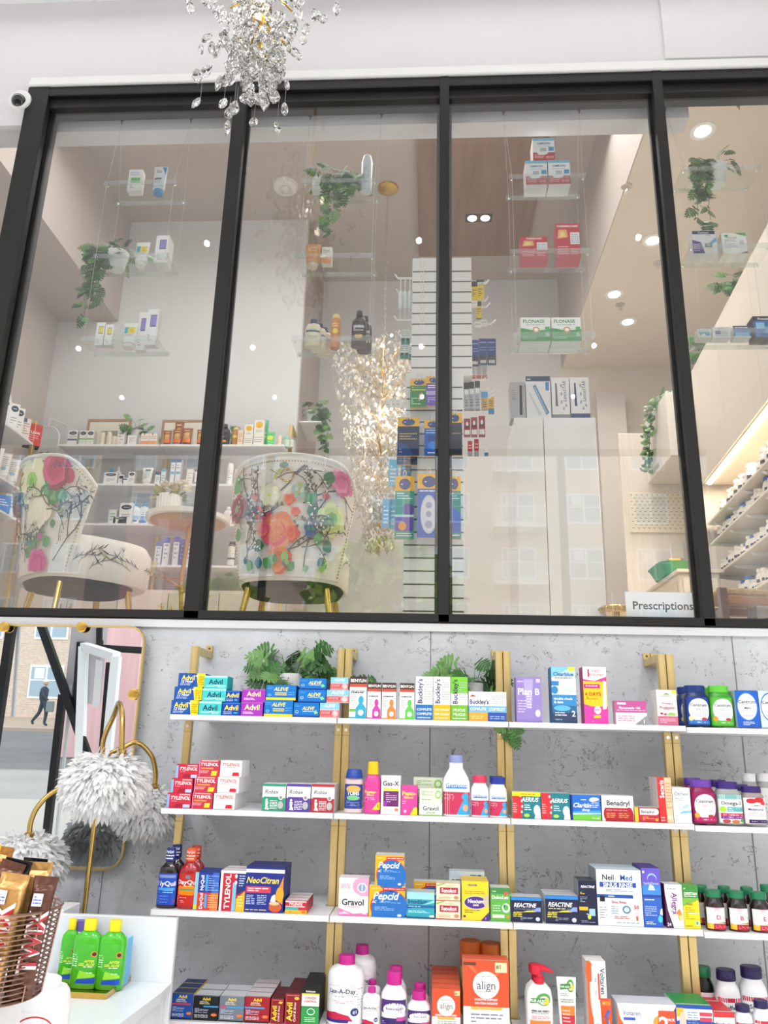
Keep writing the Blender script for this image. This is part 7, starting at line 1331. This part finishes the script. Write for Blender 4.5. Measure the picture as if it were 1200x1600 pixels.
for x0, x1, yt, des, lab in ((184, 205, 786, CET+'l .2 .2 .8 .5 3 99a', 'large white carton with dark oval, third back level'), (176, 197, 808, CET, 'low white carton with dark oval in front, third back level'), (168, 180, 796, 'e8ecea cdd|l .2 .2 .8 .8 3 6a8', 'pale carton partly behind the left chair, third level'), (290, 300, 796, 'f2f0ee ddd|l .2 .2 .8 .8 3 aab', 'small carton behind the side table, third level')):
    KB(x0, x1, yt, 2, des, lab, where='', dep=.05)
for x, h, w_, nm in ((218, .19, .09, 'left'), (231, .2, .085, 'right')): KT(x, 2, w_, h, M('eef2f4', .35), M('3a9ad8', .4), 'lot', 'r 0 .3 1 .6 6ab0e0;l .2 .65 .8 .9 2 468;e .5 .2 .4 .1 3a8ac8', f'white cleanser bottle with blue pump cap on third back shelf, {nm} one', dy=.03*(nm == 'right'), col='eef2f4')
KT(184, 3, .07, .14, M('f0f2f2', .35), M('4a9ad8', .4), 'lot', 'l .2 .2 .8 .7 4 89a', 'white bottle with blue cap on the lowest back shelf', col='f0f2f2')
for i, (x0, x1, yt, c) in enumerate(((268, 277, 838, 'e4eaf2'), (278, 288, 842, '3a5a9a'), (290, 299, 840, 'e8e8ee'), (240, 250, 846, 'dfe6ee'), (252, 262, 840, 'eceef2'))): KB(x0, x1, yt, 3, f'{c} ccd|l .2 .2 .8 .8 4 79b;r 0 .8 1 1 4a6ab0', f'small blue and white carton under the side table, {["fourth", "rightmost but one", "rightmost", "leftmost", "second"][i]} one', where='', dep=.045)
for x0, x1, yt, lv, c, kk, nm in ((351, 361, 722, 1, 'f0f2f2', 'can', 'tall white spray can left of the second chair'), (363, 371, 731, 1, 'f4e0dc', 'can', 'slim white and pink bottle left of the second chair'), (346, 360, 790, 2, 'e6e4e2', 'lot', 'pale lotion bottle between post and second chair'), (352, 364, 845, 3, '7a6a5a', 'can', 'brown bottle with white label left of the second chair')):
    a, b, h = row(x0, x1, yt, bz[lv], BY); bottle(kk, b-a, h, M(c, .35), M('f2f2f0' if c != '7a6a5a' else '1c1a1a', .4), 'efe9df' if c == '7a6a5a' else c, 'l .2 .2 .8 .8 5 889'+(';r 0 .3 1 .4 24408c' if c == '7a6a5a' else ''), nm, ((a+b)/2, BY+.04, bz[lv]+.001))
p = at(212, 700, Y=2.8); plant((p.x, 2.82, bz[0]+.001), 'leafy plant in white pot between the framed pictures', 20, [], (.06, .17), .075, 31)
p = at(350, 695, Y=2.85); plant((p.x, 2.86, bz[0]+.001), 'leafy plant behind the black tanning bottle', 16, [], (.05, .15), .07, 32)
# small shelf and plant on the side of the recess
p = at(497, 665, Y=3.15); tag(MB().bbox(-1.119, -.93, 3.05, 3.5, p.z-.012, p.z, LAM, .002).build('bracket_shelf'), 'little white shelf on the recess wall holding a trailing plant', 'shelf')
plant((-1.02, 3.16, p.z+.001), 'bushy trailing plant on the little recess shelf', 16, [(.12, -.04, -.15, 7), (.14, -.04, -.3, 8), (.1, -.04, -.42, 8), (.08, -.05, -.25, 7)], (.055, .13), .075, 33)
# left wall shelving seen obliquely
lx0 = -3.325
lz = [at(40, 683, X=-2.98).z, at(15, 752, X=-2.98).z, at(8, 800, X=-2.98).z]
for i, z in enumerate(lz):
    tag(MB().bbox(lx0, -2.98, .8, 2.28, z-.018, z, LAM, .002).build('shelf_board'), f'white shelf on the left side wall, {["upper", "middle", "lower"][i]} one', 'shelf', 'white shelf boards on the left side wall')
def LBX(px, py, lv, w, h, des, lab, dx=.0, cat='medicine box'):
    P = at(px, py, X=-3.0-dx); return carton(w, h, w*.9, des, lab, (P.x-.01, P.y, lz[lv]+.001), radians(38), cat, 'goods on the left side wall shelves')
P = at(11, 668, X=-3.04); bottle('can', .075, .26, M('f0f2f4', .35), M('f2f2f2', .4), 'f0f2f4', 'r 0 .8 1 .9 222;l .2 .3 .8 .6 4 446', 'white spray can with black band on left side wall shelf', (P.x-.03, P.y-.02, lz[0]+.001), name='spray_can', cat='spray can')
LBX(20.5, 669.5, 0, .062, .2, CET+'l .2 .2 .8 .5 3 99a', 'tall white carton with dark oval, left one on side wall shelf'); LBX(29, 674.5, 0, .062, .2, CET+'l .2 .2 .8 .5 3 99a', 'tall white carton with dark oval, right one on side wall shelf')
LBX(39, 682.5, 0, .07, .16, 'f0e4dc 2a3040|l .1 .2 .9 .8 5 b86;r 0 .8 .6 1 3a5a8a', 'white and peach carton with dark side on side wall shelf'); LBX(53, 691, 0, .11, .17, 'd8281f b82018 222|t CLEAN .5 .6 .16 fff b .7;l .2 .2 .8 .5 3 fbb', 'red box at the end of the side wall shelf')
for px, py, lab in ((1, 737, 'white tube at the left picture edge, middle side shelf'), (14, 742, 'white cream tube, middle one on side wall shelf'), (27, 752, 'white cream tube nearest the chair on side wall shelf')):
    P = at(px, py, X=-3.02); tube_pack(.09, .21, M('f0eeea', .4), M('ecebe8', .4), 'l .2 .3 .8 .9 6 a99;e .5 .3 .2 .1 9bc', lab, (P.x-.02, P.y-.05, lz[1]+.001), rz=radians(30))
P = at(5, 800, X=-3.02); LBX(3, 794, 2, .12, .12, '3a86d8 2a6ab0|l .1 .2 .9 .8 4 fff', 'blue box on the lower side wall shelf'); LBX(15, 800, 2, .07, .16, 'f0f2f4 ccd|l .1 .2 .9 .8 4 334', 'white and black carton on the lower side wall shelf')
t = thing('shelf_upright', (-3.0+.03, 2.1, fz), 'brass upright at the end of the left side wall shelves', 'shelf upright'); t.location.x = -3.02
MB().bbox(-.014, .014, .23, .26, 0, lz[0]+.2-fz, GOLD, .002).build('post', t); MB().bbox(-.3, -.014, .23, .26, lz[0]+.17-fz, lz[0]+.2-fz, GOLD, .002).build('wall_bracket', t)
# hanging arch planter in the corner
a = at(74, 678, Y=2.8); zb_ = at(74, 718, Y=2.8).z; r = .105; t = thing('arch_planter', (a.x, 2.8, zb_-.06), 'white wire arch planter with greenery hanging in the back corner', 'plant')
WI = M('f0efee', .3); MB().tube([(-r, 0, 0)]+[(r*cos(pi-i*pi/12), 0, a.z-zb_+.06+r*sin(i*pi/12)-.04) for i in range(13)]+[(r, 0, 0)], .007, WI, 8).build('wire_arch', t)
MB().tube([(0, 0, a.z-zb_+.02+r), (0, 0, a.z-zb_+.1+r), (.09, .05, a.z-zb_+.07+r), (.09, .13, a.z-zb_+.07+r)], .005, WI, 6).build('wall_hook', t); MB().bbox(-.13, .13, -.05, .05, -.05, .0, WI, .004).build('trough', t)
lv = MB(); q = random.Random(8)
for i in range(70): leaf(lv, (q.uniform(-.13, .13), q.uniform(-.05, .04), q.uniform(0, .05)), (q.uniform(-1, 1), q.uniform(-.5, .2), q.uniform(.1, 1)), (0, -1, .4), q.uniform(.05, .08), q.choice(LEAF))
lv.build('leaves', t)
# ================================================================ right-hand side: panels, cabinets, dispensary shelves
def panel(name, x0, x1, yt, Y, mat, lab, cat, d=.03):
    a, b = at(x0, yt+100, Y=Y).x, at(x1, yt+100, Y=Y).x; zt = at((x0+x1)/2, yt, Y=Y).z; return tag(MB().bbox(a, b, Y, Y+d, fz, zt, mat, .003).build(name), lab, cat)
PW = noisy('white_wood', 'e4dad2', 'f0e8e1', 8, 4, .5, 0, (6, 6, .3))
panel('tall_divider', 937, 983, 612, 3.85, M('cfcac6', .5), 'tall grey panel standing right behind the white cabinet', 'panel')
panel('tall_divider', 984, 1075, 603, 4.05, M('dcd7d3', .5), 'tall pale panel behind the wall cabinet with the vine', 'panel')
panel('tall_divider', 972, 1100, 677, 3.0, PW, 'white wood grain panel behind the pegboard', 'panel')
a, b = at(985, 832, Y=2.986), at(1092, 770, Y=2.986); t = thing('pegboard', (a.x, 2.986, a.z), 'cream pegboard with rows of short slots on white panel', 'pegboard'); w_, h_ = b.x-a.x, b.z-a.z
mb = MB().bbox(0, w_, 0, .012, 0, h_, M('efe6d2', .5), .003); 
for i in range(11):
    for j in range(13):
        x = .02+j*(w_-.03)/13+(.5*(w_-.03)/13 if i % 2 else 0); z = h_-.02-i*(h_-.03)/11; mb.box(x, x+.015, -.0008, 0, z-.003, z+.002, M('8a7f6c', .8))
mb.build('slotted_board', t)
P0 = at(1040, 612, Y=2.35); P1 = at(1047, 712, Y=2.35); t = thing('wall_cabinet', (P0.x, 2.35, P1.z), 'white wall cabinet with green vine over its left side', 'cabinet'); hh = P0.z-P1.z
MB().bbox(0, .6, .02, .63, 0, hh, M('ebe4dc', .4), .003).build('body', t); dd = MB().bbox(.0, .3, 0, .018, .003, hh-.003, M('f2ede7', .4), .002).build('door', t); MB().bbox(.304, .6, 0, .018, .003, hh-.003, M('f2ede7', .4), .002).build('door', t)
MB().bbox(-.006, -.0005, .3, .42, .03, .06, M('b8ac9c', .5), .001).build('hinge_plate', t)
vn = thing('vine_plant', (P0.x-.02, 2.5, P0.z+.004), 'leafy green vine draped over the left edge of the wall cabinet', 'plant'); lv = MB(); st = MB(); q = random.Random(17); pts = []
for i in range(12):
    u = i/11; pts.append(Vector((.14-.16*min(1, u*3), .0+.3*u, .02-.0*u-(max(0, u-.25)*.62))))
st.tube(pts, .003, LEAF[1], 5)
for p in pts:
    for k in range(11): leaf(lv, p+Vector((q.gauss(-.01, .015), q.gauss(0, .03), q.gauss(0, .02)+.01)), (q.uniform(-1, .4), q.uniform(-1, .6), q.uniform(-1, .4)), (-.5, -1, .4), q.uniform(.025, .045), q.choice(LEAF))
lv.build('leaves', vn); st.build('stem', vn)
# low cabinet with green tray
P = at(1034, 895, Y=2.3); P2 = at(1062, 890, Y=1.9); t = thing('low_cabinet', (P2.x, 1.9, fz), 'cream shaker cabinet under the green tray', 'cabinet'); hh = P2.z-fz; CC = M('e9dfce', .5)
MB().bbox(-.0, .25, .02, .9, 0, hh-.02, CC, .003).build('body', t); MB().bbox(-.02, .27, -.01, .92, hh-.018, hh+.004, CC, .003).build('worktop', t); MB().bbox(.02, .23, 0, .018, .05, hh-.05, M('efe6d6', .5), .004).build('door', t)
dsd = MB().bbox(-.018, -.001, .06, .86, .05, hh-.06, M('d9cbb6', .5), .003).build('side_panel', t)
T0 = at(1034, 878, Y=2.15); t = thing('green_tray', (T0.x+.11, 2.2, P2.z+.006), 'green plastic tray with small things on the cream cabinet', 'tray'); GP = M('2f9a50', .4)
mb = MB(); mb.loft([(0, .12, .15), (.07, .15, .19), (.078, .16, .2), (.078, .145, .185), (.012, .11, .14)], GP, 5, 32, False); mb.loft([(.001, .12, .15), (.012, .11, .14)], GP, 5, 32); mb.build('tray_shell', t)
MB().bbox(-.08, .0, -.1, -.02, .02, .115, M('d8b040', .5), .003).box(-.075, -.005, -.103, -.1, .05, .1, M('5a3a2a')).build('tray_contents', t)
s = at(1046, 873, Y=3.2); tag(MB().bbox(s.x-.05, s.x+.05, 2.985, 2.998, s.z-.05, s.z+.08, M('efe9e2', .4), .003).build('wall_socket'), 'white wall socket above the green tray', 'socket')
# gold pedestal glimpsed at the window foot
P = at(962, 950, Y=.9); t = thing('gold_stool', (P.x, .9, fz), 'ornate gold topped stool glimpsed between white cabinet and sign', 'stool'); hh = P.z-fz
mb = MB(); mb.loft([(hh-.03, .075, .075), (hh-.02, .08, .08), (hh, .08, .08), (hh+.006, .075, .075)], LEG, 2, 32)
for i in range(24): mb.ball((.079*cos(i*pi/12), .079*sin(i*pi/12), hh-.008), .008, LEG, 6)
mb.build('stool_top', t); MB().loft([(0, .07, .07), (.01, .07, .07), (.02, .014, .014), (hh-.03, .018, .018)], LEG, 2, 20).build('pedestal', t)
# dispensary run, turned a little off the window's axis
DR = thing('dispensary_wall_cabinet', (1.9, 2.25, 0), 'cream overhead cabinet run with warm strip light in right-hand pane', 'cabinet', None, radians(-4.7))
zc = at(1100, 757, X=1.9).z; hh = at(1094, 565, X=1.9).z-zc; hh_c = hh; CR = M('e6dccf', .45)
MB().bbox(0, .42, -2.0, .02, zc, zc+hh, CR, .003).build('cabinet_body', DR)
for i in range(3): MB().bbox(-.016, -.001, -2.0+i*.67+.004, -2.0+(i+1)*.67, zc+.003, zc+hh-.003, CR, .002).build('door', DR)
MB().bbox(.02, .04, -1.98, -.02, zc-.012, zc-.0005, M('fff3dc', .4, emis=11), .002).build('strip_light', DR)
MB().bbox(-.03, -.017, -.012, .01, zc+.18, zc+.6, LEG, .002).build('handle', DR)
light('AREA', 'strip_beam', tuple(Vector((1.9, 2.25, 0))+Matrix.Rotation(radians(-4.7), 3, 'Z') @ Vector((.12, -1, zc-.02))), 26, (1, .82, .58), shape='RECTANGLE', size=.06, size_y=1.8, rot=(0, 0, radians(-4.7)))
Dm = Matrix.Translation((1.9, 2.25, 0)) @ Matrix.Rotation(radians(-4.7), 4, 'Z')
bp = MB().box(.42, .45, -2.1, .6, fz, 4.6, CREAM); bo = bp.build('wall_dispensary', None, (1.9, 2.25, 0), radians(-4.7)); bo['kind'] = 'structure'
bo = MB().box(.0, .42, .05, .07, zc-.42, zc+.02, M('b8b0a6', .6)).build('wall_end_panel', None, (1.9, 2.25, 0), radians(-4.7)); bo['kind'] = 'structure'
dz = [at(1150, 768, X=1.84).z, at(1150, 808, X=1.84).z, at(1150, 869, X=1.84).z, at(1184, 907, X=1.8).z-.01]
for i, z in enumerate(dz):
    t = thing('dispensary_shelf', (1.9, 2.25, z), f'cream dispensary shelf on white brackets, {["top", "second", "third", "lowest"][i]} one in the right-hand pane', 'shelf', 'cream dispensary shelves', radians(-4.7))
    MB().bbox(0, .41, -1.9, .0+.02, -.016, 0, M('ece2d4', .4), .002).build('shelf_board', t)
    for k in range(6):
        y = -.06-k*.34; MB().add([(x, y+s*.012, zz) for s in (-1, 1) for x, zz in ((.02, -.018), (.41, -.018), (.41, -.075), (.04, -.032))], [(0, 1, 2, 3), (7, 6, 5, 4), (0, 4, 5, 1), (1, 5, 6, 2), (2, 6, 7, 3), (3, 7, 4, 0)], M('f2f2f2', .35)).build('bracket', t)
q = random.Random(41); PBW = M('f4efe6', .4); PM = {}
def pill(i, s, w, h, dep, cap, lab, grp, band):
    kx = (cap, band)
    if kx not in PM:
        tt = thing('pill_bottle', (0, 0, 0), lab, 'pill bottle', grp); b, c, n, dr, _ = BK['pill']
        MB().loft([(z, q_*.5, q_*.5) for z, q_ in b], PBW, 2, 16).build('bottle_body', tt); MB().loft([(z, q_*.5, q_*.5) for z, q_ in c], M(cap, .4), 2, 16).build('cap', tt)
        m_ = MB(); F = lambda u, v, k: (.5*(1.01+.004*k)*sin((u-.5)*3.6), -.5*(1.01+.004*k)*cos((u-.5)*3.6), .08+v*.48); art(m_, F, f'r 0 0 1 1 f6f4f2;r 0 .0 1 .3 {band};l .1 .4 .9 .9 4 446;r .3 .5 .5 .8 333', 1.6, 8, 0); m_.build('label_wrap', tt); PM[kx] = tt; r = tt
    else:
        s0 = PM[kx]; r = s0.copy(); COL.objects.link(r)
        for ch_ in s0.children: c = ch_.copy(); COL.objects.link(c); c.parent = r
    r.location = Dm @ Vector((dep, s, dz[i]+.001)); r.scale = (w, w, h); r.rotation_euler = (0, 0, radians(-40+q.uniform(-15, 15))); r['label'] = lab; r['group'] = grp; return r
RW_ = ['top', 'second', 'third', 'lowest']
blu = 0
for i in range(4):
    s = -.02
    while s > -1.35:
        w = q.uniform(.045, .07)*(1.25 if i == 0 else 1); h = w*q.uniform(1.5, 1.9); s -= w*.55
        if i == 0 and q.random() < .25: s -= .1
        cap = '2a5fb8' if q.random() < .2 and i else 'f3eee4'; band = q.choice(('d8d4d0', 'c83a5a', '3a5ab0', 'd8d4d0', '8a8a90'))
        grp = f'pill bottles on the {RW_[i]} dispensary shelf'
        if cap != 'f3eee4': lab = f'white pill bottle with blue cap on the {RW_[i]} dispensary shelf'; gg = 'blue capped '+grp
        else: lab = f'white capped pill bottle in the row on {RW_[i]} dispensary shelf'; gg = 'white capped '+grp
        pill(i, s, w, h, .05+w*.3, cap, lab, gg, band)
        if q.random() < .6: pill(i, s+.01, w*.9, h*q.uniform(.9, 1.15), .05+w*1.5, 'f3eee4', f'white capped pill bottle in the row on {RW_[i]} dispensary shelf', 'white capped '+grp, 'd8d4d0')
        s -= w*.55
# rush-seated wooden stool
P = at(1168, 918, Y=.55); t = thing('rush_stool', (P.x+.02, .72, fz), 'brown wooden stool with woven rush seat at lower right of the window', 'stool', None, radians(8)); hh = P.z-fz; WD_ = noisy('worn_wood', '4a2e1a', '74492a', 10, 4, .5, 0, (3, 3, .4)); RU = noisy('woven_rush', 'b8925a', 'e0c28c', 60, 3, .8, 0, (1, 6, 1), .8)
MB().bbox(-.15, .15, -.14, .16, hh-.035, hh+.004, RU, .012).build('seat', t)
for x in (-.155, .155):
    for y in (-.145, .165): MB().bbox(x-.018, x+.018, y-.018, y+.018, 0, hh-.0, WD_, .004).build('leg', t)
for y in (-.145, .165): MB().bbox(-.135, .135, y-.012, y+.012, hh-.075, hh-.037, noisy('light_wood', '9a6430', 'b87c40', 10, 4, .5, 0, (.4, 3, 3)), .003).build('rail', t)
for x in (-.155, .155): MB().bbox(x-.01, x+.01, -.125, .145, hh-.14, hh-.1, WD_, .003).build('stretcher', t)
for i, sy_ in enumerate((-.95, -.15)):
    P = Dm @ Vector((.1, sy_, zc+hh_c)); plant((P.x, P.y, P.z+.002), f'dark bushy plant on top of the overhead cabinets, {["nearer", "farther"][i]} one', 26, [], (.06, .08), .09, 50+i)
